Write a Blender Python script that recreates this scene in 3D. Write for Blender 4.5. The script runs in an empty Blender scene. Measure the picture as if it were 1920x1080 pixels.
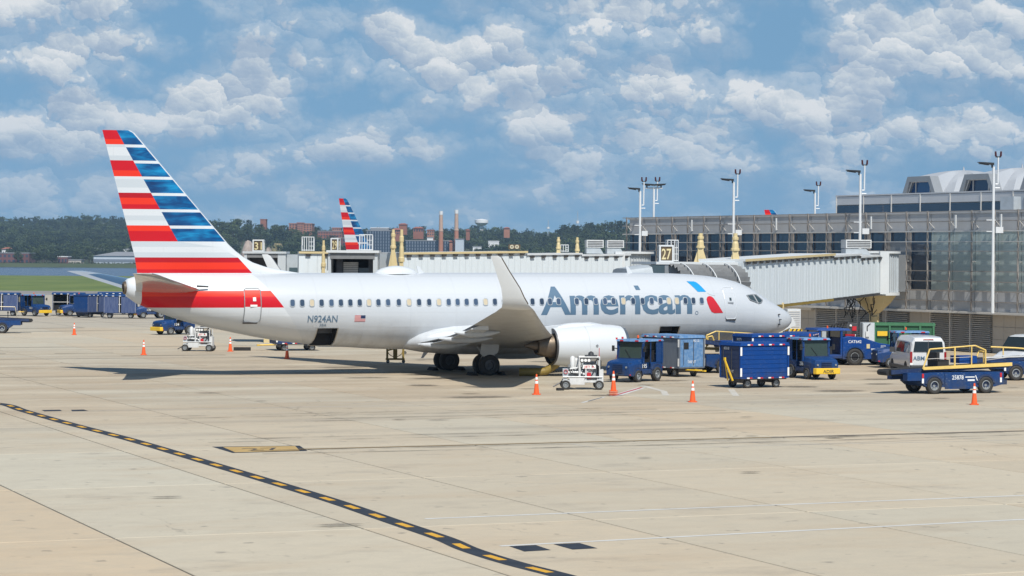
import bpy, bmesh, math, random
from mathutils import Vector, Matrix, Quaternion

random.seed(7)
scn = bpy.context.scene
COL = scn.collection
R = math.radians
HAZE = 0.00010
CL0 = 0.84

# ------------------------------------------------------------------ camera
CAM_H = 6.194
cam_d = bpy.data.cameras.new('camera')
cam = bpy.data.objects.new('camera', cam_d); COL.objects.link(cam)
cam_d.sensor_width = 36.0
cam_d.lens = 85.80
cam_d.shift_x = -0.42 / 1920.0
cam_d.shift_y = -59.27 / 1920.0
cam_d.clip_start = 0.5
cam_d.clip_end = 20000.0
_r = R(0.409)
cam.matrix_world = Matrix(((math.cos(_r), -math.sin(_r), 0, 0),
                           (0, 0, -1, 0),
                           (math.sin(_r), math.cos(_r), 0, CAM_H),
                           (0, 0, 0, 1)))
scn.camera = cam

# ------------------------------------------------------------------ light
SUN_TO = Vector((0.224, -0.774, 1.0)).normalized()      # towards the sun
sun_d = bpy.data.lights.new('sun', 'SUN')
sun_d.energy = 5.0
sun_d.angle = R(0.5)
sun_d.color = (1.0, 0.955, 0.87)
sun = bpy.data.objects.new('sun', sun_d); COL.objects.link(sun)
sun.rotation_euler = (-SUN_TO).to_track_quat('-Z', 'Y').to_euler()
sun.location = (30, -60, 90)

scn.view_settings.view_transform = 'Standard'
scn.view_settings.look = 'None'
scn.view_settings.exposure = 0.0
scn.view_settings.gamma = 1.0
scn.view_settings.use_curve_mapping = False
scn.cycles.max_bounces = 6
scn.cycles.volume_bounces = 0
scn.cycles.use_denoising = True

# ------------------------------------------------------------------ node helper
class NT:
    def __init__(s, tree):
        s.t = tree; s.n = tree.nodes; s.l = tree.links
    def node(s, typ, **kw):
        nd = s.n.new(typ)
        for k, v in kw.items():
            if k == 'i':
                for kk, vv in v.items():
                    if isinstance(vv, bpy.types.NodeSocket): s.l.new(vv, nd.inputs[kk])
                    else: nd.inputs[kk].default_value = vv
            else: setattr(nd, k, v)
        return nd
    def math(s, op, a, b=0.0, c=None, clamp=False):
        nd = s.n.new('ShaderNodeMath'); nd.operation = op; nd.use_clamp = clamp
        for k, v in enumerate((a, b, c)):
            if v is None: continue
            if isinstance(v, bpy.types.NodeSocket): s.l.new(v, nd.inputs[k])
            else: nd.inputs[k].default_value = v
        return nd.outputs[0]
    def mix(s, fac, a, b, blend='MIX'):
        nd = s.n.new('ShaderNodeMix'); nd.data_type = 'RGBA'; nd.blend_type = blend
        for k, v in ((0, fac), (6, a), (7, b)):
            if isinstance(v, bpy.types.NodeSocket): s.l.new(v, nd.inputs[k])
            else: nd.inputs[k].default_value = v if not isinstance(v, tuple) or len(v) == 4 else (*v, 1)
        return nd.outputs[2]
    def ramp(s, fac, stops, interp='LINEAR'):
        nd = s.n.new('ShaderNodeValToRGB'); nd.color_ramp.interpolation = interp
        s.l.new(fac, nd.inputs[0])
        el = nd.color_ramp.elements
        while len(el) < len(stops): el.new(0.5)
        for e, (p, c) in zip(el, stops):
            e.position = p; e.color = c if len(c) == 4 else (*c, 1)
        return nd.outputs[0]
    def noise(s, vec, scale, detail=4, rough=0.5, dist=0.0, dim='3D'):
        nd = s.n.new('ShaderNodeTexNoise'); nd.noise_dimensions = dim
        if vec is not None: s.l.new(vec, nd.inputs['Vector'])
        nd.inputs['Scale'].default_value = scale
        nd.inputs['Detail'].default_value = detail
        nd.inputs['Roughness'].default_value = rough
        nd.inputs['Distortion'].default_value = dist
        return nd.outputs[0]
    def mapping(s, vec, loc=(0, 0, 0), rot=(0, 0, 0), scale=(1, 1, 1)):
        nd = s.n.new('ShaderNodeMapping'); s.l.new(vec, nd.inputs[0])
        nd.inputs['Location'].default_value = loc
        nd.inputs['Rotation'].default_value = rot
        nd.inputs['Scale'].default_value = scale
        return nd.outputs[0]

# ------------------------------------------------------------------ sky and clouds
w = bpy.data.worlds.new('World'); scn.world = w; w.use_nodes = True
W = NT(w.node_tree); W.n.clear()
def build_world():
    out = W.node('ShaderNodeOutputWorld')
    bg = W.node('ShaderNodeBackground'); bg.inputs['Strength'].default_value = 0.10
    sky = W.node('ShaderNodeTexSky'); sky.sky_type = 'NISHITA'; sky.sun_disc = False
    sky.sun_elevation = R(51.1); sky.sun_rotation = R(163.9)
    sky.air_density = 1.0; sky.dust_density = 0.2; sky.ozone_density = 3.0
    tc = W.node('ShaderNodeTexCoord').outputs['Generated']
    sep = W.node('ShaderNodeSeparateXYZ', i={0: tc})
    X, Y, Z = sep.outputs
    az = W.math('MULTIPLY', W.math('ARCTAN2', X, Y), 57.2958)           # degrees, 0 ahead
    el = W.math('MULTIPLY', W.math('ARCSINE', Z), 57.2958)
    el = W.math('MAXIMUM', el, 0.0)
    # cloud plane stretches towards the horizon
    v = W.math('MULTIPLY', W.math('POWER', el, 0.82), 1.35)
    def coord(du=0.0, dv=0.0):
        cb = W.node('ShaderNodeCombineXYZ', i={0: W.math('ADD', az, du), 1: W.math('ADD', v, dv), 2: 3.7})
        return cb.outputs[0]
    # where the larger banks of cumulus stand (azimuth, elevation, half width, half height, weight)
    banks = [(-10.0, 5.8, 1.9, .55, .20), (-9.95, 4.65, 1.25, .40, .26), (-6.2, 4.25, 1.3, .8, .24), (-7.2, 3.5, 1.35, .55, .24),
             (-10.2, 3.4, .9, .45, .22), (-3.0, 5.35, .8, .55, .24), (-1.4, 4.6, 1.5, .6, .18), (.55, 3.7, .95, .75, .24),
             (2.2, 5.9, 2.5, .5, .2), (4.1, 4.4, 1.7, .75, .22), (3.1, 2.9, 1.6, .5, .16), (9.8, 5.3, 1.6, .75, .26),
             (7.6, 4.2, 1.6, .6, .2), (8.6, 2.9, 2.2, .55, .2), (10.6, 3.4, 1.6, .5, .2), (-1.5, 2.6, 2.4, .35, .12),
             (-10.5, 2.5, 2.0, .3, .16), (-5.2, 2.3, 1.8, .3, .14), (-8.2, 1.7, 2.5, .25, .10), (1.2, 2.2, 1.0, .35, .14),
             (-3.2, 5.9, 1.0, .2, -.14), (-7.6, 5.2, .5, .8, -.16), (-2.9, 3.9, 1.1, .3, -.06), (2.3, 4.9, .9, .3, -.12), (6.3, 4.9, .8, .7, -.14), (-6.0, 5.6, .8, .3, -.1)]
    bias = None
    for a, e, sa, se, wt in banks:
        da = W.math('DIVIDE', W.math('SUBTRACT', az, a), sa)
        de = W.math('DIVIDE', W.math('SUBTRACT', el, e), se)
        q = W.math('ADD', W.math('MULTIPLY', da, da), W.math('MULTIPLY', de, de))
        g = W.math('MULTIPLY', W.math('POWER', 2.71828, W.math('MULTIPLY', q, -0.8)), wt)
        bias = g if bias is None else W.math('ADD', bias, g)
    def vor(vec):
        """one layer of puffs: how deep inside a puff, and how far up its sunny side"""
        nd = W.node('ShaderNodeTexVoronoi', voronoi_dimensions='2D', feature='F1', i={'Vector': vec, 'Scale': 1.0, 'Randomness': 1.0})
        o = W.node('ShaderNodeVectorMath', operation='SUBTRACT', i={0: vec, 1: nd.outputs['Position']}).outputs[0]
        sh = W.node('ShaderNodeVectorMath', operation='DOT_PRODUCT', i={0: o, 1: (0.35, 1.0, 0.0)}).outputs['Value']
        return W.math('SUBTRACT', 0.45, nd.outputs['Distance']), sh
    c = coord()
    wv = W.node('ShaderNodeTexNoise', i={'Vector': W.mapping(c, scale=(1.6, 2.0, 1)), 'Scale': 1.0, 'Detail': 5, 'Roughness': 0.6}).outputs['Color']
    wv = W.node('ShaderNodeVectorMath', operation='SUBTRACT', i={0: wv, 1: (0.5, 0.5, 0.5)}).outputs[0]
    off = W.node('ShaderNodeVectorMath', operation='MULTIPLY_ADD', i={0: wv, 1: (0.75, 0.50, 0.0), 2: c}).outputs[0]
    def base(dv):
        m = W.mapping(c, loc=(0, dv, 0), scale=(1, 1, 1))
        return W.noise(W.mapping(m, scale=(0.44, 0.95, 1)), 1.0, 5, 0.50)
    n1 = base(0.0); n1u = base(0.42)
    p1, s1 = vor(W.mapping(off, scale=(0.85, 1.30, 1)))
    p2, s2 = vor(W.mapping(off, loc=(3, 7, 0), scale=(2.1, 3.0, 1)))
    p3, s3 = vor(W.mapping(off, loc=(9, 2, 0), scale=(4.4, 5.8, 1)))
    p4, s4 = vor(W.mapping(off, loc=(1, 5, 0), scale=(10.0, 13.0, 1)))
    f0 = W.math('MULTIPLY', n1, 1.45)
    for p, k in ((p1, 0.32), (p2, 0.17), (p3, 0.10), (p4, 0.06)): f0 = W.math('ADD', f0, W.math('MULTIPLY', p, k))
    dens = W.math('ADD', f0, W.math('MULTIPLY', bias, 1.5))
    # overhead one looks up between the clouds rather than at their sides, so more blue shows
    dens = W.math('SUBTRACT', dens, W.node('ShaderNodeMapRange', interpolation_type='SMOOTHSTEP', i={0: el, 1: 7.0, 2: 22.0, 3: 0.0, 4: 0.55}).outputs[0])
    fac = W.node('ShaderNodeMapRange', interpolation_type='SMOOTHSTEP', i={0: dens, 1: CL0 - 0.01, 2: CL0 + 0.12}).outputs[0]
    thin = W.node('ShaderNodeMapRange', interpolation_type='SMOOTHSTEP', i={0: dens, 1: CL0 - 0.32, 2: CL0 + 0.06, 3: 0.0, 4: 0.45}).outputs[0]
    fac = W.math('MAXIMUM', fac, thin)
    lit = W.math('MULTIPLY', W.math('SUBTRACT', n1, n1u), 1.9)
    for q, k in ((s1, 0.46), (s2, 0.20), (s3, 0.10), (s4, 0.06)): lit = W.math('ADD', lit, W.math('MULTIPLY', q, k))
    core = W.node('ShaderNodeMapRange', i={0: dens, 1: CL0, 2: CL0 + 0.45, 3: 0.06, 4: -0.10}).outputs[0]
    lit = W.math('ADD', W.math('ADD', 0.50, core), lit, clamp=True)
    ccol = W.ramp(lit, [(0.0, (3.2, 4.3, 5.75)), (0.28, (3.8, 4.85, 6.15)), (0.50, (4.9, 5.75, 6.7)), (0.70, (6.2, 6.85, 7.4)), (0.95, (7.7, 8.0, 8.25))])
    # low clouds far away sink into the blue haze
    low = W.node('ShaderNodeMapRange', interpolation_type='SMOOTHSTEP', i={0: el, 1: 0.4, 2: 4.0, 3: 0.38, 4: 1.0}).outputs[0]
    fac = W.math('MULTIPLY', fac, low)
    skyc = W.mix(1.0, sky.outputs[0], (0.80, 0.96, 0.95, 1), 'MULTIPLY')
    col = W.mix(fac, skyc, ccol)
    # clear air below the cloud base
    lift = W.node('ShaderNodeCombineXYZ', i={0: X, 1: Y, 2: W.math('MAXIMUM', Z, W.math('MULTIPLY_ADD', Z, 0.25, 0.195))}).outputs[0]
    W.l.new(W.node('ShaderNodeVectorMath', operation='NORMALIZE', i={0: lift}).outputs[0], sky.inputs['Vector'])
    W.l.new(col, bg.inputs['Color']); W.l.new(bg.outputs[0], out.inputs['Surface'])
    return sky
SKY = build_world()
w.cycles.sampling_method = 'MANUAL'; w.cycles.sample_map_resolution = 512

# ------------------------------------------------------------------ materials
MATS = {}
def mat(name, col, rough=0.5, metal=0.0, dirt=0.0, dscale=1.5, dcol=None, coat=0.0, bump=0.0, spec=0.5, streak=False, seams=0.0, scuff=0.0):
    if name in MATS: return MATS[name]
    m = bpy.data.materials.new(name); m.use_nodes = True
    N = NT(m.node_tree); b = N.n['Principled BSDF']
    b.inputs['Base Color'].default_value = (*col, 1)
    b.inputs['Roughness'].default_value = rough
    b.inputs['Metallic'].default_value = metal
    b.inputs['Coat Weight'].default_value = coat
    b.inputs['Specular IOR Level'].default_value = spec
    if dirt > 0:
        tc = N.node('ShaderNodeTexCoord').outputs['Object']
        sc = (1, 1, 1) if not streak else (3.0, 3.0, 0.35)
        n = N.noise(N.mapping(tc, scale=sc), dscale, 6, 0.62)
        f = N.node('ShaderNodeMapRange', i={0: n, 1: 0.42, 2: 0.75, 3: 0.0, 4: dirt}).outputs[0]
        dc = dcol or tuple(c * 0.45 for c in col)
        c = N.mix(f, col, dc)
        if seams > 0:      # skin laps: rings round the fuselage and lines along it
            ox, oy, oz = N.node('ShaderNodeSeparateXYZ', i={0: tc}).outputs
            lx = N.math('LESS_THAN', N.math('ABSOLUTE', N.math('SUBTRACT', N.math('FRACT', N.math('DIVIDE', ox, 2.54)), 0.5)), 0.008)
            lz = N.math('LESS_THAN', N.math('ABSOLUTE', N.math('SUBTRACT', N.math('FRACT', N.math('DIVIDE', oz, 0.93)), 0.5)), 0.014)
            c = N.mix(N.math('MULTIPLY', N.math('MAXIMUM', lx, lz), seams), c, tuple(k * .35 for k in col))
            low_mottle = N.noise(N.mapping(tc, scale=(0.9, 0.5, 0.22)), 2.0, 5, 0.65)
            low_ = N.node('ShaderNodeMapRange', i={0: oz, 1: 3.0, 2: 1.3, 3: 0.0, 4: 1.0}).outputs[0]
            c = N.mix(N.math('MULTIPLY', N.node('ShaderNodeMapRange', i={0: low_mottle, 1: 0.42, 2: 0.7, 3: 0.0, 4: 0.5}).outputs[0], low_), c, (0.24, 0.225, 0.205))  # mottled brown-grey, stronger towards the belly
        if scuff > 0:      # chipped and rubbed paint
            sc1 = N.noise(N.mapping(tc, scale=(1, 1, 2.2)), 11.0, 5, 0.7)
            sc2 = N.noise(tc, 1.7, 3, 0.5)
            q = N.math('MULTIPLY', N.node('ShaderNodeMapRange', i={0: sc1, 1: 0.57, 2: 0.64, 3: 0.0, 4: 1.0}).outputs[0], N.node('ShaderNodeMapRange', i={0: sc2, 1: 0.42, 2: 0.66, 3: 0.0, 4: scuff}).outputs[0])
            c = N.mix(q, c, (0.20, 0.26, 0.33))
            oz2 = N.node('ShaderNodeSeparateXYZ', i={0: tc}).outputs[2]
            dust = N.math('MULTIPLY', N.node('ShaderNodeMapRange', i={0: oz2, 1: 0.95, 2: 0.3, 3: 0.0, 4: 0.75}).outputs[0], N.node('ShaderNodeMapRange', i={0: N.noise(tc, 3.2, 5, 0.65), 1: 0.35, 2: 0.65}).outputs[0], clamp=True)
            c = N.mix(dust, c, (0.060, 0.062, 0.068))
            drip = N.noise(N.mapping(tc, scale=(9.0, 9.0, 0.5)), 1.0, 4, 0.6)
            c = N.mix(N.node('ShaderNodeMapRange', i={0: drip, 1: 0.55, 2: 0.72, 3: 0.0, 4: 0.35}).outputs[0], c, tuple(k * .35 for k in col))
        N.l.new(c, b.inputs['Base Color'])
        rr = N.math('ADD', rough, N.math('MULTIPLY', f, 0.3), clamp=True)
        N.l.new(rr, b.inputs['Roughness'])
    if bump > 0:
        tc = N.node('ShaderNodeTexCoord').outputs['Object']
        n = N.noise(tc, 9.0, 4, 0.6)
        bp = N.node('ShaderNodeBump', i={'Strength': bump, 'Distance': 0.02, 'Height': n})
        N.l.new(bp.outputs[0], b.inputs['Normal'])
    MATS[name] = m
    return m

def glass_mat(name, col, rough=0.04, vary=0.3, scale=0.6, spec=0.8):
    """dark glazing: a glossy skin over a dim, uneven interior"""
    m = bpy.data.materials.new(name); m.use_nodes = True
    N = NT(m.node_tree); b = N.n['Principled BSDF']
    tc = N.node('ShaderNodeTexCoord').outputs['Object']
    n = N.noise(tc, scale, 3, 0.5)
    c = N.mix(N.math('MULTIPLY', n, vary * 2, clamp=True), col, tuple(x * 0.35 for x in col))
    c = N.mix(N.math('MULTIPLY', N.node('ShaderNodeObjectInfo').outputs['Random'], vary), c, tuple(min(1, x * 2.4) for x in col))
    N.l.new(c, b.inputs['Base Color'])
    b.inputs['Roughness'].default_value = rough
    b.inputs['Specular IOR Level'].default_value = spec
    wob = N.node('ShaderNodeBump', i={'Strength': 0.25, 'Distance': 0.012, 'Height': N.noise(tc, 1.1, 2, 0.5)})
    N.l.new(wob.outputs[0], b.inputs['Normal'])
    MATS[name] = m
    return m

M_silver = mat('silver_mica_paint', (0.515, 0.545, 0.58), 0.36, 0.0, 0.12, 0.7, (0.45, 0.47, 0.49), coat=0.15, seams=0.10)
M_white = mat('white_gloss_paint', (0.60, 0.63, 0.66), 0.34, 0.0, 0.08, 0.8, (0.52, 0.545, 0.56), coat=0.15, seams=0.08)
M_greyp = mat('pale_grey_paint', (0.56, 0.585, 0.61), 0.35, 0.05, 0.10, 0.8, coat=0.2)
M_lgrey = mat('light_stripe_paint', (0.50, 0.545, 0.585), 0.34, 0.0, coat=0.1)
M_wing = mat('wing_grey_paint', (0.47, 0.475, 0.47), 0.40, 0.0, 0.35, 1.2, (0.30, 0.285, 0.26), coat=0.05)
M_wlet = mat('winglet_pale_paint', (0.56, 0.575, 0.58), 0.38, 0.0, 0.15, 1.0, (0.48, 0.48, 0.47), coat=0.1)
M_stab = mat('tailplane_gloss_paint', (0.46, 0.465, 0.46), 0.14, 0.0, 0.12, 1.2, (0.38, 0.37, 0.35), coat=0.6)
M_nac = mat('nacelle_white_paint', (0.60, 0.63, 0.66), 0.34, 0.0, 0.10, 1.0, (0.50, 0.52, 0.53), coat=0.15)
M_red = mat('stripe_red', (0.52, 0.003, 0.012), 0.36, 0.0, 0.08, 1.0, (0.42, 0.003, 0.010), coat=0.1, spec=0.35)
M_orange = mat('stripe_orange_red', (0.72, 0.030, 0.010), 0.36, 0.0, 0.08, 1.0, (0.60, 0.022, 0.010), coat=0.1, spec=0.35)
M_dkred = mat('stripe_deep_red', (0.40, 0.003, 0.010), 0.36, 0.0, coat=0.1, spec=0.35)
M_logogrey = mat('lettering_grey_blue', (0.085, 0.155, 0.235), 0.4, coat=0.2)
M_logoblue = mat('emblem_blue', (0.012, 0.28, 0.60), 0.35, coat=0.3)
M_logored = mat('emblem_red', (0.55, 0.012, 0.022), 0.35, coat=0.3)
M_cabwin = glass_mat('cabin_window_glass', (0.045, 0.070, 0.115), 0.10, 0.5, 2.3)
M_shade = mat('cream_window_blind', (0.50, 0.43, 0.31), 0.6)
M_winfr = mat('window_surround', (0.36, 0.40, 0.44), 0.4)
M_cockpit = glass_mat('cockpit_glass', (0.05, 0.075, 0.085), 0.05, 0.3, 2.0)
M_dark = mat('dark_interior', (0.012, 0.012, 0.014), 0.8)
M_black = mat('black_rubber', (0.018, 0.018, 0.019), 0.85, dirt=0.5, dscale=4, dcol=(0.05, 0.048, 0.045))
M_tyre = mat('tyre_rubber', (0.030, 0.029, 0.028), 0.8, dirt=0.6, dscale=5, dcol=(0.075, 0.068, 0.06))
M_rim = mat('wheel_rim_steel', (0.34, 0.36, 0.37), 0.45, 0.4, dirt=0.4, dscale=6)
M_metal = mat('bare_metal', (0.48, 0.48, 0.47), 0.32, 0.9, dirt=0.3, dscale=3)
M_dkmetal = mat('dark_metal', (0.10, 0.10, 0.105), 0.5, 0.6, dirt=0.4, dscale=3)
M_exhaust = mat('heat_stained_metal', (0.17, 0.135, 0.10), 0.45, 0.6, dirt=0.5, dscale=4, dcol=(0.09, 0.07, 0.06))
M_cream = mat('nozzle_inner_cream', (0.52, 0.46, 0.33), 0.45, 0.2)
M_blue = mat('service_blue_paint', (0.004, 0.042, 0.165), 0.5, 0.0, 0.45, 2.2, (0.014, 0.045, 0.12), spec=0.3, scuff=0.8)
M_blue2 = mat('bright_blue_paint', (0.002, 0.047, 0.225), 0.55, 0.0, 0.30, 1.8, (0.006, 0.042, 0.17), spec=0.25, scuff=0.5)
M_navy = mat('navy_paint', (0.010, 0.028, 0.095), 0.55, 0.0, 0.5, 2.5, (0.025, 0.04, 0.075), scuff=0.6)
M_faded = mat('faded_and_sunlit_blue', (0.085, 0.20, 0.40), 0.7, 0.0, 0.85, 6.0, (0.25, 0.36, 0.50), spec=0.3)  # faded paint on the cart; on tractor roofs it stands for sunlight
M_fadedg = mat('faded_grey_curtain', (0.10, 0.125, 0.165), 0.75, 0.0, 0.5, 3.0, (0.19, 0.21, 0.24), streak=True)
M_curtain = mat('vinyl_curtain_blue', (0.038, 0.065, 0.165), 0.6, 0.0, 0.7, 3.0, (0.12, 0.15, 0.24), streak=True)
M_yellow = mat('safety_yellow_paint', (0.78, 0.50, 0.03), 0.45, 0.0, 0.35, 3.0, (0.45, 0.27, 0.04))
M_yell2 = mat('rail_yellow_paint', (0.80, 0.56, 0.16), 0.5, 0.0, 0.35, 3.0, (0.42, 0.30, 0.12))
M_olive = mat('worn_shaded_yellow_paint', (0.25, 0.175, 0.035), 0.55, 0.0, 0.4, 4.0, (0.16, 0.11, 0.03))  # base colour darkened to carry the shade on the hose
M_cyel = mat('cream_yellow_steel', (0.60, 0.49, 0.27), 0.55, 0.0, 0.3, 1.6, (0.48, 0.36, 0.17))
M_orangec = mat('cone_orange', (0.86, 0.115, 0.022), 0.5, 0.0, 0.3, 5.0, (0.55, 0.07, 0.02))
M_wband = mat('reflective_white', (0.82, 0.82, 0.80), 0.4)
M_rband = mat('reflective_red', (0.52, 0.02, 0.03), 0.4)
M_decal = mat('white_decal', (0.78, 0.80, 0.82), 0.5, dirt=0.35, dscale=14, dcol=(0.35, 0.42, 0.52))
M_vanw = mat('van_white_paint', (0.62, 0.635, 0.65), 0.3, 0.0, 0.1, 1.0, coat=0.5)
M_vglass = glass_mat('vehicle_glass', (0.014, 0.020, 0.023), 0.04, 0.3, 1.2, spec=0.45)
M_tugglass = glass_mat('scratched_windscreen', (0.028, 0.042, 0.036), 0.10, 0.5, 3.0, spec=0.35)
M_plastic = mat('grey_plastic', (0.05, 0.052, 0.056), 0.6)
M_taill = mat('tail_lamp_red', (0.28, 0.008, 0.012), 0.2, coat=0.5)
M_seat = mat('seat_vinyl', (0.02, 0.02, 0.022), 0.7)
M_equip = mat('white_equipment_paint', (0.62, 0.63, 0.63), 0.4, 0.0, 0.35, 5.0, (0.35, 0.34, 0.32))
M_greyeq = mat('grey_equipment_paint', (0.42, 0.46, 0.49), 0.5, 0.0, 0.3, 2.0)
M_green = mat('skip_green_paint', (0.03, 0.12, 0.06), 0.55, 0.0, 0.5, 1.4, (0.02, 0.09, 0.05))
M_green2 = mat('skip_rim_green', (0.055, 0.18, 0.09), 0.5, 0.0, 0.3, 2.0)
M_tunnel = mat('bridge_white_panel', (0.63, 0.685, 0.72), 0.5, 0.0, 0.38, 0.9, (0.50, 0.53, 0.54), streak=True)
M_tunnel2 = mat('bridge_grey_panel', (0.50, 0.53, 0.55), 0.5, 0.1, 0.25, 1.0, (0.36, 0.37, 0.37), streak=True)
M_roofw = mat('bridge_roof_white', (0.60, 0.62, 0.63), 0.5, 0.0, 0.15, 0.8)
M_bellow = mat('bellows_fabric', (0.19, 0.195, 0.20), 0.7, 0.0, 0.45, 3.0, (0.09, 0.09, 0.09))
M_signbr = mat('sign_brown', (0.10, 0.070, 0.040), 0.5, dirt=0.3, dscale=3)
M_signcr = mat('sign_cream', (0.62, 0.53, 0.30), 0.5)
M_pole = mat('mast_white_paint', (0.66, 0.68, 0.70), 0.4, dirt=0.15, dscale=1.0)
M_lampdk = mat('lamp_head_dark', (0.035, 0.037, 0.04), 0.4, 0.3)
M_beacon = mat('obstruction_lamp_red', (0.06, 0.010, 0.010), 0.3)
M_gpanel = mat('facade_grey_panel', (0.49, 0.50, 0.515), 0.75, 0.0, 0.22, 0.5, (0.37, 0.365, 0.365), spec=0.2, streak=True)
M_frame = mat('facade_frame_metal', (0.40, 0.365, 0.335), 0.5, 0.3, 0.4, 1.5, (0.15, 0.115, 0.09))
M_lightfr = mat('facade_rail_pale', (0.62, 0.60, 0.57), 0.5, 0.2, 0.3, 1.0)
M_tglass = glass_mat('terminal_glass', (0.020, 0.040, 0.070), 0.03, 0.5, 0.5)
M_gglass = glass_mat('green_frosted_glass', (0.40, 0.475, 0.455), 0.16, 0.10, 0.4)
M_cwall = mat('tan_concrete_wall', (0.43, 0.395, 0.355), 0.8, 0.0, 0.25, 0.7, (0.34, 0.31, 0.28), bump=0.2)
M_louvre = mat('louvre_metal', (0.60, 0.575, 0.55), 0.55, 0.2, 0.3, 1.0)
M_dome = mat('white_roof_shell', (0.36, 0.385, 0.42), 0.7, 0.0, 0.2, 0.5, (0.33, 0.35, 0.38))
M_steelgr = mat('grey_steel_frame', (0.27, 0.29, 0.31), 0.5, 0.2, 0.2, 1.0)
M_bglass = glass_mat('blue_skylight_glass', (0.012, 0.050, 0.13), 0.04, 0.5, 0.4)
M_brick = mat('red_brick', (0.28, 0.115, 0.075), 0.85, 0.0, 0.3, 0.08)
M_brick2 = mat('pale_brick', (0.36, 0.165, 0.105), 0.85, 0.0, 0.3, 0.08)
M_dkbrick = mat('dark_brick', (0.16, 0.065, 0.06), 0.85, 0.0, 0.3, 0.08)
M_roofred = mat('red_tile_roof', (0.33, 0.115, 0.075), 0.8, 0.0, 0.3, 0.1)
M_roofgr = mat('grey_roof', (0.24, 0.25, 0.27), 0.8, 0.0, 0.2, 0.1)
M_offglass = glass_mat('office_glass', (0.030, 0.045, 0.070), 0.08, 0.4, 0.05)
M_ware = mat('warehouse_cladding', (0.47, 0.53, 0.60), 0.6, 0.0, 0.2, 0.05)
M_wared = mat('warehouse_dark_band', (0.16, 0.19, 0.24), 0.6)
M_chimu = mat('chimney_upper_mottled', (0.50, 0.36, 0.28), 0.85, 0.0, 0.6, 0.16, (0.40, 0.20, 0.13))
M_chim = mat('chimney_brick', (0.42, 0.185, 0.115), 0.85, 0.0, 0.3, 0.1)
M_farwhite = mat('weathered_white', (0.70, 0.71, 0.72), 0.6, 0.0, 0.2, 0.1)
M_bark = mat('tree_bark', (0.09, 0.07, 0.05), 0.9)
M_rock = mat('pale_rubble', (0.40, 0.33, 0.28), 0.9, 0.0, 0.6, 0.25, (0.22, 0.15, 0.12))
M_sand = mat('sandy_scrub', (0.24, 0.20, 0.095), 0.9, 0.0, 0.6, 0.25, (0.10, 0.10, 0.04))

def blue_brush():
    m = bpy.data.materials.new('stripe_blue_brushed'); m.use_nodes = True
    N = NT(m.node_tree); b = N.n['Principled BSDF']
    tc = N.node('ShaderNodeTexCoord').outputs['Object']
    n = N.noise(N.mapping(tc, rot=(0, R(10), 0), scale=(0.55, 0.3, 3.2)), 1.0, 4, 0.6, 0.6)
    n2 = N.noise(N.mapping(tc, loc=(5, 0, 2), scale=(0.9, 0.3, 1.1)), 1.0, 2, 0.5)
    k = N.math('ADD', N.math('MULTIPLY', n, 0.65), N.math('MULTIPLY', n2, 0.35))
    c = N.ramp(k, [(0.34, (0.003, 0.025, 0.105)), (0.46, (0.003, 0.065, 0.20)), (0.56, (0.004, 0.155, 0.36)), (0.68, (0.012, 0.28, 0.54))])
    N.l.new(c, b.inputs['Base Color'])
    b.inputs['Roughness'].default_value = 0.36; b.inputs['Coat Weight'].default_value = 0.1; b.inputs['Specular IOR Level'].default_value = 0.35
    return m
M_bluebr = blue_brush()

def foliage(name, dark, light, scale=0.25):
    m = bpy.data.materials.new(name); m.use_nodes = True
    N = NT(m.node_tree); b = N.n['Principled BSDF']
    g = N.node('ShaderNodeNewGeometry')
    oi = N.node('ShaderNodeObjectInfo').outputs['Random']
    n = N.noise(g.outputs['Position'], scale, 3, 0.6)
    k = N.math('ADD', N.math('MULTIPLY', n, 0.75), N.math('MULTIPLY', oi, 0.75))
    k = N.math('ADD', k, N.math('MULTIPLY', N.math('SUBTRACT', g.outputs['Random Per Island'], 0.5), 0.30))
    c = N.mix(N.node('ShaderNodeMapRange', i={0: k, 1: 0.35, 2: 1.15}).outputs[0], dark, light)
    N.l.new(c, b.inputs['Base Color'])
    b.inputs['Roughness'].default_value = 0.75
    b.inputs['Specular IOR Level'].default_value = 0.2
    return m
M_leaf = foliage('far_foliage', (0.012, 0.026, 0.012), (0.075, 0.105, 0.040), 0.012)
M_leafd = foliage('dark_foliage', (0.018, 0.030, 0.014), (0.045, 0.068, 0.026), 0.05)
M_leafl = foliage('light_foliage', (0.06, 0.09, 0.03), (0.13, 0.16, 0.06), 0.05)

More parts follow.
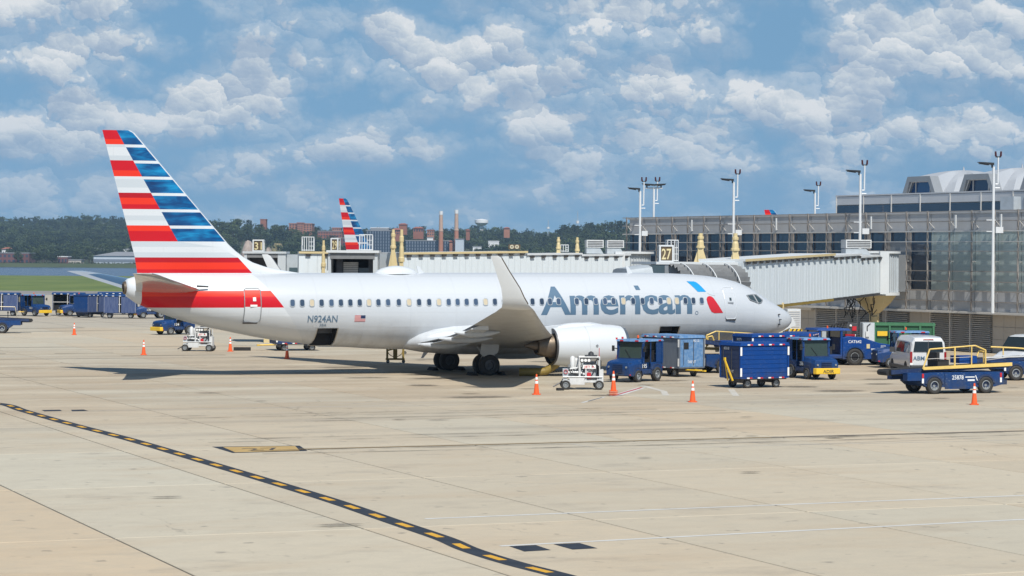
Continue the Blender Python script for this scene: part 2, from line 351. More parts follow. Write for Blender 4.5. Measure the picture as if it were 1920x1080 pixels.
GRID = R(22.6)          # the slab grid runs parallel to the parked aircraft
def concrete(name, joints):
    m = bpy.data.materials.new(name); m.use_nodes = True
    N = NT(m.node_tree); b = N.n['Principled BSDF']
    pos = N.node('ShaderNodeNewGeometry').outputs['Position']
    al = N.mapping(pos, rot=(0, 0, -GRID))
    tint = N.node('ShaderNodeObjectInfo').outputs['Color']
    if joints: tint = N.mix(N.noise(al, 0.12, 3, 0.5), (0.455, 0.395, 0.305), (0.44, 0.405, 0.335))
    fine = N.noise(pos, 14.0, 5, 0.75)
    mid = N.noise(N.mapping(al, scale=(0.7, 1.0, 1)), 1.6, 7, 0.72)
    c = N.mix(N.node('ShaderNodeMapRange', i={0: fine, 1: 0.3, 2: 0.7, 3: 0.0, 4: 0.26}).outputs[0], tint, (0.30, 0.27, 0.22))
    c = N.mix(N.node('ShaderNodeMapRange', i={0: mid, 1: 0.40, 2: 0.70, 3: 0.0, 4: 0.42}).outputs[0], c, (0.39, 0.35, 0.275))
    rust = N.noise(N.mapping(al, loc=(3, 9, 0), scale=(0.16, 0.38, 1)), 1.0, 6, 0.62)
    c = N.mix(N.node('ShaderNodeMapRange', i={0: rust, 1: 0.50, 2: 0.74, 3: 0.0, 4: 0.42}).outputs[0], c, (0.42, 0.315, 0.205))
    # rubber and oil drawn out along the line the aircraft taxi on
    st = N.noise(N.mapping(al, loc=(1, 4, 0), scale=(0.04, 0.34, 1)), 1.0, 6, 0.6)
    sy = N.node('ShaderNodeSeparateXYZ', i={0: al}).outputs[1]
    band = N.node('ShaderNodeMapRange', interpolation_type='SMOOTHSTEP', i={0: sy, 1: 66.0, 2: 84.0}).outputs[0]
    stf = N.math('MULTIPLY', N.node('ShaderNodeMapRange', i={0: st, 1: 0.48, 2: 0.70, 3: 0.0, 4: 0.36}).outputs[0], N.math('ADD', N.math('MULTIPLY', band, 0.93), 0.07))
    c = N.mix(stf, c, (0.165, 0.150, 0.135))
    blot = N.noise(N.mapping(al, loc=(7, 1, 0), scale=(0.5, 0.8, 1)), 0.55, 6, 0.68)
    c = N.mix(N.node('ShaderNodeMapRange', i={0: blot, 1: 0.56, 2: 0.70, 3: 0.0, 4: 0.40}).outputs[0], c, (0.27, 0.235, 0.19))
    ck = N.node('ShaderNodeTexVoronoi', voronoi_dimensions='2D', feature='DISTANCE_TO_EDGE', i={'Vector': N.node('ShaderNodeVectorMath', operation='MULTIPLY_ADD', i={0: N.node('ShaderNodeTexNoise', i={'Vector': pos, 'Scale': 0.9, 'Detail': 4}).outputs['Color'], 1: (1.6, 1.6, 0), 2: pos}).outputs[0], 'Scale': 0.13}).outputs['Distance']
    ckm = N.node('ShaderNodeMapRange', i={0: N.noise(pos, 0.07, 2, 0.5), 1: 0.56, 2: 0.64, 3: 0.0, 4: 0.65}).outputs[0]
    c = N.mix(N.math('MULTIPLY', N.math('LESS_THAN', ck, 0.0032), ckm), c, (0.10, 0.09, 0.08))
    wear = N.noise(N.mapping(al, loc=(2, 8, 0), scale=(0.09, 0.30, 1)), 1.0, 6, 0.6)
    zone = N.math('MULTIPLY', N.node('ShaderNodeMapRange', interpolation_type='SMOOTHSTEP', i={0: sy, 1: 80.0, 2: 100.0}).outputs[0], N.node('ShaderNodeMapRange', interpolation_type='SMOOTHSTEP', i={0: sy, 1: 175.0, 2: 140.0}).outputs[0])
    c = N.mix(N.math('MULTIPLY', zone, N.node('ShaderNodeMapRange', i={0: wear, 1: 0.36, 2: 0.64, 3: 0.0, 4: 0.62}).outputs[0]), c, (0.33, 0.255, 0.17))
    spots = N.noise(pos, 1.9, 2, 0.5)
    c = N.mix(N.node('ShaderNodeMapRange', i={0: spots, 1: 0.67, 2: 0.73, 3: 0.0, 4: 0.45}).outputs[0], c, (0.12, 0.11, 0.10))
    if joints:
        br = N.node('ShaderNodeTexBrick', offset=0.0, squash=1.0, i={'Vector': N.mapping(al, loc=(0.48, 0, 0)), 'Color1': (0, 0, 0, 1), 'Color2': (0, 0, 0, 1), 'Mortar': (1, 1, 1, 1),
                                           'Scale': 1.0, 'Mortar Size': 0.05, 'Brick Width': 5.73, 'Row Height': 11.46})
        c = N.mix(N.math('MULTIPLY', br.outputs['Fac'], 0.8), c, (0.09, 0.085, 0.08))
    N.l.new(c, b.inputs['Base Color'])
    b.inputs['Roughness'].default_value = 0.85
    bp = N.node('ShaderNodeBump', i={'Strength': 0.35, 'Distance': 0.01, 'Height': fine})
    N.l.new(bp.outputs[0], b.inputs['Normal'])
    return m
M_conc = concrete('apron_concrete', False)
M_concfar = concrete('apron_concrete_far', True)

def noisy(name, c1, c2, scale, rough=0.9, sc=(1, 1, 1), det=6):
    m = bpy.data.materials.new(name); m.use_nodes = True
    N = NT(m.node_tree); b = N.n['Principled BSDF']
    pos = N.node('ShaderNodeNewGeometry').outputs['Position']
    n = N.noise(N.mapping(pos, scale=sc), scale, det, 0.65)
    N.l.new(N.mix(N.node('ShaderNodeMapRange', i={0: n, 1: 0.32, 2: 0.68}).outputs[0], c1, c2), b.inputs['Base Color'])
    b.inputs['Roughness'].default_value = rough
    return m
M_grass = noisy('mown_grass', (0.075, 0.120, 0.022), (0.150, 0.190, 0.045), 0.06, 0.95, (1.0, 0.35, 1))
M_taxi = noisy('taxiway_asphalt', (0.20, 0.19, 0.175), (0.27, 0.255, 0.235), 0.05, 0.9, (0.3, 1.0, 1))
M_tar = noisy('black_marking_paint', (0.012, 0.018, 0.030), (0.030, 0.036, 0.048), 2.0, 0.8)
M_myel = noisy('yellow_marking_paint', (0.56, 0.29, 0.022), (0.70, 0.39, 0.032), 2.5, 0.75)
M_wline = noisy('white_marking_paint', (0.62, 0.62, 0.60), (0.50, 0.49, 0.46), 1.2, 0.75)
M_seal = noisy('joint_sealant', (0.05, 0.045, 0.04), (0.20, 0.18, 0.15), 0.5, 0.9)
M_wfaint = noisy('worn_white_paint', (0.56, 0.54, 0.50), (0.45, 0.41, 0.34), 1.6, 0.8)
M_pline = noisy('worn_lead_paint', (0.055, 0.045, 0.038), (0.14, 0.115, 0.085), 0.7, 0.8)
M_pyel = noisy('worn_yellow_paint_ground', (0.40, 0.26, 0.085), (0.50, 0.35, 0.15), 1.3, 0.8)
M_bank = noisy('river_bank_scrub', (0.030, 0.050, 0.020), (0.085, 0.10, 0.045), 0.06, 0.95)
M_hill = noisy('hill_ground', (0.035, 0.055, 0.022), (0.075, 0.095, 0.04), 0.02, 0.95)

def film(name, col, lo, hi, scale, amount, radial=False, stretch=(1, 1, 1)):
    """a worn film of rubber or oil lying on the concrete, thin where the noise is low"""
    m = bpy.data.materials.new(name); m.use_nodes = True
    N = NT(m.node_tree); b = N.n['Principled BSDF']; out = N.n['Material Output']
    tc = N.node('ShaderNodeTexCoord').outputs['Object']
    n = N.noise(N.mapping(tc, scale=stretch), scale, 6, 0.65)
    f = N.node('ShaderNodeMapRange', i={0: n, 1: lo, 2: hi, 3: 0.0, 4: amount}).outputs[0]
    if radial:
        d = N.node('ShaderNodeVectorMath', operation='LENGTH', i={0: tc}).outputs['Value']
        f = N.math('MULTIPLY', f, N.node('ShaderNodeMapRange', interpolation_type='SMOOTHSTEP', i={0: d, 1: 1.0, 2: 0.35}).outputs[0])
    b.inputs['Base Color'].default_value = (*col, 1); b.inputs['Roughness'].default_value = 0.7
    tr = N.node('ShaderNodeBsdfTransparent'); mx = N.node('ShaderNodeMixShader')
    N.l.new(f, mx.inputs[0]); N.l.new(tr.outputs[0], mx.inputs[1]); N.l.new(b.outputs[0], mx.inputs[2]); N.l.new(mx.outputs[0], out.inputs['Surface'])
    return m
M_skid = film('tyre_rubber_film', (0.05, 0.045, 0.04), 0.38, 0.70, 0.55, 0.55)
M_oil = film('oil_film', (0.045, 0.036, 0.028), 0.30, 0.62, 2.2, 0.75, True)
def water():
    m = bpy.data.materials.new('river_water'); m.use_nodes = True
    N = NT(m.node_tree); b = N.n['Principled BSDF']
    pos = N.node('ShaderNodeNewGeometry').outputs['Position']
    n = N.noise(N.mapping(pos, scale=(0.35, 0.12, 1)), 1.0, 5, 0.6)
    b.inputs['Base Color'].default_value = (0.030, 0.055, 0.105, 1)
    b.inputs['Roughness'].default_value = 0.25
    bp = N.node('ShaderNodeBump', i={'Strength': 1.0, 'Distance': 0.6, 'Height': n})
    N.l.new(bp.outputs[0], b.inputs['Normal'])
    return m
M_water = water()

def sharpen(bm, ang=48):
    for e in bm.edges:
        if len(e.link_faces) == 2 and e.calc_face_angle(0) > R(ang): e.smooth = False
# ------------------------------------------------------------------ mesh builder
class MB:
    def __init__(s): s.v = []; s.f = []; s.m = []; s.sm = []
    def add(s, vs, fs, mi=0, smooth=False, M=None):
        o = len(s.v)
        for p in vs:
            p = Vector(p)
            s.v.append(tuple(M @ p) if M is not None else tuple(p))
        for f in fs:
            s.f.append(tuple(i + o for i in f)); s.m.append(mi); s.sm.append(smooth)
        return s
    def box(s, x0, x1, y0, y1, z0, z1, mi=0, M=None):
        return s.hexa([(x0, y0, z0), (x1, y0, z0), (x1, y1, z0), (x0, y1, z0), (x0, y0, z1), (x1, y0, z1), (x1, y1, z1), (x0, y1, z1)], mi, M)
    def hexa(s, p, mi=0, M=None):
        return s.add(p, [(3, 2, 1, 0), (4, 5, 6, 7), (0, 1, 5, 4), (1, 2, 6, 5), (2, 3, 7, 6), (3, 0, 4, 7)], mi, False, M)
    def prism(s, pts, axis, a0, a1, mi=0, M=None, smooth=False):
        """polygon pts (2D) pushed out along an axis; 'y': pts are (x,z); 'x': (y,z); 'z': (x,y)"""
        def mk(p, a):
            return (p[0], a, p[1]) if axis == 'y' else (a, p[0], p[1]) if axis == 'x' else (p[0], p[1], a)
        n = len(pts)
        area = sum(pts[i][0] * pts[(i + 1) % n][1] - pts[(i + 1) % n][0] * pts[i][1] for i in range(n))
        if (area < 0) != (axis == 'y'): pts = pts[::-1]
        vs = [mk(p, a0) for p in pts] + [mk(p, a1) for p in pts]
        fs = [tuple(range(n))[::-1], tuple(range(n, 2 * n))]
        fs += [(i, (i + 1) % n, n + (i + 1) % n, n + i) for i in range(n)]
        return s.add(vs, fs, mi, smooth, M)
    def cyl(s, p0, p1, r0, r1=None, n=12, mi=0, caps=True, smooth=True, M=None):
        r1 = r0 if r1 is None else r1
        p0 = Vector(p0); p1 = Vector(p1); d = (p1 - p0).normalized()
        q = d.to_track_quat('Z', 'Y'); ex = q @ Vector((1, 0, 0)); ey = q @ Vector((0, 1, 0))
        vs = []
        for p, r in ((p0, r0), (p1, r1)):
            for k in range(n):
                a = 2 * math.pi * k / n
                vs.append(p + ex * (r * math.cos(a)) + ey * (r * math.sin(a)))
        s.add(vs, [(k, (k + 1) % n, n + (k + 1) % n, n + k) for k in range(n)], mi, smooth, M)
        if caps:
            s.add(vs[:n], [tuple(range(n))[::-1]], mi, False, M); s.add(vs[n:], [tuple(range(n))], mi, False, M)
        return s
    def tube(s, pts, r, n=6, mi=0, M=None):
        for a, b in zip(pts, pts[1:]): s.cyl(a, b, r, r, n, mi, True, True, M)
        return s
    def lathe(s, prof, o=(0, 0, 0), d=(0, 0, 1), n=16, mi=0, smooth=True, M=None):
        """prof: (distance along d, radius)"""
        o = Vector(o); d = Vector(d).normalized(); q = d.to_track_quat('Z', 'Y')
        ex = q @ Vector((1, 0, 0)); ey = q @ Vector((0, 1, 0)); vs = []
        for t, r in prof:
            for k in range(n):
                a = 2 * math.pi * k / n
                vs.append(o + d * t + ex * (r * math.cos(a)) + ey * (r * math.sin(a)))
        fs = []
        for j in range(len(prof) - 1):
            for k in range(n):
                fs.append((j * n + k, j * n + (k + 1) % n, (j + 1) * n + (k + 1) % n, (j + 1) * n + k))
        return s.add(vs, fs, mi, smooth, M)
    def loft(s, rings, mi=0, caps=True, smooth=True, M=None):
        n = len(rings[0]); vs = [p for r in rings for p in r]; fs = []
        for j in range(len(rings) - 1):
            for k in range(n):
                fs.append((j * n + k, j * n + (k + 1) % n, (j + 1) * n + (k + 1) % n, (j + 1) * n + k))
        if caps:
            fs.append(tuple(range(n))[::-1]); fs.append(tuple(range((len(rings) - 1) * n, len(rings) * n)))
        return s.add(vs, fs, mi, smooth, M)
    def mesh(s, name, mats):
        me = bpy.data.meshes.new(name)
        me.from_pydata(s.v, [], s.f)
        for mm in (mats if isinstance(mats, (list, tuple)) else [mats]): me.materials.append(mm)
        me.polygons.foreach_set('material_index', s.m)
        me.polygons.foreach_set('use_smooth', s.sm)
        me.update()
        return me
    def fix(s, me):
        b = bmesh.new(); b.from_mesh(me)
        bmesh.ops.recalc_face_normals(b, faces=b.faces[:]); sharpen(b); b.to_mesh(me); b.free(); me.update()
        return me
    def build(s, name, mats, parent=None, loc=(0, 0, 0), rot=(0, 0, 0), fix=True, bevel=0.0):
        me = s.mesh(name, mats)
        if fix: s.fix(me)
        o = link(name, me, parent, loc, rot)
        if bevel > 0:
            bm_ = o.modifiers.new('bevel', 'BEVEL'); bm_.width = bevel; bm_.segments = 2; bm_.limit_method = 'ANGLE'; bm_.angle_limit = R(40)
        return o

def link(name, data, parent=None, loc=(0, 0, 0), rot=(0, 0, 0)):
    o = bpy.data.objects.new(name, data); COL.objects.link(o)
    o.location = loc; o.rotation_euler = rot
    if parent is not None: o.parent = parent
    return o
def tag(o, label=None, cat=None, group=None, kind=None):
    if label: o['label'] = label
    if cat: o['category'] = cat
    if group: o['group'] = group
    if kind: o['kind'] = kind
    return o
def thing(name, label, cat, loc=(0, 0, 0), rz=0.0, group=None):
    o = bpy.data.objects.new(name, None); COL.objects.link(o); o.empty_display_size = 0.5
    o.location = loc; o.rotation_euler = (0, 0, rz)
    return tag(o, label, cat, group)
def copy_tree(o, parent=None, loc=None, rz=None, label=None, group=None):
    c = o.copy(); COL.objects.link(c)
    if parent is not None: c.parent = parent
    if loc is not None: c.location = loc
    if rz is not None: c.rotation_euler[2] = rz
    if label: c['label'] = label
    if group: c['group'] = group
    for ch in list(o.children): copy_tree(ch, c)
    return c
def gp(x, y, z=0.0): return (x, y, z)

_fc = bpy.data.curves.new('type_setting', 'FONT')
_fo = bpy.data.objects.new('type_setting', _fc)
def text_verts(txt, h=1.0, bold=0.0, width=None, space=1.0):
    """flat lettering as (verts, faces); h = cap height; starts at x=0, baseline y=0"""
    _fc.body = txt; _fc.size = 1.0; _fc.offset = bold; _fc.space_character = space; _fc.resolution_u = 3
    COL.objects.link(_fo)
    dg = bpy.context.evaluated_depsgraph_get(); dg.update()
    me = bpy.data.meshes.new_from_object(_fo.evaluated_get(dg), depsgraph=dg)
    COL.objects.unlink(_fo)
    vs = [v.co.copy() for v in me.vertices]; fs = [tuple(p.vertices) for p in me.polygons]
    bpy.data.meshes.remove(me)
    if not vs: return [], []
    x0 = min(v.x for v in vs); x1 = max(v.x for v in vs)
    _k = h / 0.73
    kx = _k if width is None else width / max(1e-6, x1 - x0)
    return [Vector(((v.x - x0) * kx, v.y * _k, 0)) for v in vs], fs
def lettering(txt, parent, origin, ex, ez, h, m, bold=0.0, width=None, name='lettering', center=False):
    """flat lettering standing on a face: origin, reading direction ex, up ez"""
    vs, fs = text_verts(txt, h, bold, width)
    if not vs: return None
    ex = Vector(ex).normalized(); ez = Vector(ez).normalized(); o = Vector(origin)
    if center: o = o - ex * (max(v.x for v in vs) * 0.5)
    mb = MB().add([o + ex * v.x + ez * v.y for v in vs], fs, 0)
    return mb.build(name, m, parent, fix=False)

# ------------------------------------------------------------------ wheels
_wheels = {}
def wheel(parent, x, y, z, r, wd, side=None, rim=None, hub=0.56):
    """a tyre with its rim as a sub-part; axle along local y"""
    rim = rim or M_rim
    key = (r, wd, rim.name, hub)
    if key not in _wheels:
        n = 24; h = wd / 2
        t = MB(); t.lathe([(-h * .7, r * hub), (-h, r * .72), (-h, r * .90), (-h * .72, r), (h * .72, r), (h, r * .90), (h, r * .72), (h * .7, r * hub), (-h * .7, r * hub)], d=(0, 1, 0), n=n)
        k = MB(); rr = r * hub
        k.lathe([(-h * .45, 0.001), (-h * .45, rr * .3), (-h * .3, rr * .36), (-h * .3, rr * .8), (-h * .82, rr * .86), (-h * .78, rr * 1.03), (h * .78, rr * 1.03), (h * .82, rr * .86), (h * .3, rr * .8), (h * .3, rr * .36), (h * .45, rr * .3), (h * .45, 0.001)], d=(0, 1, 0), n=n)
        for a in range(6):
            an = a * math.pi / 3
            for sg in (-1, 1):
                c = Vector((math.cos(an) * rr * .55, sg * h * .32, math.sin(an) * rr * .55))
                k.cyl(c - Vector((0, .01, 0)), c + Vector((0, .012 * sg, 0)), rr * .1, n=6, mi=1)
        _wheels[key] = (t.fix(t.mesh('wheel', M_tyre)), k.fix(k.mesh('rim', [rim, M_dkmetal])))
    a, b = _wheels[key]
    o = link('wheel', a, parent, (x, y, z)); link('rim', b, o)
    return o
# ================================================================== GROUND
EX = Vector((math.cos(GRID), math.sin(GRID), 0)); EY = Vector((-math.sin(GRID), math.cos(GRID), 0))
def sheet(name, poly, z, m, kind='structure', parent=None):
    mb = MB().add([(x, y, z) for x, y in poly], [tuple(range(len(poly)))])
    me = mb.mesh(name, m)
    if me.polygons[0].normal.z < 0: me.flip_normals()
    o = link(name, me, parent)
    if kind: o['kind'] = kind
    return o
apron = sheet('apron', [(-420, -40), (420, -40), (420, 362), (-420, 362)], -0.03, M_concfar)
sheet('taxiway', [(-420, 362.2), (420, 362.2), (420, 402), (-420, 402)], -0.03, M_taxi)
g_ = MB()
g_.add([(-500, 402, -.03), (500, 402, -.03), (500, 800, -1.2), (-500, 800, -1.2), (500, 815, -6), (-500, 815, -6)], [(0, 1, 2, 3), (3, 2, 4, 5)])
g_.build('grass_field', M_grass)['kind'] = 'structure'
sheet('river', [(-1500, 806), (1500, 806), (1500, 1830), (-1500, 1830)], -4.5, M_water)

# concrete slabs laid as separate pieces over the part of the apron where the joints can be seen
SW, SL, S0, T0 = 5.73, 11.46, 0.99, 29.4
def strip_tint(i, j):
    rg = random.Random(i * 71 + 5); r2 = random.Random(i * 131 + j * 17 + 3)
    warm = {0: .9, 1: 1.0, 2: .30, 3: .55, 4: .40, 5: .35, 6: .5, 7: .75, 8: .4}.get(i, rg.random())
    warm = min(1, max(0, warm + (r2.random() - .5) * .45))
    a = Vector((0.512, 0.476, 0.380)); b = Vector((0.545, 0.435, 0.300))
    c = a.lerp(b, warm) * (0.955 + 0.09 * r2.random())
    return c
def slab_mesh():
    g = 0.028; b = 0.012
    x0, x1, y0, y1 = g, SW - g, g, SL - g
    mb = MB()
    mb.add([(x0, y0, -.028), (x1, y0, -.028), (x1, y1, -.028), (x0, y1, -.028),
            (x0, y0, -b), (x1, y0, -b), (x1, y1, -b), (x0, y1, -b),
            (x0 + b, y0 + b, 0), (x1 - b, y0 + b, 0), (x1 - b, y1 - b, 0), (x0 + b, y1 - b, 0)],
           [(0, 1, 5, 4), (1, 2, 6, 5), (2, 3, 7, 6), (3, 0, 4, 7), (4, 5, 9, 8), (5, 6, 10, 9), (6, 7, 11, 10), (7, 4, 8, 11), (8, 9, 10, 11)])
    mb.add([(0, 0, -.026), (SW, 0, -.026), (SW, SL, -.026), (0, SL, -.026), (x0, y0, -.026), (x1, y0, -.026), (x1, y1, -.026), (x0, y1, -.026)], [(0, 1, 5, 4), (1, 2, 6, 5), (2, 3, 7, 6), (3, 0, 4, 7)], 1)
    return mb.mesh('concrete_slab', [M_conc, M_seal])
SLAB = slab_mesh(); n_slab = 0
for i in range(-3, 20):
    for j in range(-2, 18):
        p = EX * (S0 + i * SW) + EY * (T0 + j * SL)
        c = p + EX * SW / 2 + EY * SL / 2
        if c.y < 38 or c.y > 205: continue
        if abs(c.x) > c.y * 0.215 + 6: continue
        o = link('concrete_slab', SLAB, apron, tuple(p), (0, 0, GRID)); o.color = (*strip_tint(i, j), 1); n_slab += 1

def ribbon(name, pts, width, z, m, label=None, cat=None, parent=None, group=None):
    vs = []; P = [Vector((x, y, 0)) for x, y in pts]
    for k, p in enumerate(P):
        d = (P[min(k + 1, len(P) - 1)] - P[max(k - 1, 0)]).normalized(); n = Vector((-d.y, d.x, 0))
        vs += [tuple(p - n * width / 2 + Vector((0, 0, z))), tuple(p + n * width / 2 + Vector((0, 0, z)))]
    fs = [(2 * k, 2 * k + 2, 2 * k + 3, 2 * k + 1) for k in range(len(P) - 1)]
    o = MB().add(vs, fs).build(name, m, parent)
    if label: tag(o, label, cat, group)
    return o
def smooth(pts, n=6):
    out = []; P = [Vector((x, y)) for x, y in pts]
    for k in range(len(P) - 1):
        p0 = P[max(k - 1, 0)]; p1 = P[k]; p2 = P[k + 1]; p3 = P[min(k + 2, len(P) - 1)]
        for s in range(n):
            t = s / n
            q = 0.5 * ((2 * p1) + (p2 - p0) * t + (2 * p0 - 5 * p1 + 4 * p2 - p3) * t * t + (3 * p1 - p0 - 3 * p2 + p3) * t ** 3)
            out.append((q.x, q.y))
    out.append((P[-1].x, P[-1].y)); return out
def resample(pts, step):
    out = [pts[0]]; acc = 0.0
    for a, b in zip(pts, pts[1:]):
        d = math.hypot(b[0] - a[0], b[1] - a[1]); t = 0.0
        while acc + (d - t) >= step:
            t += step - acc; acc = 0.0
            out.append((a[0] + (b[0] - a[0]) * t / d, a[1] + (b[1] - a[1]) * t / d))
        acc += d - t
    return out

# the black band with yellow dashes
lane_pts = smooth([(-27.5, 104.0), (-24.0, 102.9), (-20.97, 100.1), (-19.1, 95.7), (-16.02, 88.6), (-12.55, 81.0), (-8.83, 72.1), (-5.77, 64.7), (-4.22, 60.85), (-2.68, 56.7), (-1.47, 53.5), (-0.86, 51.5), (0.04, 49.3), (1.28, 46.8), (2.6, 43.5), (4.0, 40)], 8)
lane = ribbon('lane_marking', lane_pts, 0.50, 0.004, M_tar, 'black curving lane band with yellow dashes across the foreground concrete', 'lane marking')
fine_pts = resample(lane_pts, 0.3)
k = 2
while k + 5 < len(fine_pts):
    ribbon('dash', fine_pts[k:k + 4], 0.19, 0.008, M_myel, parent=lane); k += 7
# white lines in the foreground
tag(ribbon('painted_line', [(-2.01, 57.45), (5.0, 60.55), (13.51, 64.21), (16.5, 65.5)], 0.17, 0.004, M_wline), 'upper of the two long white foreground lines, ending left in open concrete', 'ground line', 'white lines on the foreground concrete')
tag(ribbon('painted_line', [(-0.21, 52.16), (5.0, 54.75), (12.26, 58.27), (15.5, 59.8)], 0.17, 0.004, M_wline), 'lower white foreground line running beside two black squares', 'ground line', 'white lines on the foreground concrete')
def patch(name, pts, m, label, cat, group=None, z=0.004):
    o = sheet(name, pts, z, m, None); tag(o, label, cat, group); return o
patch('black_patch', [(-0.02, 52.12), (0.55, 52.38), (0.86, 51.50), (0.30, 51.22)], M_tar, 'left black painted square below the lower white foreground line', 'ground marking', 'black squares by the white line')
patch('black_patch', [(0.93, 52.56), (1.50, 52.82), (1.86, 51.88), (1.32, 51.62)], M_tar, 'right black painted square below the lower white foreground line', 'ground marking', 'black squares by the white line')
patch('black_patch', [(-18.52, 96.25), (-17.85, 96.55), (-17.62, 95.75), (-18.25, 95.45)], M_tar, 'left black painted patch just beyond the dashed lane at far left', 'ground marking', 'black patches beyond the dashed lane')
patch('black_patch', [(-17.4, 96.5), (-16.95, 96.75), (-16.6, 95.9), (-17.2, 95.6)], M_tar, 'right black painted patch just beyond the dashed lane at far left', 'ground marking', 'black patches beyond the dashed lane')
ribbon('painted_line', [(-17.0, 95.9), (-7.0, 100.0), (-1, 102.4)], 0.10, 0.004, M_wfaint, 'worn white line leading right from the black patches at left', 'ground line')
ribbon('painted_line', [(-8.5, 101.3), (0.0, 104.2), (9.0, 105.6), (13.0, 103.0)], 0.08, 0.004, M_wfaint, 'faint white line running behind the orange cones near the wing', 'ground line')
ribbon('painted_line', [(1.98, 80.88), (2.96, 78.73), (5.59, 79.6), (17.5, 84.0)], 0.09, 0.004, M_wfaint, 'worn white angled line just below the dark lead-in line', 'ground line')
ribbon('painted_line', [(5.9, 83.0), (9.6, 81.2), (16.5, 84.8)], 0.07, 0.008, M_wfaint, 'thin worn white line crossing near the dark lead-in line at right', 'ground line')
# lead-in line with its stand box
lead = ribbon('lead_in_line', [(-6.75, 77.75), (0.75, 80.9), (5.85, 83.0), (18.65, 88.45), (27, 92)], 0.34, 0.004, M_pline, 'dark bordered yellow lead-in line running right from the stand box', 'ground line')
ribbon('yellow_core', [(-6.75, 77.75), (0.75, 80.9), (5.85, 83.0), (9.0, 84.35)], 0.10, 0.008, M_pyel, parent=lead)
sb = sheet('stand_marking', [(-9.62, 78.52), (-6.86, 79.22), (-6.42, 77.1), (-8.68, 76.1)], 0.004, M_tar, None)
tag(sb, 'yellow painted stand box with black border and worn characters', 'ground marking')
sheet('yellow_field', [(-9.25, 78.38), (-6.98, 78.98), (-6.68, 77.2), (-8.62, 76.32)], 0.008, M_pyel, None, sb)
lettering('27', sb, (-8.3, 77.0, 0.012), EX, EY, .9, M_pline, 0.0, 1.2)
# red and white stripes by the fuelling cart
sr = ribbon('hatched_line', [(3.0, 103.6), (4.15, 108.2)], 0.16, 0.004, M_wline, 'short white and dark diagonal stripe below the white fuelling cart', 'ground marking')
ribbon('dark_stripe', [(3.3, 104.7), (4.0, 107.6)], 0.07, 0.008, M_tar, parent=sr)
sr = ribbon('hatched_line', [(4.55, 108.5), (6.2, 116.0)], 0.42, 0.004, M_wline, 'white and red diagonal stripe beneath the stacked cones', 'ground marking')
ribbon('red_stripe', [(4.55, 108.9), (6.2, 116.0)], 0.13, 0.008, M_rband, parent=sr)
for k, (pts, lab) in enumerate([([(6.3, 118), (7.05, 113), (6.95, 109.5)], 'pale curved stripe on the concrete between two cones at right'),
                                ([(10.35, 115), (10.1, 109.6)], 'pale stripe on the concrete below the front blue cart')]):
    ribbon('painted_line', pts, 0.3, 0.004, M_wfaint, lab, 'ground line')
# oil stained seams across the middle of the apron
for k, (p, wd) in enumerate([([(-33.0, 117.8), (-25.4, 121.0), (-9.9, 127.4), (4, 133.2)], .16), ([(-40, 156.5), (-33.4, 159.3), (-22.5, 163.5), (-8, 169)], .26),
                             ([(-45, 186), (-30, 199), (-10, 207)], .3), ([(-36, 139), (-20.2, 145.2), (-12, 148.3)], .14)]):
    ribbon('tar_seam', p, wd, 0.006, M_pline, parent=apron)
for a, b, w2 in [((-38, 146.6), (-31, 149.6), .22), ((-28.2, 150.6), (-24.8, 152.0), .2), ((-23.6, 147.6), (-17.6, 150.2), .2), ((-41, 200), (-35.5, 203), .4), ((-27, 205.5), (-20, 208), .35)]:
    ribbon('oil_streak', [a, b], w2, 0.009, M_pline, parent=apron)

# tyre marks and oil on the concrete
rgs = random.Random(12)
for k in range(16):
    e0 = rgs.uniform(-8, 70); n0 = rgs.uniform(70, 150); ln = rgs.uniform(12, 34); bend = rgs.uniform(-.05, .05)
    pts_ = [tuple(EX * (e0 + ln * q / 6) + EY * (n0 + bend * (q - 3) ** 2 + rgs.uniform(-.05, .05)))[:2] for q in range(7)]
    for off_ in (0, 1.25):
        pp_ = [tuple(Vector((x, y, 0)) + EY * off_)[:2] for x, y in pts_]
        if all(abs(x) < y * .23 + 4 for x, y in pp_): ribbon('tyre_mark', pp_, .26, 0.012 + .0006 * k, M_skid, parent=apron)
for k in range(46):
    x_, y_ = (rgs.uniform(-14, 27), rgs.uniform(100, 150)) if k < 34 else (rgs.uniform(-9, 12), rgs.uniform(52, 95))
    r_ = rgs.uniform(.25, 1.0) if k < 34 else rgs.uniform(.12, .4)
    o_ = sheet('oil_stain', [(math.cos(2 * math.pi * q / 14), math.sin(2 * math.pi * q / 14)) for q in range(14)], 0, M_oil, None, apron)
    o_.location = (x_, y_, .026 + .0005 * k); o_.scale = (r_ * rgs.uniform(1, 2.6), r_, 1); o_.rotation_euler = (0, 0, GRID)

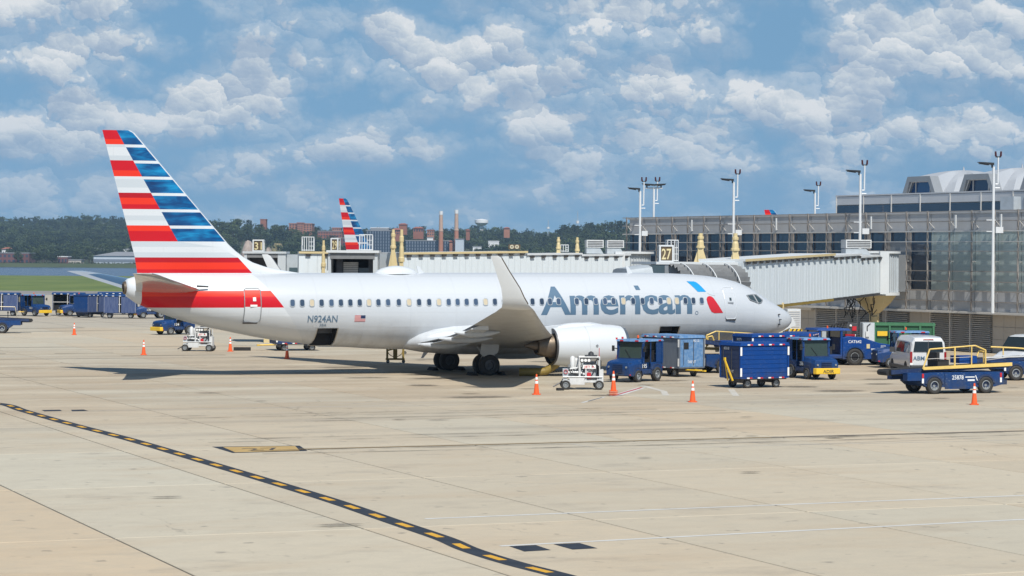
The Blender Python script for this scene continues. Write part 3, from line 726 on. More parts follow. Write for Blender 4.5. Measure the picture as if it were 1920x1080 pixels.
# ================================================================== AIRLINER
SEC = [  # u from main gear, top, bottom, half width
    (19.66, 2.70, 2.62, .02), (19.60, 2.88, 2.42, .21), (19.42, 3.07, 2.24, .40), (19.1, 3.27, 2.04, .62), (18.6, 3.53, 1.84, .88), (18.1, 3.79, 1.70, 1.09), (17.6, 4.08, 1.56, 1.27),
    (17.1, 4.38, 1.47, 1.42), (16.6, 4.62, 1.41, 1.54), (16.0, 4.83, 1.36, 1.65), (15.2, 5.01, 1.32, 1.76), (14.3, 5.13, 1.29, 1.83), (13.2, 5.22, 1.28, 1.87), (12.0, 5.27, 1.27, 1.88), (10.0, 5.30, 1.27, 1.88),
    (8, 5.30, 1.27, 1.88), (6, 5.30, 1.27, 1.88), (4, 5.30, 1.27, 1.88), (2, 5.30, 1.27, 1.88), (0, 5.30, 1.27, 1.88), (-2, 5.30, 1.27, 1.88), (-4, 5.30, 1.29, 1.88), (-5.5, 5.30, 1.35, 1.88), (-7.4, 5.30, 1.48, 1.88),
    (-9.0, 5.30, 1.63, 1.865), (-10.6, 5.30, 1.83, 1.82), (-11.9, 5.30, 2.06, 1.73), (-13.1, 5.30, 2.31, 1.60), (-14.2, 5.29, 2.54, 1.44), (-15.2, 5.28, 2.80, 1.25), (-16.1, 5.26, 3.08, 1.05), (-17.1, 5.22, 3.44, .81), (-17.9, 5.14, 3.80, .58), (-18.3, 5.02, 4.08, .42), (-18.42, 4.92, 4.22, .33)]
def secat(u):
    for a, b in zip(SEC, SEC[1:]):
        if a[0] >= u >= b[0]:
            t = (a[0] - u) / (a[0] - b[0])
            return tuple(a[k] + (b[k] - a[k]) * t for k in (1, 2, 3))
    return SEC[-1][1:] if u < 0 else SEC[0][1:]
def fus_l(u, z):
    zt, zb, hw = secat(u); zc = (zt + zb) / 2; b = (zt - zb) / 2
    return hw * math.sqrt(max(0.0, 1 - ((z - zc) / b) ** 2))
def fus_n(u, z):
    """outward normal on the starboard side in the (y,z) plane"""
    zt, zb, hw = secat(u); zc = (zt + zb) / 2; b = (zt - zb) / 2
    l = fus_l(u, z); n = Vector((0, -l / hw ** 2, (z - zc) / b ** 2)); return n.normalized()

plane = thing('airliner', 'white twin-engine airliner with striped tail, parked nose right at the jet bridge', 'airliner', (-2.427, 129.79, 0), R(22.686), 'airliners with red, white and blue striped tails')
plane.rotation_euler = (0, -R(0.258), R(22.686))

def bisect(bm, co, no):
    bmesh.ops.bisect_plane(bm, geom=bm.verts[:] + bm.edges[:] + bm.faces[:], plane_co=co, plane_no=no, dist=1e-5)

def build_fuselage():
    NA = 48; rings = []
    us = []
    for a, b in zip(SEC, SEC[1:]):
        st = max(1, int((a[0] - b[0]) / 0.55))
        us += [a[0] + (b[0] - a[0]) * k / st for k in range(st)]
    us.append(SEC[-1][0])
    # smooth the profile a little by sampling a spline through the sections
    for u in us:
        zt, zb, hw = secat(u); zc = (zt + zb) / 2; b = (zt - zb) / 2
        rings.append([(u, hw * math.sin(2 * math.pi * k / NA), zc + b * math.cos(2 * math.pi * k / NA)) for k in range(NA)])
    mb = MB(); mb.loft(rings, 0, True, True)
    me = mb.mesh('fuselage', [M_silver, M_white, M_red, M_orange, M_greyp, M_lgrey])
    bm = bmesh.new(); bm.from_mesh(me)
    bmesh.ops.recalc_face_normals(bm, faces=bm.faces[:])
    for z in (4.41, 4.13, 3.56, 3.12, 2.55): bisect(bm, (0, 0, z), (0, 0, 1))
    sl = Vector((.85, 0, .65)).normalized()      # the raked front edge of the tail livery
    bisect(bm, (-11.30, 0, 4.41), sl); bisect(bm, (-10.34, 0, 3.12), sl)
    bisect(bm, (-17.7, 0, 4), (1, 0, .08))
    for (u0, u1, z0, z1) in CARGO:
        for c, n in (((u0, 0, 0), (1, 0, 0)), ((u1, 0, 0), (1, 0, 0)), ((0, 0, z0), (0, 0, 1)), ((0, 0, z1), (0, 0, 1))): bisect(bm, c, n)
    kill = []
    for f in bm.faces:
        c = f.calc_center_median(); mi = 0
        white = (c - Vector((-10.34, 0, 3.12))).dot(sl) < 0
        redz = (c - Vector((-11.30, 0, 4.41))).dot(sl) < 0 and c.x > -17.7
        if white and c.z > 3.12: mi = 1
        if redz and 3.56 < c.z < 4.41: mi = 3 if c.z > 4.13 else 2
        if c.z < 3.12 and white: mi = 4
        f.material_index = mi; f.smooth = True
        for (u0, u1, z0, z1) in CARGO:
            if c.y < 0 and u0 < c.x < u1 and z0 < c.z < z1: kill.append(f)
    bmesh.ops.delete(bm, geom=list(set(kill)), context='FACES')
    bm.to_mesh(me); bm.free(); me.update()
    return link('fuselage', me, plane)
CARGO = [(-8.80, -7.70, 1.56, 2.50), (10.66, 11.86, 1.66, 2.42)]
fuselage = build_fuselage()

def conform(vs, fs, u0, z0, off, step=0.09):
    """lay flat lettering (x,y) on the starboard skin"""
    me = bpy.data.meshes.new('t'); me.from_pydata([(v[0] + u0, 0, v[1] + z0) for v in vs], [], fs)
    bm = bmesh.new(); bm.from_mesh(me); bpy.data.meshes.remove(me)
    zs = [v.co.z for v in bm.verts]; xs = [v.co.x for v in bm.verts]
    z = math.floor(min(zs) / step) * step
    while z < max(zs): bisect(bm, (0, 0, z), (0, 0, 1)); z += step
    if max(xs) > 12:
        x = 12.0
        while x < max(xs): bisect(bm, (x, 0, 0), (1, 0, 0)); x += 0.25
    for v in bm.verts:
        u, zz = v.co.x, v.co.z; n = fus_n(u, zz)
        v.co = Vector((u, -fus_l(u, zz), zz)) + n * off
    return bm
def skin(name, vs, fs, u0, z0, off, m, parent=fuselage, step=0.09):
    bm = conform(vs, fs, u0, z0, off, step); me = bpy.data.meshes.new(name); bm.to_mesh(me); bm.free()
    me.materials.append(m)
    for p in me.polygons: p.use_smooth = True
    # normals outwards (towards -y)
    if sum(p.normal.y for p in me.polygons) > 0: me.flip_normals()
    return link(name, me, parent)
vs, fs = text_verts('Amer\u0131can', 1.42, 0.022, 8.98, 0.96)
vs = [Vector((v.x, v.y * (1.06 if v.y > 0 else 1), 0)) for v in vs]
skin('airline_lettering', vs, fs, 3.53, 3.12, 0.005, M_logogrey)
skin('letter_dot', [(9.18, 4.62), (9.45, 4.62), (9.52, 4.38), (9.25, 4.38)], [(0, 1, 2, 3)], 0, 0, 0.005, M_logogrey)
vs, fs = text_verts('N924AN', 0.36, 0.012, 1.58); skin('registration_lettering', vs, fs, -9.38, 2.80, 0.012, M_logogrey)
vs, fs = text_verts('3BA', 0.15, 0.0, 0.38); skin('fleet_lettering', vs, fs, -8.73, 2.58, 0.012, M_logogrey)
def poly(name, pts, m, off=0.012): return skin(name, [(a, b) for a, b in pts], [tuple(range(len(pts)))], 0, 0, off, m)
poly('emblem_blue_wing', [(12.52, 4.84), (12.98, 4.83), (13.10, 4.78), (13.22, 4.66), (13.50, 4.27), (12.98, 4.27)][::-1], M_logoblue)
poly('emblem_red_wing', [(13.43, 3.88), (13.50, 3.99), (13.62, 4.04), (13.76, 4.02), (13.88, 3.93), (14.42, 3.12), (13.88, 3.11), (13.70, 3.18), (13.56, 3.40), (13.46, 3.66)], M_logored)
poly('emblem_grey_head', [(13.55, 4.22), (13.74, 4.24), (13.94, 4.16), (14.02, 4.06), (13.66, 4.12)], M_lgrey)
skin('trademark_ring', *(lambda n: ([(math.cos(2 * math.pi * k / n) * r, math.sin(2 * math.pi * k / n) * r) for r in (.10, .075) for k in range(n)], [(k, (k + 1) % n, n + (k + 1) % n, n + k) for k in range(n)]))(14), 12.78, 3.13, 0.012, M_logogrey)
# flag
fl = poly('flag', [(-6.88, 2.83), (-6.30, 2.83), (-6.30, 3.14), (-6.88, 3.14)], M_wband)
for k in range(7):
    z = 2.83 + 0.31 * (2 * k) / 13
    skin('flag_stripe', [(-6.88, z), (-6.30 if z < 2.96 else -6.55, z), (-6.30 if z < 2.96 else -6.55, z + .31 / 13), (-6.88, z + .31 / 13)], [(0, 1, 2, 3)], 0, 0, 0.018, M_rband, fl)
skin('flag_canton', [(-6.55, 2.975), (-6.30, 2.975), (-6.30, 3.14), (-6.55, 3.14)], [(0, 1, 2, 3)], 0, 0, 0.020, M_navy, fl)

# cabin windows
def window_mesh(name, pane):
    def rr(w_, h_, n=4, c=.1):
        p = []
        for cx, cz, a0 in ((w_ - c, h_ - c, 0), (-w_ + c, h_ - c, 90), (-w_ + c, -h_ + c, 180), (w_ - c, -h_ + c, 270)):
            for k in range(n + 1):
                a = R(a0 + 90 * k / n); p.append((cx + c * math.cos(a), cz + c * math.sin(a)))
        return p
    o = rr(.145, .205); i = rr(.112, .17, c=.085); n = len(o)
    vs = [(x, -.016, z) for x, z in o] + [(x, -.026, z) for x, z in i] + [(x, -.018, z) for x, z in i]
    fs = [(k, (k + 1) % n, n + (k + 1) % n, n + k) for k in range(n)] + [(n + k, n + (k + 1) % n, 2 * n + (k + 1) % n, 2 * n + k) for k in range(n)]
    mb = MB().add(vs, fs, 0).add(vs[2 * n:], [tuple(range(n))], 1)
    me = mb.mesh(name, [M_winfr, pane]); mb.fix(me)
    if me.polygons[-1].normal.y > 0: me.flip_normals()
    return me
WIN = window_mesh('cabin_window', M_cabwin); WINB = window_mesh('cabin_window', M_shade)
WU = [-10.21, -9.7, -9.18, -8.67, -8.14, -7.63, -7.12, -6.61, -6.1, -5.59, -5.06, -4.47, -3.9, -3.35, -2.79, -2.24, -1.7, -1.2, -.69, -.17, .38, .91, 1.45, 2.02, 2.55, 3.06, 3.6, 4.07, 4.57, 5.63, 6.19, 6.75, 7.29, 7.79, 8.39, 8.96, 9.52, 10.07, 10.6, 11.11, 11.59, 12.11, 12.6, 13.11]
BL = (2, 8, 12, 15, 20, 34, 40, 39)
for k, u in enumerate(WU):
    z = 3.79; n = fus_n(u, z)
    link('cabin_window', WINB if k in BL else WIN, fuselage, (u, -fus_l(u, z), z), (-math.atan2(n.z, -n.y), 0, 0))

# doors: a skin panel with a raised frame
def door(u0, u1, z0, z1, mats, name='cabin_door', rim=M_steelgr):
    def rr(c=.16, g=0.0):
        p = []
        for cx, cz, a0 in ((u1 - c - g, z1 - c - g, 0), (u0 + c + g, z1 - c - g, 90), (u0 + c + g, z0 + c + g, 180), (u1 - c - g, z0 + c + g, 270)):
            for k in range(5):
                a = R(a0 + 90 * k / 4); p.append((cx + c * math.cos(a), cz + c * math.sin(a)))
        return p
    p = rr(); nn = len(p); bm = conform(p, [tuple(range(nn))], 0, 0, 0.012, 0.12)
    me = bpy.data.meshes.new(name)
    if len(mats) > 1:
        for f in bm.faces:
            c = f.calc_center_median().z; f.material_index = 1 if 3.56 < c < 4.13 else 2 if 4.13 < c < 4.41 else 0
    bm.to_mesh(me); bm.free()
    for mm in mats: me.materials.append(mm)
    for q in me.polygons: q.use_smooth = True
    if sum(q.normal.y for q in me.polygons) > 0: me.flip_normals()
    d = link(name, me, plane)
    q = rr() ; f = MB()
    pts = []
    for k in range(len(q)):
        a = q[k]; b = q[(k + 1) % len(q)]; st = max(1, int(math.hypot(b[0] - a[0], b[1] - a[1]) / .2))
        pts += [(a[0] + (b[0] - a[0]) * s / st, a[1] + (b[1] - a[1]) * s / st) for s in range(st)]
    pp = [Vector((u, -fus_l(u, z), z)) + fus_n(u, z) * 0.015 for u, z in pts]
    f.tube(pp + [pp[0]], 0.026, 5); f.build('door_frame', rim, d)
    return d
def skinbox(parent, name, u, z, w_, h_, m, off=.02):
    n = fus_n(u, z); M = Matrix.Translation(Vector((u, -fus_l(u, z), z))) @ Matrix.Rotation(-math.atan2(n.z, -n.y), 4, 'X')
    return MB().box(-w_ / 2, w_ / 2, -off - .02, 0, -h_ / 2, h_ / 2, 0, M).build(name, m, parent)
d = door(-12.68, -11.84, 2.83, 4.53, [M_white, M_red, M_orange])
skinbox(d, 'door_handle', -12.22, 3.66, .36, .10, M_wband); skinbox(d, 'door_porthole', -12.18, 3.98, .16, .2, M_wband); skinbox(d, 'door_step', -12.26, 2.80, .9, .10, M_dkmetal, .03)
d = door(14.58, 15.28, 2.78, 4.50, [M_silver], rim=M_white)
skinbox(d, 'door_handle', 14.93, 3.66, .34, .09, M_steelgr); skinbox(d, 'door_porthole', 14.95, 3.86, .12, .16, M_cockpit); skinbox(d, 'door_step', 14.93, 2.75, .62, .07, M_dkmetal, .03)
# open cargo holds
for (u0, u1, z0, z1) in CARGO:
    h = MB(); y1 = -0.35
    P = lambda u, z: (u, -fus_l(u, z) + 0.01, z)
    for a, b in (((u0, z0), (u1, z0)), ((u1, z0), (u1, z1)), ((u1, z1), (u0, z1)), ((u0, z1), (u0, z0))):
        A, B = P(*a), P(*b); h.add([A, B, (b[0], y1, b[1]), (a[0], y1, a[1])], [(0, 1, 2, 3)])
    h.add([(u0, y1, z0), (u1, y1, z0), (u1, y1, z1), (u0, y1, z1)], [(0, 1, 2, 3)])
    h.build('cargo_hold', M_dark, fuselage)
    cd = MB()
    zz = [z0 + (z1 - z0) * k / 6 for k in range(7)]
    # the sill and rim round the hatch
    pts = [Vector(P(u0, z)) for z in zz] + [Vector(P(u1, z)) for z in zz[::-1]]
    cd.tube(pts + [pts[0]], .03, 5)
    cd.build('hatch_rim', M_metal, fuselage)
    # the hatch swings inwards and up: its edge hangs inside the hold
    MB().box(u0 + .05, u1 - .05, y1 - .5, y1 - .42, z1 - .30, z1 - .05).build('cargo_door', M_dkmetal, plane)

# flight deck glazing
def pane(pts, name='cockpit_window'):
    bm = conform(pts, [tuple(range(len(pts)))], 0, 0, 0.022, 0.07); me = bpy.data.meshes.new(name); bm.to_mesh(me); bm.free(); me.materials.append(M_cockpit)
    for q in me.polygons: q.use_smooth = True
    if sum(q.normal.y for q in me.polygons) > 0: me.flip_normals()
    o = link(name, me, plane)
    pp = [Vector((u, -fus_l(u, z), z)) + fus_n(u, z) * 0.02 for u, z in pts]
    MB().tube(pp + [pp[0]], 0.035, 5).build('window_frame', M_steelgr, o)
    return o
pane([(16.14, 4.05), (16.60, 4.08), (16.78, 3.64), (16.30, 3.80)])
pane([(16.66, 4.09), (16.90, 4.06), (17.26, 3.76), (17.08, 3.64), (16.86, 3.60)])
fp = MB()
for sgn in (-1, 1):
    a = [(17.16, 4.17), (17.62, 3.86)]
    fp.add([(16.93, sgn * fus_l(16.93, 4.10), 4.12), (17.32, sgn * fus_l(17.32, 3.78) * 1.0, 3.80), (17.72, sgn * .05, 4.03), (17.15, sgn * .05, 4.37)], [(0, 1, 2, 3)])
fp.build('cockpit_window', M_cockpit, plane)
# small fittings on the nose and belly
for u, z in ((18.35, 2.96), (18.42, 2.70), (18.36, 2.45)): skinbox(fuselage, 'pitot_probe', u, z, .10, .05, M_dkmetal, .12)
skinbox(fuselage, 'drain_mast', 17.05, 1.62, .10, .22, M_dark, .10)
for u in (-2.4, 9.8): MB().prism([(u, 5.28), (u - .32, 5.28), (u - .42, 5.66), (u - .28, 5.66)], 'y', -.02, .02).build('blade_antenna', M_white, plane)
MB().prism([(-2.3, 1.32), (-1.95, 1.32), (-2.42, .80), (-2.55, .80)], 'y', -.015, .015).build('blade_antenna', M_greyp, plane)
rd = MB(); rings = []
for k in range(11):
    t = k / 10; u = -5.2 + 2.5 * t; s = math.sin(math.pi * t) ** .6 if 0 < t < 1 else 0.02
    rings.append([(u, .62 * s * math.cos(R(180 * j / 10)), 5.24 + (.44 * s) * math.sin(R(180 * j / 10))) for j in range(11)])
rd.loft(rings, 0, False); rd.build('antenna_dome', M_white, plane)

# ---- fin
def interp(tab, z):
    for (z1, a), (z0, b) in zip(tab, tab[1:]):
        if z1 >= z >= z0: return a + (b - a) * (z1 - z) / (z1 - z0)
    return tab[-1][1] if z < tab[-1][0] else tab[0][1]
F_TE = [(12.47, -19.61), (6.11, -17.94), (5.3, -17.81), (4.9, -17.75)]
F_LE = [(12.47, -18.20), (12.36, -17.98), (12.02, -17.67), (7.07, -13.33), (6.75, -13.05), (6.44, -12.70), (6.1, -12.25), (5.84, -11.77), (5.62, -11.1), (5.49, -10.48), (5.38, -9.8), (5.29, -9.15), (4.9, -9.0)]
F_B = [(12.47, -18.91), (6.9, -15.79), (6.6, -13.6), (6.09, -12.62), (5.3, -11.9), (4.9, -11.5)]
def build_fin():
    zs = [12.47, 12.36, 12.24, 12.14, 12.02, 11.76, 11.62, 11.35, 11.2, 10.96, 10.82, 10.46, 10.16, 10.02, 9.8, 9.6, 9.34, 9.2, 9.09, 8.76, 8.52, 8.38, 8.2, 7.95, 7.70, 7.55, 7.42, 7.2, 6.90, 6.75, 6.62, 6.44, 6.35, 6.1, 6.09, 5.95, 5.84, 5.78, 5.62, 5.49, 5.38, 5.30, 5.10]
    def redmat(z):
        if z > 11.76: return 2 if z > 12.04 else 3
        if 10.16 < z < 10.96: return 2 if z > 10.46 else 3
        if 8.52 < z < 9.34: return 4 if z > 9.09 else 3 if z > 8.76 else 2
        if 6.90 < z < 7.70: return 3 if z > 7.42 else 2
        if 5.30 < z < 6.09: return 4 if z > 5.84 else 3 if z > 5.49 else 2
        return (0 if (int(z * 3.3) % 2) else 5)
    def bluemat(z):
        for a, b in ((11.76, 12.5), (10.96, 11.62), (10.16, 10.82), (9.34, 10.02), (8.52, 9.2), (7.70, 8.38), (6.90, 7.55)):
            if a < z < b: return 1
        return 0
    mb = MB(); rows = []
    for z in zs:
        te, le, b = interp(F_TE, z), interp(F_LE, z), interp(F_B, z)
        ls = le - min(.10, (le - b) * .2); ch = le - te
        xs = [te + (b - te) * k / 5 for k in range(5)] + [b + (ls - b) * k / 5 for k in range(5)] + [ls, ls + (le - ls) * .6, le]
        def th(x):
            t = (le - x) / ch; base = min(.33, .062 * min(ch, 5.2))
            return base * 2.0 * (1.48 * math.sqrt(max(t, 0)) - .63 * t - 1.76 * t * t + 1.42 * t ** 3 - .51 * t ** 4) / 1.0
        rows.append([(x, th(x), z) for x in xs])
    n = len(rows[0])
    for j in range(len(rows) - 1):
        zm = (zs[j] + zs[j + 1]) / 2
        for k in range(n - 1):
            mi = redmat(zm) if k < 5 else bluemat(zm) if k < 10 else 0
            if zm < 6.9 and k >= 5: mi = 0
            for s in (-1, 1):
                q = [rows[j][k], rows[j + 1][k], rows[j + 1][k + 1], rows[j][k + 1]]
                mb.add([(x, s * y, z) for x, y, z in q], [(0, 1, 2, 3)], mi, True)
    top = rows[0]; mb.add([(x, y, z) for x, y, z in top] + [(x, -y, z) for x, y, z in top[::-1]], [tuple(range(2 * n))], 0)
    te = [(r[0][0], 0, r[0][2]) for r in rows]
    me = mb.mesh('tail_fin', [M_white, M_bluebr, M_red, M_orange, M_dkred, M_lgrey])
    bm = bmesh.new(); bm.from_mesh(me); bmesh.ops.remove_doubles(bm, verts=bm.verts[:], dist=1e-4); bmesh.ops.recalc_face_normals(bm, faces=bm.faces[:]); sharpen(bm, 12); bm.to_mesh(me); bm.free()
    return link('tail_fin', me, plane)
fin = build_fin()
# rudder hinge line
rl = MB()
pts = []
for z in [12.2 - k * .5 for k in range(14)]:
    te, le = interp(F_TE, z), interp(F_LE, z); x = te + (interp(F_TE, z) * 0 + .9 + (12.47 - z) * .11); pts.append((x, z))

def airfoil(n=9):
    up = []
    for k in range(n + 1):
        t = (1 - math.cos(math.pi * k / n)) / 2
        y = 5 * (.2969 * math.sqrt(t) - .126 * t - .3516 * t * t + .2843 * t ** 3 - .1015 * t ** 4)
        up.append((t, y))
    return up
AF = airfoil()
def wing_ring(le, te, l, z, tk, side, tilt=0.0, camber=0.0):
    """ring round an aerofoil section; tilt turns the section plane for winglets (0 flat, 90 upright)"""
    ch = le - te; pts = []
    nz = math.cos(R(tilt)); nl = -math.sin(R(tilt))
    for t, y in AF: pts.append((le - ch * t, (y * tk)))
    for t, y in AF[::-1][1:-1]: pts.append((le - ch * t, (-y * tk * .8)))
    return [(x, side * (l + nl * d), z + nz * d) for x, d in pts]
def build_wing(side):
    W_ = [(1.2, 6.1, -3.3, 1.62, .98), (1.95, 5.35, -3.25, 1.70, .95), (2.8, 4.45, -3.2, 1.80, .88), (3.7, 3.66, -3.15, 1.92, .78), (5.6, 2.50, -3.12, 2.15, .58), (8.0, 1.25, -3.42, 2.46, .44), (11, -.30, -3.98, 2.87, .34), (14, -1.85, -4.50, 3.32, .26), (16.2, -2.98, -4.90, 3.66, .20), (17.0, -3.42, -5.06, 3.80, .165)]
    mb = MB(); mb.loft([wing_ring(le, te, l, z, tk, side) for l, le, te, z, tk in W_])
    o = mb.build('wing', M_wing, plane)
    wl = [(17.0, -3.42, -5.06, 3.80, .165, 0), (17.28, -3.62, -5.08, 3.87, .15, 22), (17.48, -3.86, -5.12, 4.04, .14, 50), (17.60, -4.10, -5.18, 4.33, .125, 72), (17.68, -4.34, -5.27, 4.75, .11, 80), (17.80, -4.94, -5.60, 5.55, .085, 81), (17.88, -5.34, -5.84, 6.14, .06, 81), (17.895, -5.52, -5.87, 6.24, .03, 81)]
    mb = MB(); mb.loft([wing_ring(le, te, l, z, tk, side, ti) for l, le, te, z, tk, ti in wl])
    mb.build('winglet', [M_wlet], o)
    # leading edge strip on the winglet
    st = MB(); st.tube([(le + .005, side * l, z) for l, le, te, z, tk, ti in wl[2:-1]], .03, 5); st.build('leading_edge', M_exhaust if side < 0 else M_metal, o)
    # slats along the leading edge, bare metal
    for a, b in ((5.9, 8.3), (8.35, 11.1), (11.15, 14.0), (14.05, 16.3)):
        def at_(l):
            for p, q in zip(W_, W_[1:]):
                if p[0] <= l <= q[0]:
                    t = (l - p[0]) / (q[0] - p[0]); return [p[k] + (q[k] - p[k]) * t for k in range(5)]
        s_ = MB(); rs = []
        for l in (a, b):
            _, le, te, z, tk = at_(l); r_ = [p for p in wing_ring(le + .012, te, l, z, tk + .008, side)]
            ch = le - te; n2 = 4
            up = r_[:n2]; lo = [r_[-k] for k in range(1, 2)]
            rs.append(lo[::-1] + up)
        s_.loft(rs, 0, False); s_.build('slat', M_metal, o)
    # drooped trailing edge flaps
    for a, b in ((2.1, 5.3), (5.7, 11.0)):
        f_ = MB(); rs = []
        for l in (a, b):
            _, le, te, z, tk = at_(l); c = 1.35 if l < 5.6 else (1.25 if l < 8 else .95)
            rs.append([(te + c * .85, side * l, z - .02), (te + c * .85, side * l, z - .24), (te - .12, side * l, z - .20), (te - .12, side * l, z - .17), (te + c * .3, side * l, z - .05)])
        f_.loft(rs, 0, True, False); f_.build('flap', M_greyp, o)
    f_ = MB(); rs = []
    for l in (12.4, 15.8):
        _, le, te, z, tk = at_(l); rs.append([(te + .5, side * l, z + .02), (te + .5, side * l, z - .05), (te - .02, side * l, z - .02), (te - .02, side * l, z)])
    f_.loft(rs, 0, True, False); f_.build('aileron', M_wing, o)
    for l, ln in ((3.35, 2.9), (6.55, 2.9), (9.55, 2.4)):
        _, le, te, z, tk = at_(l); c = MB(); rs = []
        for k in range(9):
            t = k / 8; x = te + ln * .72 - ln * t; s = math.sin(math.pi * (t * .96 + .02)) ** .7
            zc = z - .20 - .08 * math.sin(math.pi * t)
            rs.append([(x, side * l +   .13 * s * math.cos(R(45 * q)), zc + .17 * s * math.sin(R(45 * q))) for q in range(8)])
        c.loft(rs); c.build('flap_fairing', M_silver, o)
    return o
wing_near = build_wing(-1); wing_far = build_wing(1)
# belly fairing where the wings join
fr = MB(); rings = []
for u, hw, zt, zb in ((-4.05, .25, 1.75, 1.50), (-3.7, 1.35, 2.0, 1.36), (-3.2, 1.88, 2.28, 1.24), (-2.5, 2.10, 2.56, 1.12), (-1.4, 2.18, 2.78, 1.02), (0, 2.20, 2.86, .98), (2, 2.20, 2.74, .96), (4, 2.18, 2.62, .97), (5.6, 2.08, 2.55, 1.0), (6.8, 1.75, 2.2, 1.1), (7.6, 1.0, 1.7, 1.22), (8.0, .3, 1.5, 1.27)):
    zc = (zt + zb) / 2; b = (zt - zb) / 2
    rings.append([(u, hw * math.copysign(abs(math.sin(2 * math.pi * k / 28)) ** .75, math.sin(2 * math.pi * k / 28)), zc + b * math.copysign(abs(math.cos(2 * math.pi * k / 28)) ** .85, math.cos(2 * math.pi * k / 28))) for k in range(28)])
fr.loft(rings); fr.build('wing_fairing', M_silver, plane)

# ---- engines
def build_engine(side):
    E_ = [(6.86, .86), (6.90, .93), (6.86, .99), (6.7, 1.04), (6.2, 1.10), (5.4, 1.125), (4.6, 1.11), (3.8, 1.06), (3.2, 1.00), (2.88, .955)]
    l = side * 4.83; zc = 1.53
    def ring(u, r, cz=0.0):
        out = []
        for k in range(32):
            a = 2 * math.pi * k / 32; y = r * math.cos(a); z = r * math.sin(a)
            fl = max(0, (u - 3) / 4)
            if z < 0: z *= 1 - .055 * fl; y *= 1 + .03 * fl
            out.append((u, l + y, zc + cz + z))
        return out
    eng = thing_part('engine', plane)
    mb = MB(); mb.loft([ring(u, r) for u, r in E_], 0, False); ncl = mb.build('nacelle', M_nac, eng)
    lip = MB(); lip.loft([ring(u, r) for u, r in ((6.60, .80), (6.80, .82), (6.90, .87), (6.935, .93), (6.90, .99), (6.72, 1.045))], 0, False); lip.build('inlet_lip', M_metal, eng)
    ins = MB(); ins.loft([ring(u, r) for u, r in ((6.60, .80), (6.0, .80), (5.9, .10))], 0, True); ins.build('fan', M_dkmetal, eng)
    sp = MB(); sp.lathe([(0, .26), (.25, .2), (.45, .02)], (5.9, l, zc), (1, 0, 0)); sp.build('spinner', M_dkmetal, eng)
    noz = MB(); noz.loft([ring(u, r) for u, r in ((2.88, .957), (2.80, .95), (2.78, .925), (2.95, .90), (3.6, .86), (3.7, .60))], 0, False); noz.build('fan_nozzle', M_dkmetal, eng)
    inn = MB(); inn.loft([ring(u, r) for u, r in ((3.72, .88), (3.2, .86), (2.98, .885))], 0, False); inn.build('nozzle_liner', M_cream, eng)
    core = MB(); core.loft([ring(u, r, .05) for u, r in ((3.7, .70), (3.0, .66), (2.4, .58), (2.0, .46), (1.98, .40), (2.3, .36))], 0, False); core.build('core_cowl', M_exhaust, eng)
    plug = MB(); plug.loft([ring(u, r, .05) for u, r in ((2.4, .30), (1.9, .25), (1.35, .05))]); plug.build('exhaust_plug', M_exhaust, eng)
    py = MB(); py.loft([[(5.9, l - .16, 2.62), (5.9, l + .16, 2.62), (3.4, l + .18, 2.2), (0.4, l + .1, 1.85), (0.4, l - .1, 1.85), (3.4, l - .18, 2.2)],
                        [(5.0, l - .12, 2.78), (5.0, l + .12, 2.78), (3.0, l + .16, 2.62), (0.3, l + .08, 2.25), (0.3, l - .08, 2.25), (3.0, l - .16, 2.62)]], 0, True, False)
    py.build('pylon', M_silver, eng)
    hump = MB(); rs = []
    for k in range(9):
        t = k / 8; u = 6.0 - 3.2 * t; s = math.sin(math.pi * (.03 + .94 * t)) ** .7
        rs.append([(u, l + .34 * s * math.cos(R(180 * q / 8)), zc + .93 + .30 * s * math.sin(R(180 * q / 8))) for q in range(9)])
    hump.loft(rs, 0, False); hump.build('pylon_fairing', M_nac, eng)
    # cowl split line, latch and warning marks on the outboard side
    for u in (4.55,):
        ln = MB(); ln.tube([(u + .02 * math.sin(a * .4), l + side * 1.118 * math.cos(R(a * 14 - 70)), zc + 1.118 * math.sin(R(a * 14 - 70))) for a in range(11)], .008, 4); ln.build('cowl_seam', M_greyp, eng)
    for u, a in ((6.1, 22), (6.45, 24)):
        c = (u, l + side * 1.10 * math.cos(R(a)), zc + 1.10 * math.sin(R(a))); mm = MB(); mm.box(u - .05, u + .05, c[1] - .02, c[1] + .02, c[2] - .05, c[2] + .05); mm.build('warning_mark', M_rband, eng)
    mm = MB(); mm.tube([(6.12, l + side * 1.115 * math.cos(R(a)), zc + 1.115 * math.sin(R(a))) for a in (20, 5, -12, -28, -40)], .012, 4); mm.build('warning_line', M_rband, eng)
    mm = MB(); mm.cyl((4.95, l + side * 1.10, zc + .05), (4.95, l + side * 1.14, zc + .05), .07, n=10); mm.build('cowl_port', M_steelgr, eng)
    return eng
def thing_part(name, parent):
    o = bpy.data.objects.new(name, None); COL.objects.link(o); o.parent = parent; o.empty_display_size = .3; return o
build_engine(-1); build_engine(1)

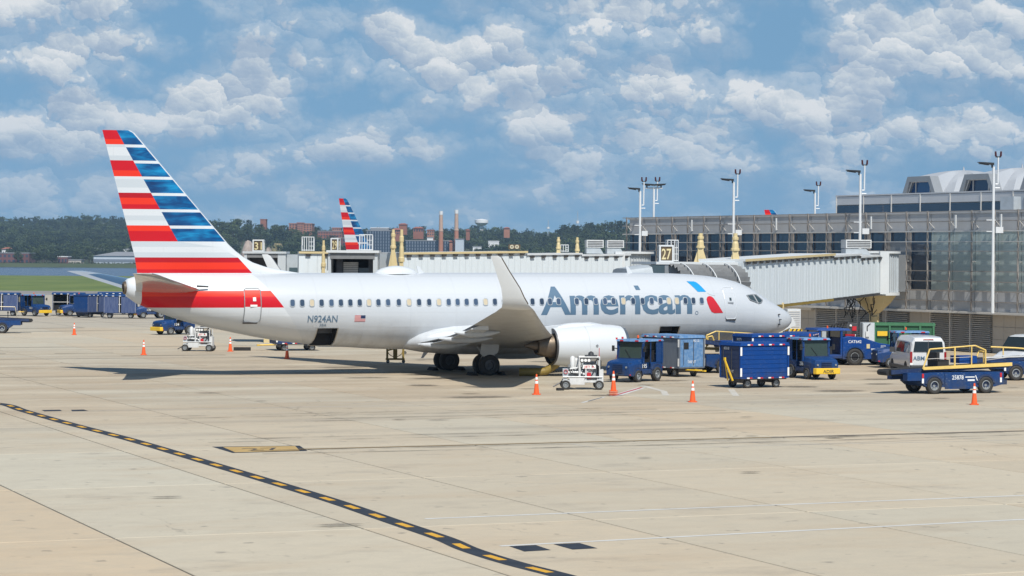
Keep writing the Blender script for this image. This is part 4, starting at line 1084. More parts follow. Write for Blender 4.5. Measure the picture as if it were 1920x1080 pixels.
# ---- tailplane
def build_stab(side):
    S_ = [(.3, -14.35, -18.0, 4.36, .40), (1.0, -14.85, -18.12, 4.45, .36), (2.5, -15.82, -18.50, 4.66, .28), (5, -17.42, -19.15, 5.01, .18), (6.6, -18.45, -19.60, 5.25, .12), (7.05, -18.85, -19.76, 5.32, .09), (7.17, -19.25, -19.83, 5.34, .04)]
    mb = MB(); mb.loft([wing_ring(le, te, l, z, tk, side) for l, le, te, z, tk in S_])
    o = mb.build('tailplane', M_stab, plane)
    e = MB(); e.tube([(le, side * l, z) for l, le, te, z, tk in S_[1:6]], .035, 5); e.build('leading_edge', M_metal, o)
    return o
build_stab(-1); build_stab(1)
ap = MB(); ap.lathe([(0, .36), (.16, .30), (.18, .22), (-.3, .2), (-.35, .01)], (-18.36, 0, 4.56), (-1, 0, -.05), 14); ap.build('apu_exhaust', M_exhaust, plane)
gl = MB(); gl.prism([(-14.5, 4.66), (-15.1, 4.70), (-15.1, 4.60), (-14.5, 4.58)], 'y', -1.40, -1.36); gl.build('jackscrew_seal', M_dkmetal, plane)

# ---- landing gear
def main_gear(side):
    g = thing_part('main_landing_gear', plane); y = side * 2.86
    s = MB(); s.cyl((0, y, .58), (.12, y, 1.75), .13, n=12); s.cyl((0, y, .55), (0, y, 1.1), .10, n=12, mi=1); s.cyl((0.05, y, 1.2), (.1, y - side * 1.2, 1.5), .06, n=8); s.cyl((0.0, y, .9), (-.5, y, 1.5), .05, n=8)
    s.cyl((0, y - .46, .55), (0, y + .46, .55), .08, n=10); s.tube([(-.12, y, .62), (-.28, y, .85), (-.12, y, 1.15)], .035, 6)
    s.build('strut', [M_silver, M_metal], g)
    MB().prism([(.55, 1.75), (-.45, 1.75), (-.55, 1.15), (-.30, .95), (.25, 1.05), (.45, 1.2)], 'y', y + side * .52, y + side * .55).build('gear_door', M_wing, g)
    for dy in (-.43, .43): wheel(g, 0, y + dy, .545, .545, .40, rim=M_dkmetal, hub=.50)
main_gear(-1); main_gear(1)
g = thing_part('nose_landing_gear', plane)
s = MB(); s.cyl((15.6, 0, .35), (15.7, 0, 1.5), .09, n=10); s.cyl((15.6, -.3, .35), (15.6, .3, .35), .05, n=8); s.cyl((15.65, 0, .9), (16.4, 0, 1.45), .05, n=8); s.build('strut', M_silver, g)
for dy in (-.22, .22): wheel(g, 15.6, dy, .345, .345, .2)
for sg in (-1, 1): MB().prism([(15.0, 1.36), (16.6, 1.44), (16.5, .95), (15.1, .88)], 'y', sg * .36, sg * .38).build('gear_door', M_silver, g)

# two more aircraft of the same fleet, far behind: only their fins rise into view
copy_tree(plane, loc=(-9.1, 283.0, 0), rz=R(60), label='airliner parked far behind the jet bridges, only its striped tail showing', group='airliners with red, white and blue striped tails')
copy_tree(plane, loc=(49.2, 321.8, 0), rz=R(30), label='airliner behind the terminal pier, just the tip of its striped tail showing above the roof', group='airliners with red, white and blue striped tails')
# ================================================================== TERMINAL PIER
TO = Vector((9.8, 203.0, 0)); TRZ = math.atan2(-.883, .47)
term = thing('terminal_building', 'long grey terminal pier with an exterior metal grid, glazed gates and louvred ground floor', 'building', TO, TRZ)
MOD = 2.373; NM = 27
ZL = [2.70, 3.39, 4.09, 4.72, 5.41, 6.07, 6.76, 7.40, 8.10, 8.78, 9.45]
LEN = MOD * NM
core_ = MB()
core_.box(0, LEN, .05, 38, 2.72, 9.30); core_.box(0, LEN, .50, 38, 0, 2.72)
core_.build('pier_core', M_steelgr, term)
rf = MB(); rf.box(-.2, LEN, -.12, 38.2, 9.32, 9.46); rf.build('roof', M_gpanel, term)
ld = MB(); ld.box(-.3, LEN, -.50, .50, 2.58, 2.70); ld.build('ledge', M_lightfr, term)
_pc = {}
def facade_piece(name, s0, s1, z0, z1, m, y=-.02, d=.05, g=.03):
    key = (name, round(s1 - s0, 2), round(z1 - z0, 3), m.name, y)
    if key not in _pc:
        mb = MB(); mb.box(g, s1 - s0 - g, y - d, y + .04, g, z1 - z0 - g); _pc[key] = mb.fix(mb.mesh(name, m))
    return link(name, _pc[key], term, (s0, 0, z0))
for k in range(NM):
    s0, s1 = k * MOD, (k + 1) * MOD
    for a, b in ((8.78, 9.40), (8.10, 8.78)): facade_piece('wall_panel', s0, s1, a, b, M_gpanel)
    for a, b in ((2.72, 3.39), (3.39, 4.09)): facade_piece('wall_panel', s0, s1, a, b, M_gpanel)
    if k == 15:
        for a, b in ((4.09, 5.41), (5.41, 6.76), (6.76, 7.4)): facade_piece('wall_panel', s0, s1, a, b, M_steelgr)
        facade_piece('glass_pane', s0, s1, 7.4, 8.1, M_tglass, .02)
        continue
    gl_ = M_tglass if k < 17 else M_gglass
    for a, b in ((7.40, 8.10), (6.76, 7.40), (5.41, 6.76), (4.72, 5.41), (4.09, 4.72)): facade_piece('glass_pane', s0, s1, a, b, gl_, .02)
# the exterior grid stands off the wall on brackets
pm = MB(); pm.box(-.045, .045, -.40, -.30, 2.70, 9.50); PM = pm.fix(pm.mesh('grid_post', M_frame))
bm_ = MB()
for z in (3.39, 4.72, 6.07, 7.40, 8.78): bm_.box(-.02, .02, -.31, -.01, z - .03, z + .03)
bm_.hexa([(-.015, -.30, 8.80), (.015, -.30, 8.80), (.015, -.26, 8.80), (-.015, -.26, 8.80), (.45, -.04, 8.22), (.48, -.04, 8.22), (.48, 0, 8.22), (.45, 0, 8.22)])
BMm = bm_.fix(bm_.mesh('grid_bracket', M_lightfr))
cm = MB(); cm.box(-.16, .16, -.03, .05, 4.09, 8.10); CMm = cm.fix(cm.mesh('mullion', M_frame))
for k in range(NM + 1):
    link('grid_post', PM, term, (k * MOD, 0, 0)); link('grid_bracket', BMm, term, (k * MOD, 0, 0))
    if 0 < k < 17: link('mullion', CMm, term, (k * MOD, -.05, 0))
for z in ZL:
    if z == 6.07: continue
    r_ = MB(); hh = .045 if z in (8.10, 4.09, 2.70) else .028
    r_.box(-.5, LEN, -.465, -.405, z - hh, z + hh); r_.build('grid_rail', M_lightfr if z in (8.10, 2.70, 7.40) else M_frame, term)
for k in (4, 9, 14, 18, 20): # downpipes and conduits
    MB().box(k * MOD + .8, k * MOD + .92, -.55, -.47, 8.3, 9.2).build('downpipe', M_roofw, term)
# ground floor
def gwall(s0, s1):
    n = max(1, round((s1 - s0) / 1.2))
    for k in range(n):
        a = s0 + (s1 - s0) * k / n; b = s0 + (s1 - s0) * (k + 1) / n
        for z0, z1 in ((0, .9), (.9, 1.75), (1.75, 2.56)): facade_piece('wall_tile', a, b, z0, z1, M_cwall, .46, .06, .012)
def louvre(s0, s1):
    n = 18; w_ = s1 - s0
    key = ('lv', round(w_, 2))
    if key not in _pc:
        mb = MB(); mb.hexa([(.03, .20, 0), (w_ - .03, .20, 0), (w_ - .03, .46, .085), (.03, .46, .085), (.03, .20, .022), (w_ - .03, .20, .022), (w_ - .03, .46, .107), (.03, .46, .107)]); _pc[key] = mb.fix(mb.mesh('louvre_slat', M_louvre))
    for k in range(n): link('louvre_slat', _pc[key], term, (s0, 0, .06 + k * .137))
    MB().box(s0 - .03, s0 + .03, .16, .5, 0, 2.57).build('louvre_frame', M_louvre, term)
gwall(0, 16.5)
for a, b in ((16.5, 26.4),): gwall(a, b)
for a, b in ((26.4, 29.0), (29.0, 31.6), (31.6, 34.2), (35.0, 37.4)): louvre(a, b)
gwall(34.2, 35.0); gwall(37.4, 40.0)
for a, b in ((40.0, 42.15), (42.15, 44.3), (44.3, 46.4)): louvre(a, b)
gwall(46.4, LEN)
for s0, s1, z0, z1 in ((19.6, 21.0, 1.55, 2.3), (21.3, 24.1, 1.55, 2.3), (19.6, 21.0, .5, 1.45)):
    f = MB(); f.box(s0 - .06, s1 + .06, .36, .44, z0 - .06, z1 + .06); f.build('window', M_lightfr, term); facade_piece('glass_pane', s0, s1, z0, z1, M_tglass, .35, .02, 0)
# service lean-to below the bridge
fl_ = MB(); fl_.box(15.5, 26.2, -.05, .45, 2.38, 2.56); fl_.build('canopy_edge', M_lightfr, term)
# set-back upper storey
YB = 6.0
up = MB(); up.box(20.9, LEN, YB + .06, 30, 9.46, 10.95); up.build('upper_storey', M_steelgr, term)
MB().box(20.8, LEN, YB - .08, 30, 10.95, 11.05).build('upper_roof', M_gpanel, term)
U0 = 20.9; UM = 3.47
for k in range(12):
    a, b = U0 + k * UM, U0 + (k + 1) * UM
    facade_piece('upper_panel', a, b, 10.28, 10.94, M_gpanel, YB)
    if k < 6: facade_piece('upper_pane', a, b, 9.50, 10.26, M_tglass, YB)
    else: facade_piece('upper_panel', a, b, 9.50, 10.26, M_greyeq, YB)
    MB().box(a - .04, a + .04, YB - .10, YB, 9.46, 10.95).build('upper_post', M_lightfr, term)
ac = MB(); ac.box(43.2, 44.6, 3.6, 5.2, 9.46, 10.5); tag(ac.build('roof_unit', [M_greyeq], None), 'grey plant cabinet on the pier roof behind the right-hand mast', 'plant cabinet').matrix_world = Matrix.Translation(TO) @ Matrix.Rotation(TRZ, 4, 'Z')
ac = MB(); ac.box(45.6, 47.2, 3.4, 5.0, 9.46, 10.55); ac.box(45.9, 46.9, 3.36, 3.41, 9.56, 10.4, 1); tag(ac.build('roof_unit', [M_greyeq, M_steelgr], None), 'pale plant cabinet with a darker door at the right end of the pier roof', 'plant cabinet').matrix_world = Matrix.Translation(TO) @ Matrix.Rotation(TRZ, 4, 'Z')
# vaulted roof bays with glazed gables
def bay(sc_):
    y0 = 12.0; hw = 3.47; d = 7.6; zb = 11.0; zt = 12.5; za = 13.12
    c = Vector((sc_, y0 + d / 2, za))
    per = []
    side = [(-1, 0), (-.60, 0), (-.39, 1), (0, 1), (.39, 1), (.60, 0)]
    for q in range(4):
        for u, h in side:
            x, y = [(u, -1), (1, u), (-u, 1), (-1, -u)][q]
            per.append(Vector((sc_ + x * hw, y0 + d / 2 + y * d / 2, zb + (zt - zb) * h)))
    rings = []
    for s in (0, .15, .32, .5, .68, .85, .97):
        ring = []
        for p in per:
            q = p.lerp(Vector((c.x, c.y, p.z)), s); q.z = p.z + (za - p.z) * math.sin(s * math.pi / 2)
            ring.append(tuple(q))
        rings.append(ring)
    mb = MB(); mb.loft(rings, 0, False, True); mb.add(rings[-1], [tuple(range(24))], 0)
    sh = mb.build('roof_shell', M_dome, term)
    f = MB(); f.cyl((c.x, c.y, za - .1), (c.x, c.y, za + .28), .10, .03, 8); f.build('finial', M_dome, sh)
    T = [(-.62 * hw, zb), (-.40 * hw, zt + .06), (.40 * hw, zt + .06), (.62 * hw, zb)]
    I = [(-.50 * hw, zb), (-.335 * hw, zt - .34), (.335 * hw, zt - .34), (.50 * hw, zb)]
    g = MB()
    for k in range(3):
        a, b, c2, d2 = T[k], T[k + 1], I[k + 1], I[k]
        g.hexa([(sc_ + p[0], y0 + yy, p[1]) for yy in (-.55, .25) for p in (a, b, c2, d2)][0:4] + [(sc_ + p[0], y0 + .25, p[1]) for p in (a, b, c2, d2)])
    gf = g.build('gable_frame', M_steelgr, sh)
    p = MB(); p.prism([(sc_ + x, z) for x, z in I], 'y', y0 - .05, y0 + .02); p.build('gable_pane', M_bglass, sh)
    m_ = MB()
    for x in (-.9, .9): m_.box(sc_ + x - .035, sc_ + x + .035, y0 - .14, y0 - .06, zb, zt - .36)
    m_.tube([(sc_ + x, y0 - .3, z) for x, z in I], .05, 5); m_.build('gable_mullion', M_lightfr, sh)
for k in range(4): bay(23.9 + k * 6.95)

# lighting masts along the pier
def mast(s, y, z0, zl, zt, label, arms=1, box=True):
    p = TO + Matrix.Rotation(TRZ, 3, 'Z') @ Vector((s, y, 0))
    t = thing('lighting_mast', label, 'lamp post', (p.x, p.y, 0), 0, 'white lighting masts along the terminal pier')
    m_ = MB(); m_.cyl((0, 0, z0), (0, 0, zl - .15), .115, .085, 10); m_.build('pole', M_pole, t)
    s2 = MB(); s2.tube([(.12, 0, zl - 1.3), (.28, 0, zl - 1.3), (.30, 0, zl - 1.1)], .05, 6); s2.cyl((.28, 0, zl - 1.2), (.30, 0, zt - .35), .055, n=8); s2.cyl((.1, 0, zl - 1.55), (.42, 0, zl - 1.55), .045, n=6); s2.build('lamp_stub', M_pole, t)
    o = MB()
    for dx in (-.16, .16): o.cyl((.30 + dx, 0, zt - .32), (.30 + dx * 1.15, 0, zt), .075, .06, 8)
    o.box(.12, .48, -.05, .05, zt - .40, zt - .32, 1); o.build('obstruction_light', [M_beacon, M_lampdk], t)
    for a in range(arms):
        sg = -1 if a == 0 else 1
        h = MB(); h.hexa([(sg * .02, -.28, zl - .06), (sg * 1.02, -.26, zl + .10), (sg * 1.02, .26, zl + .10), (sg * .02, .28, zl - .06), (sg * .02, -.28, zl + .10), (sg * 1.02, -.26, zl + .15), (sg * 1.02, .26, zl + .15), (sg * .02, .28, zl + .10)]); h.hexa([(sg * .35, -.2, zl - .07), (sg * .95, -.2, zl + .02), (sg * .95, .2, zl + .02), (sg * .35, .2, zl - .07), (sg * .35, -.2, zl + .04), (sg * .95, -.2, zl + .10), (sg * .95, .2, zl + .10), (sg * .35, .2, zl + .04)])
        h.cyl((sg * .1 if arms == 1 else sg * .6, 0, zl - .22), (sg * .1 if arms == 1 else sg * .6, 0, zl + .02), .06, n=8); h.build('lamp_head', M_lampdk, t)
    if arms == 2: a2 = MB(); a2.cyl((-.72, 0, zl - .25), (.72, 0, zl - .25), .06, n=8); a2.build('cross_arm', M_pole, t)
    if box:
        b = MB(); b.box(.14, .62, -.2, .2, 7.95, 8.35); b.build('junction_box', M_pole, t)
        b = MB()
        for z in (8.05, 8.80): b.box(-.45, .15, -.04, .04, z - .03, z + .03)
        b.build('bracket', M_pole, t)
    return t
mast(3.4, -1.1, 4.6, 11.75, 12.75, 'single armed mast of the left pair, with a junction box, at the far pier end')
mast(17.3, -1.1, 4.6, 12.15, 13.0, 'white lighting mast behind the yellow lift columns, second from the left along the pier')
mast(33.6, -1.1, 4.6, 12.35, 13.2, 'white lighting mast rising above the bridge rooftop cooling unit')
mast(48.25, -1.1, 2.7, 12.45, 13.3, 'rightmost white lighting mast, running the full facade height at the right')
_inv = Matrix.Rotation(-TRZ, 3, 'Z')
for (x, y, l, a) in ((11.95, 206.5, 'two armed white lighting mast just behind the far end of the pier', 2), (26.7, 215.5, 'small distant lighting mast standing behind the middle of the pier roof', 1)):
    q = _inv @ (Vector((x, y, 0)) - TO); mast(q.x, q.y, 0 if a == 1 else 0, 12.15 if a == 1 else 12.3, 13.0, l, a, False)
dc = MB(); dc.lathe([(0, .1), (.05, .16), (.2, .16), (.32, .08), (.36, .01)], (0, 0, 0), (0, 0, -1), 12)

# ================================================================== JET BRIDGES
def tunnel(root, A, B, w_, h_, pitch, m_panel=None, trim=None, tabs=True, name='tunnel_section', bottom=None):
    """box tunnel from A to B (centre of the floor), panelled on the side that faces the apron"""
    A = Vector(A); B = Vector(B); L = root.location
    d = B - A; flat = Vector((d.x, d.y, 0)); ln = d.length; dn = d.normalized()
    n = Vector((flat.y, -flat.x, 0)).normalized()
    if n.y > 0: n = -n
    up_ = Vector((0, 0, 1))
    def P(t, s, z): return tuple(A + d * t + n * (s * w_ / 2) + up_ * z - L)
    sh = MB(); sh.hexa([P(0, -1, 0), P(1, -1, 0), P(1, .95, 0), P(0, .95, 0), P(0, -1, h_), P(1, -1, h_), P(1, .95, h_), P(0, .95, h_)])
    o = sh.build(name, m_panel or M_tunnel, root)
    np_ = max(1, round(ln / pitch)); st = ln / np_
    ex = dn; M = Matrix((( ex.x, n.x, 0, 0), (ex.y, n.y, 0, 0), (ex.z, n.z, 1, 0), (0, 0, 0, 1)))
    pmb = MB(); g = .008
    pmb.box(g, st - g, 0, .05, .02, h_ - .02)
    for r in ((.25, .5, .75) if st > .8 else (.5,)): pmb.box(st * r - .03, st * r + .03, .05, .06, .02, h_ - .02)
    me = pmb.fix(pmb.mesh('side_panel', m_panel or M_tunnel))
    for k in range(np_):
        q = link('side_panel', me, o); q.matrix_local = Matrix.Translation(Vector(P(k / np_, .95, 0))) @ M
    r = MB(); r.hexa([P(0, -1.04, h_), P(1, -1.04, h_), P(1, 1.07, h_), P(0, 1.07, h_), P(0, -1.04, h_ + .12), P(1, -1.04, h_ + .12), P(1, 1.07, h_ + .12), P(0, 1.07, h_ + .12)]); r.build('roof', M_roofw, root)
    if trim: e_ = MB(); e_.hexa([P(0, 1.075, h_ - .01), P(1, 1.075, h_ - .01), P(1, 1.10, h_ - .01), P(0, 1.10, h_ - .01), P(0, 1.075, h_ + .13), P(1, 1.075, h_ + .13), P(1, 1.10, h_ + .13), P(0, 1.10, h_ + .13)]); e_.build('edge_rail', trim, root)
    if tabs:
        tb = MB(); tb.hexa([(-.17, 0, -.15), (.17, 0, -.15), (.17, .08, -.15), (-.17, .08, -.15), (-.17, 0, 0), (.17, 0, 0), (.17, .13, 0), (-.17, .13, 0)]); tme = tb.fix(tb.mesh('roof_bracket', M_dkmetal))
        nt = max(1, round(ln / 1.05))
        for k in range(nt):
            q = link('roof_bracket', tme, o); q.matrix_local = Matrix.Translation(Vector(P((k + .5) / nt, 1.04, h_ - .03))) @ M
    if bottom:
        b = MB(); b.hexa([P(0, -1, -.16), P(1, -1, -.16), P(1, 1.02, -.16), P(0, 1.02, -.16), P(0, -1, -.005), P(1, -1, -.005), P(1, 1.02, -.005), P(0, 1.02, -.005)]); b.build('floor_beam', bottom, root)
    return o
def lift_column(root, p, z0, z1, r=.27):
    r *= .88
    """stepped cream lift column with its motor on top"""
    L = root.location; h = z1 - z0; x, y = p[0] - L.x, p[1] - L.y
    b0 = z0 - L.z; k = r / .27; hb = h * .5
    c = MB(); c.box(x - r * .62, x + r * .62, y - r * .62, y + r * .62, b0, b0 + hb)
    c.hexa([(x - r * 1.5, y - .08, b0), (x + r * 1.5, y - .08, b0), (x + r * 1.5, y + .08, b0), (x - r * 1.5, y + .08, b0), (x - r * .7, y - .08, b0 + hb * .8), (x + r * .7, y - .08, b0 + hb * .8), (x + r * .7, y + .08, b0 + hb * .8), (x - r * .7, y + .08, b0 + hb * .8)])
    pr = [(0, .98), (.05, .98), (.06, .78), (.17, .70), (.20, .56), (.24, .56), (.25, .72), (.31, .72), (.32, .50), (.40, .48)]
    c.lathe([(hb + h * a_ * 1.25, r * q_) for a_, q_ in pr] + [(h * 1.0, r * .4), (h * 1.0, .01)], (x, y, b0), n=10, smooth=False)
    return c.build('lift_column', M_cyel, root)
def gate_sign(label, p, wd, hh, txt, rz=0.0, txt2=None, dp=.4):
    t = thing('gate_sign', label, 'gate sign', p, rz, 'gate number signs on the bridges')
    b = MB(); b.box(-wd / 2, wd / 2, -dp / 2, dp / 2, 0, hh); b.build('sign_face', M_signbr, t)
    f = MB(); e = .045
    for x in (-wd / 2, wd / 2):
        for y in (-dp / 2, dp / 2): f.box(x - e, x + e, y - e, y + e, -.02, hh + .02)
    for z in (0, hh):
        for y in (-dp / 2, dp / 2): f.box(-wd / 2 + e, wd / 2 - e, y - e, y + e, z - e, z + e)
        for x in (-wd / 2, wd / 2): f.box(x - e, x + e, -dp / 2 + e, dp / 2 - e, z - e, z + e)
    f.build('sign_frame', M_roofw, t)
    lettering(txt, t, (0, -dp / 2 - .012, hh * .14), (1, 0, 0), (0, 0, 1), hh * .70, M_signcr, .012, wd * .74, center=True)
    if txt2: lettering(txt2, t, (wd / 2 + .012, 0, hh * .14), (0, 1, 0), (0, 0, 1), hh * .70, M_signcr, .012, dp * .74, center=True)
    return t
def ladder_cage(label, p, wd, hh, rz=0.0, dp=.5, bars=5):
    t = thing('roof_railing', label, 'railing', p, rz, 'white ladder rails on the bridge roofs')
    f = MB()
    for k in range(bars):
        x = -wd / 2 + wd * k / (bars - 1); f.cyl((x, -dp / 2, 0), (x, -dp / 2, hh), .028, n=6)
    for x in (-wd / 2, wd / 2): f.cyl((x, dp / 2, 0), (x, dp / 2, hh), .028, n=6); f.cyl((x, -dp / 2, hh), (x, dp / 2, hh), .028, n=6)
    for z in (.05, hh): f.cyl((-wd / 2, -dp / 2, z), (wd / 2, -dp / 2, z), .03, n=6)
    for z in (hh * .35, hh * .65): f.cyl((wd * .1, -dp / 2, z), (wd / 2, -dp / 2, z), .02, n=6)
    f.build('rail', M_roofw, t); return t
def rooftop_ac(label, p, rz=0.0, sx=1.5, dual=False):
    t = thing('rooftop_cooler', label, 'cooling unit', p, rz, 'louvred cooling units on the bridge roofs')
    b = MB(); b.hexa([(-sx * .5, -.5, .02), (sx * .5, -.5, .02), (sx * .5, .5, .02), (-sx * .5, .5, .02), (-sx * .5, -.5, .42), (sx * .3, -.5, .42), (sx * .3, .5, .42), (-sx * .5, .5, .42)]); b.build('duct_base', M_greyeq, t)
    h = MB(); h.box(-sx / 2, sx / 2, -.55, .55, .46, 1.02); h.build('cooler_case', M_equip, t)
    for k in range(4): MB().box(-sx / 2 + .07, sx / 2 - .07, -.575, -.555, .54 + k * .115, .585 + k * .115).build('vent_slat', M_dkmetal, t)
    return t

# --- the bridge serving the parked aircraft
b27 = thing('jet_bridge', 'white jet bridge docked at the nose of the parked airliner, sloping up to the terminal', 'jet bridge', (24.4, 163.0, 0), 0, 'jet bridges at the gates')
A = Vector((12.05, 140.5, 3.28)); B = Vector((23.65, 163.4, 3.95))
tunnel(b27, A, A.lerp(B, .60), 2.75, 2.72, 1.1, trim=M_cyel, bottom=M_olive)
tunnel(b27, A.lerp(B, .60), A.lerp(B, .82), 2.5, 2.60, 1.1, bottom=M_dkmetal)
tunnel(b27, A.lerp(B, .82), B, 2.3, 2.42, 1.1, bottom=M_dkmetal)
def PW(u, l, z): return (-2.427 + u * math.cos(R(22.686)) + l * math.sin(R(22.686)), 129.79 + u * math.sin(R(22.686)) - l * math.cos(R(22.686)), z)
def off(root, pts): return [tuple(Vector(p) - root.location) for p in pts]
# rotunda
rt = MB(); c0 = B + Vector((.85, 1.6, 0)) - b27.location; n = 40
prof = []
rt.lathe([(0, 1.55), (2.62, 1.55)], c0, (0, 0, 1), 20, smooth=True)
rt.build('rotunda', M_tunnel2, b27)
sl_ = MB()
for k in range(44):
    a = 2 * math.pi * k / 44; p = c0 + Vector((1.57 * math.cos(a), 1.57 * math.sin(a), 0)); sl_.box(p.x - .035, p.x + .035, p.y - .035, p.y + .035, p.z + .02, p.z + 2.58)
tag(sl_.build('rotunda_slats', M_greyeq, b27), kind='stuff')
rr_ = MB(); rr_.lathe([(2.62, .01), (2.62, 1.75), (2.76, 1.75), (2.78, .01)], c0, (0, 0, 1), 24); rr_.build('rotunda_roof', M_roofw, b27); rr_ = MB(); rr_.lathe([(-.2, .01), (-.2, 1.7), (0, 1.7), (0, .01)], c0, (0, 0, 1), 24); rr_.build('rotunda_floor', M_roofw, b27)
nrm = (B - A).normalized(); sid = Vector((nrm.y, -nrm.x, 0)).normalized()
for sg in (-1, 1):
    p = B + sid * sg * 1.3 - b27.location; MB().box(p.x - .3, p.x + .3, p.y - .3, p.y + .3, p.z - .1, p.z + 2.75).build('portal_post', M_roofw, b27)
cb = MB(); q = c0; cb.hexa([(q.x + .3, q.y + .8, 3.95), (q.x + 3.2, q.y + 4.8, 3.95), (q.x + 1.2, q.y + 6.0, 3.95), (q.x - 1.3, q.y + 1.2, 3.95), (q.x + .3, q.y + .8, 6.5), (q.x + 3.2, q.y + 4.8, 6.5), (q.x + 1.2, q.y + 6.0, 6.5), (q.x - 1.3, q.y + 1.2, 6.5)]); cb.build('corridor', M_steelgr, b27)
cl = MB(); cl.cyl((c0.x, c0.y, 0), (c0.x, c0.y, 3.1), .34, n=14); cl.loft([[(c0.x + r * math.cos(a * math.pi / 4 + .4), c0.y + r * math.sin(a * math.pi / 4 + .4), z) for a in range(8)] for r, z in ((.4, 2.55), (1.1, 3.2), (1.5, 3.74))], 0, True, False); cl.build('support_column', M_cyel, b27)
hg = MB(); rg = random.Random(3)
for k in range(14):
    a = rg.uniform(0, 6.28); x = c0.x - .9 + rg.uniform(-1.2, .9); y = c0.y - 1.2 + rg.uniform(-.8, .5)
    pts = [(x, y, 3.8)]; zz = 3.8
    for s in range(5): pts.append((x + rg.uniform(-.25, .25), y + rg.uniform(-.2, .2), 3.8 - (s + 1) * rg.uniform(.2, .36)))
    hg.tube(pts, .028, 5)
tag(hg.build('cable_bundle', M_dark, b27), kind='stuff')
# cab, operator booth and bellows, set square to the aircraft's left side
PM_ = lambda *a: off(b27, [PW(*a)])[0]
def ubox(name, u0, u1, l0, l1, z0, z1, m, parent=b27, bev=0.0):
    mb = MB(); mb.hexa([PM_(u0, l0, z0), PM_(u1, l0, z0), PM_(u1, l1, z0), PM_(u0, l1, z0), PM_(u0, l0, z1), PM_(u1, l0, z1), PM_(u1, l1, z1), PM_(u0, l1, z1)]); return mb.build(name, m, parent, bevel=bev)
ubox('cab', 13.35, 17.6, -6.3, -3.5, 2.75, 5.78, M_tunnel2)
ubox('cab_roof', 12.8, 18.0, -6.5, -3.25, 5.80, 5.95, M_roofw)
ubox('operator_booth', 12.55, 13.35, -4.6, -3.3, 3.6, 5.76, M_cockpit)
ubox('booth_post', 13.36, 13.6, -3.45, -3.3, 3.6, 5.78, M_steelgr)
hd = MB(); rs = []
for k in range(7):
    a = math.pi * k / 6; rs.append([PM_(11.15, -4.4 + 1.2 * -math.cos(a), 5.22 + .34 * min(1, 1.5 * math.sin(a))), PM_(12.55, -4.4 + 1.3 * -math.cos(a), 5.30 + .46 * min(1, 1.5 * math.sin(a)))])
hd.loft([[r[0] for r in rs] + [PM_(11.15, -3.2, 3.6), PM_(11.15, -5.6, 3.6)], [r[1] for r in rs] + [PM_(12.55, -3.1, 3.6), PM_(12.55, -5.7, 3.6)]]); hd.build('cab_hood', M_greyeq, b27)
bl = MB(); rings = []; NB = 8
for j in range(2):
    u = 13.6 + j * 4.3; ring = []
    for k in range(2 * NB + 1):
        t = k / (2 * NB); a = t * math.pi / 2
        r = 1.75 + (.10 if k % 2 else -.09)
        ring.append(PM_(u + .25 * math.sin(t * 3), -3.45 + r * math.sin(a) * .98, 4.05 + r * math.cos(a) - (.10 if j else 0)))
    rings.append(ring)
vs_ = rings[0] + rings[1]; m_ = len(rings[0])
bl.add(vs_, [(k, k + 1, m_ + k + 1, m_ + k) for k in range(m_ - 1)]); bl.build('bellows', M_bellow, b27)
for u in (14.3, 15.7, 17.1):
    h = MB(); h.tube([PM_(u + .3 * math.sin(R(a)), -3.45 + 1.87 * math.sin(R(a)), 4.02 + 1.87 * math.cos(R(a))) for a in range(0, 91, 9)], .035, 5); h.build('bellows_hoop', M_roofw, b27)
lift_column(b27, PW(17.1, -6.2, 0)[:2], 5.9, 7.62, .30); lift_column(b27, PW(18.35, -4.25, 0)[:2], 5.6, 7.62, .30)
# wheeled bogie under the tunnel
lg = MB(); m0 = A.lerp(B, .25) - b27.location
for sg in (-1, 1):
    p = m0 + sid * sg * 1.2; lg.box(p.x - .2, p.x + .2, p.y - .2, p.y + .2, .6, m0.z + .1)
lg.box(m0.x - 1.4, m0.x + 1.4, m0.y - .3, m0.y + .3, .6, .95); lg.build('bogie', M_cyel, b27)
for sg in (-1, 1): wheel(b27, m0.x + sg * 1.2, m0.y - .5, .5, .5, .35)
gate_sign('brown gate sign reading 27 with cream digits, on the docked bridge cab', PW(14.55, -5.6, 5.97), .76, .90, '27', R(8), '27')
ladder_cage('tall white ladder rail beside the gate sign reading 27', PW(15.1, -5.9, 5.97), .62, 1.22, R(8), .5, 4)
rooftop_ac('louvred cooling unit at the upper end of the docked white bridge', tuple(A.lerp(B, .925) + Vector((0, 0, 2.54))), R(10), 1.75)

# --- the next bridge along, behind the aircraft
b29 = thing('jet_bridge', 'long white panelled jet bridge running behind the parked airliner fuselage', 'jet bridge', (8.3, 181.0, 0), 0, 'jet bridges at the gates')
A2 = Vector((-8.3, 165.5, 3.64)); B2 = Vector((7.9, 180.0, 3.98))
zt_ = lambda x, y, Z: Z
tunnel(b29, A2, A2.lerp(B2, .52), 2.7, 2.64, .56, trim=M_cyel)
tunnel(b29, A2.lerp(B2, .52) , A2.lerp(B2, .77), 2.5, 2.46, .56)
tunnel(b29, A2.lerp(B2, .77), B2, 2.3, 2.34, .56)
c2 = Vector((8.75, 181.4, 3.95)) - b29.location
rt = MB(); rt.lathe([(0, 1.5), (2.5, 1.5)], c2, (0, 0, 1), 20); rt.build('rotunda', M_tunnel2, b29)
sl_ = MB()
for k in range(44):
    a = 2 * math.pi * k / 44; p = c2 + Vector((1.52 * math.cos(a), 1.52 * math.sin(a), 0)); sl_.box(p.x - .035, p.x + .035, p.y - .035, p.y + .035, p.z + .02, p.z + 2.46)
tag(sl_.build('rotunda_slats', M_greyeq, b29), kind='stuff')
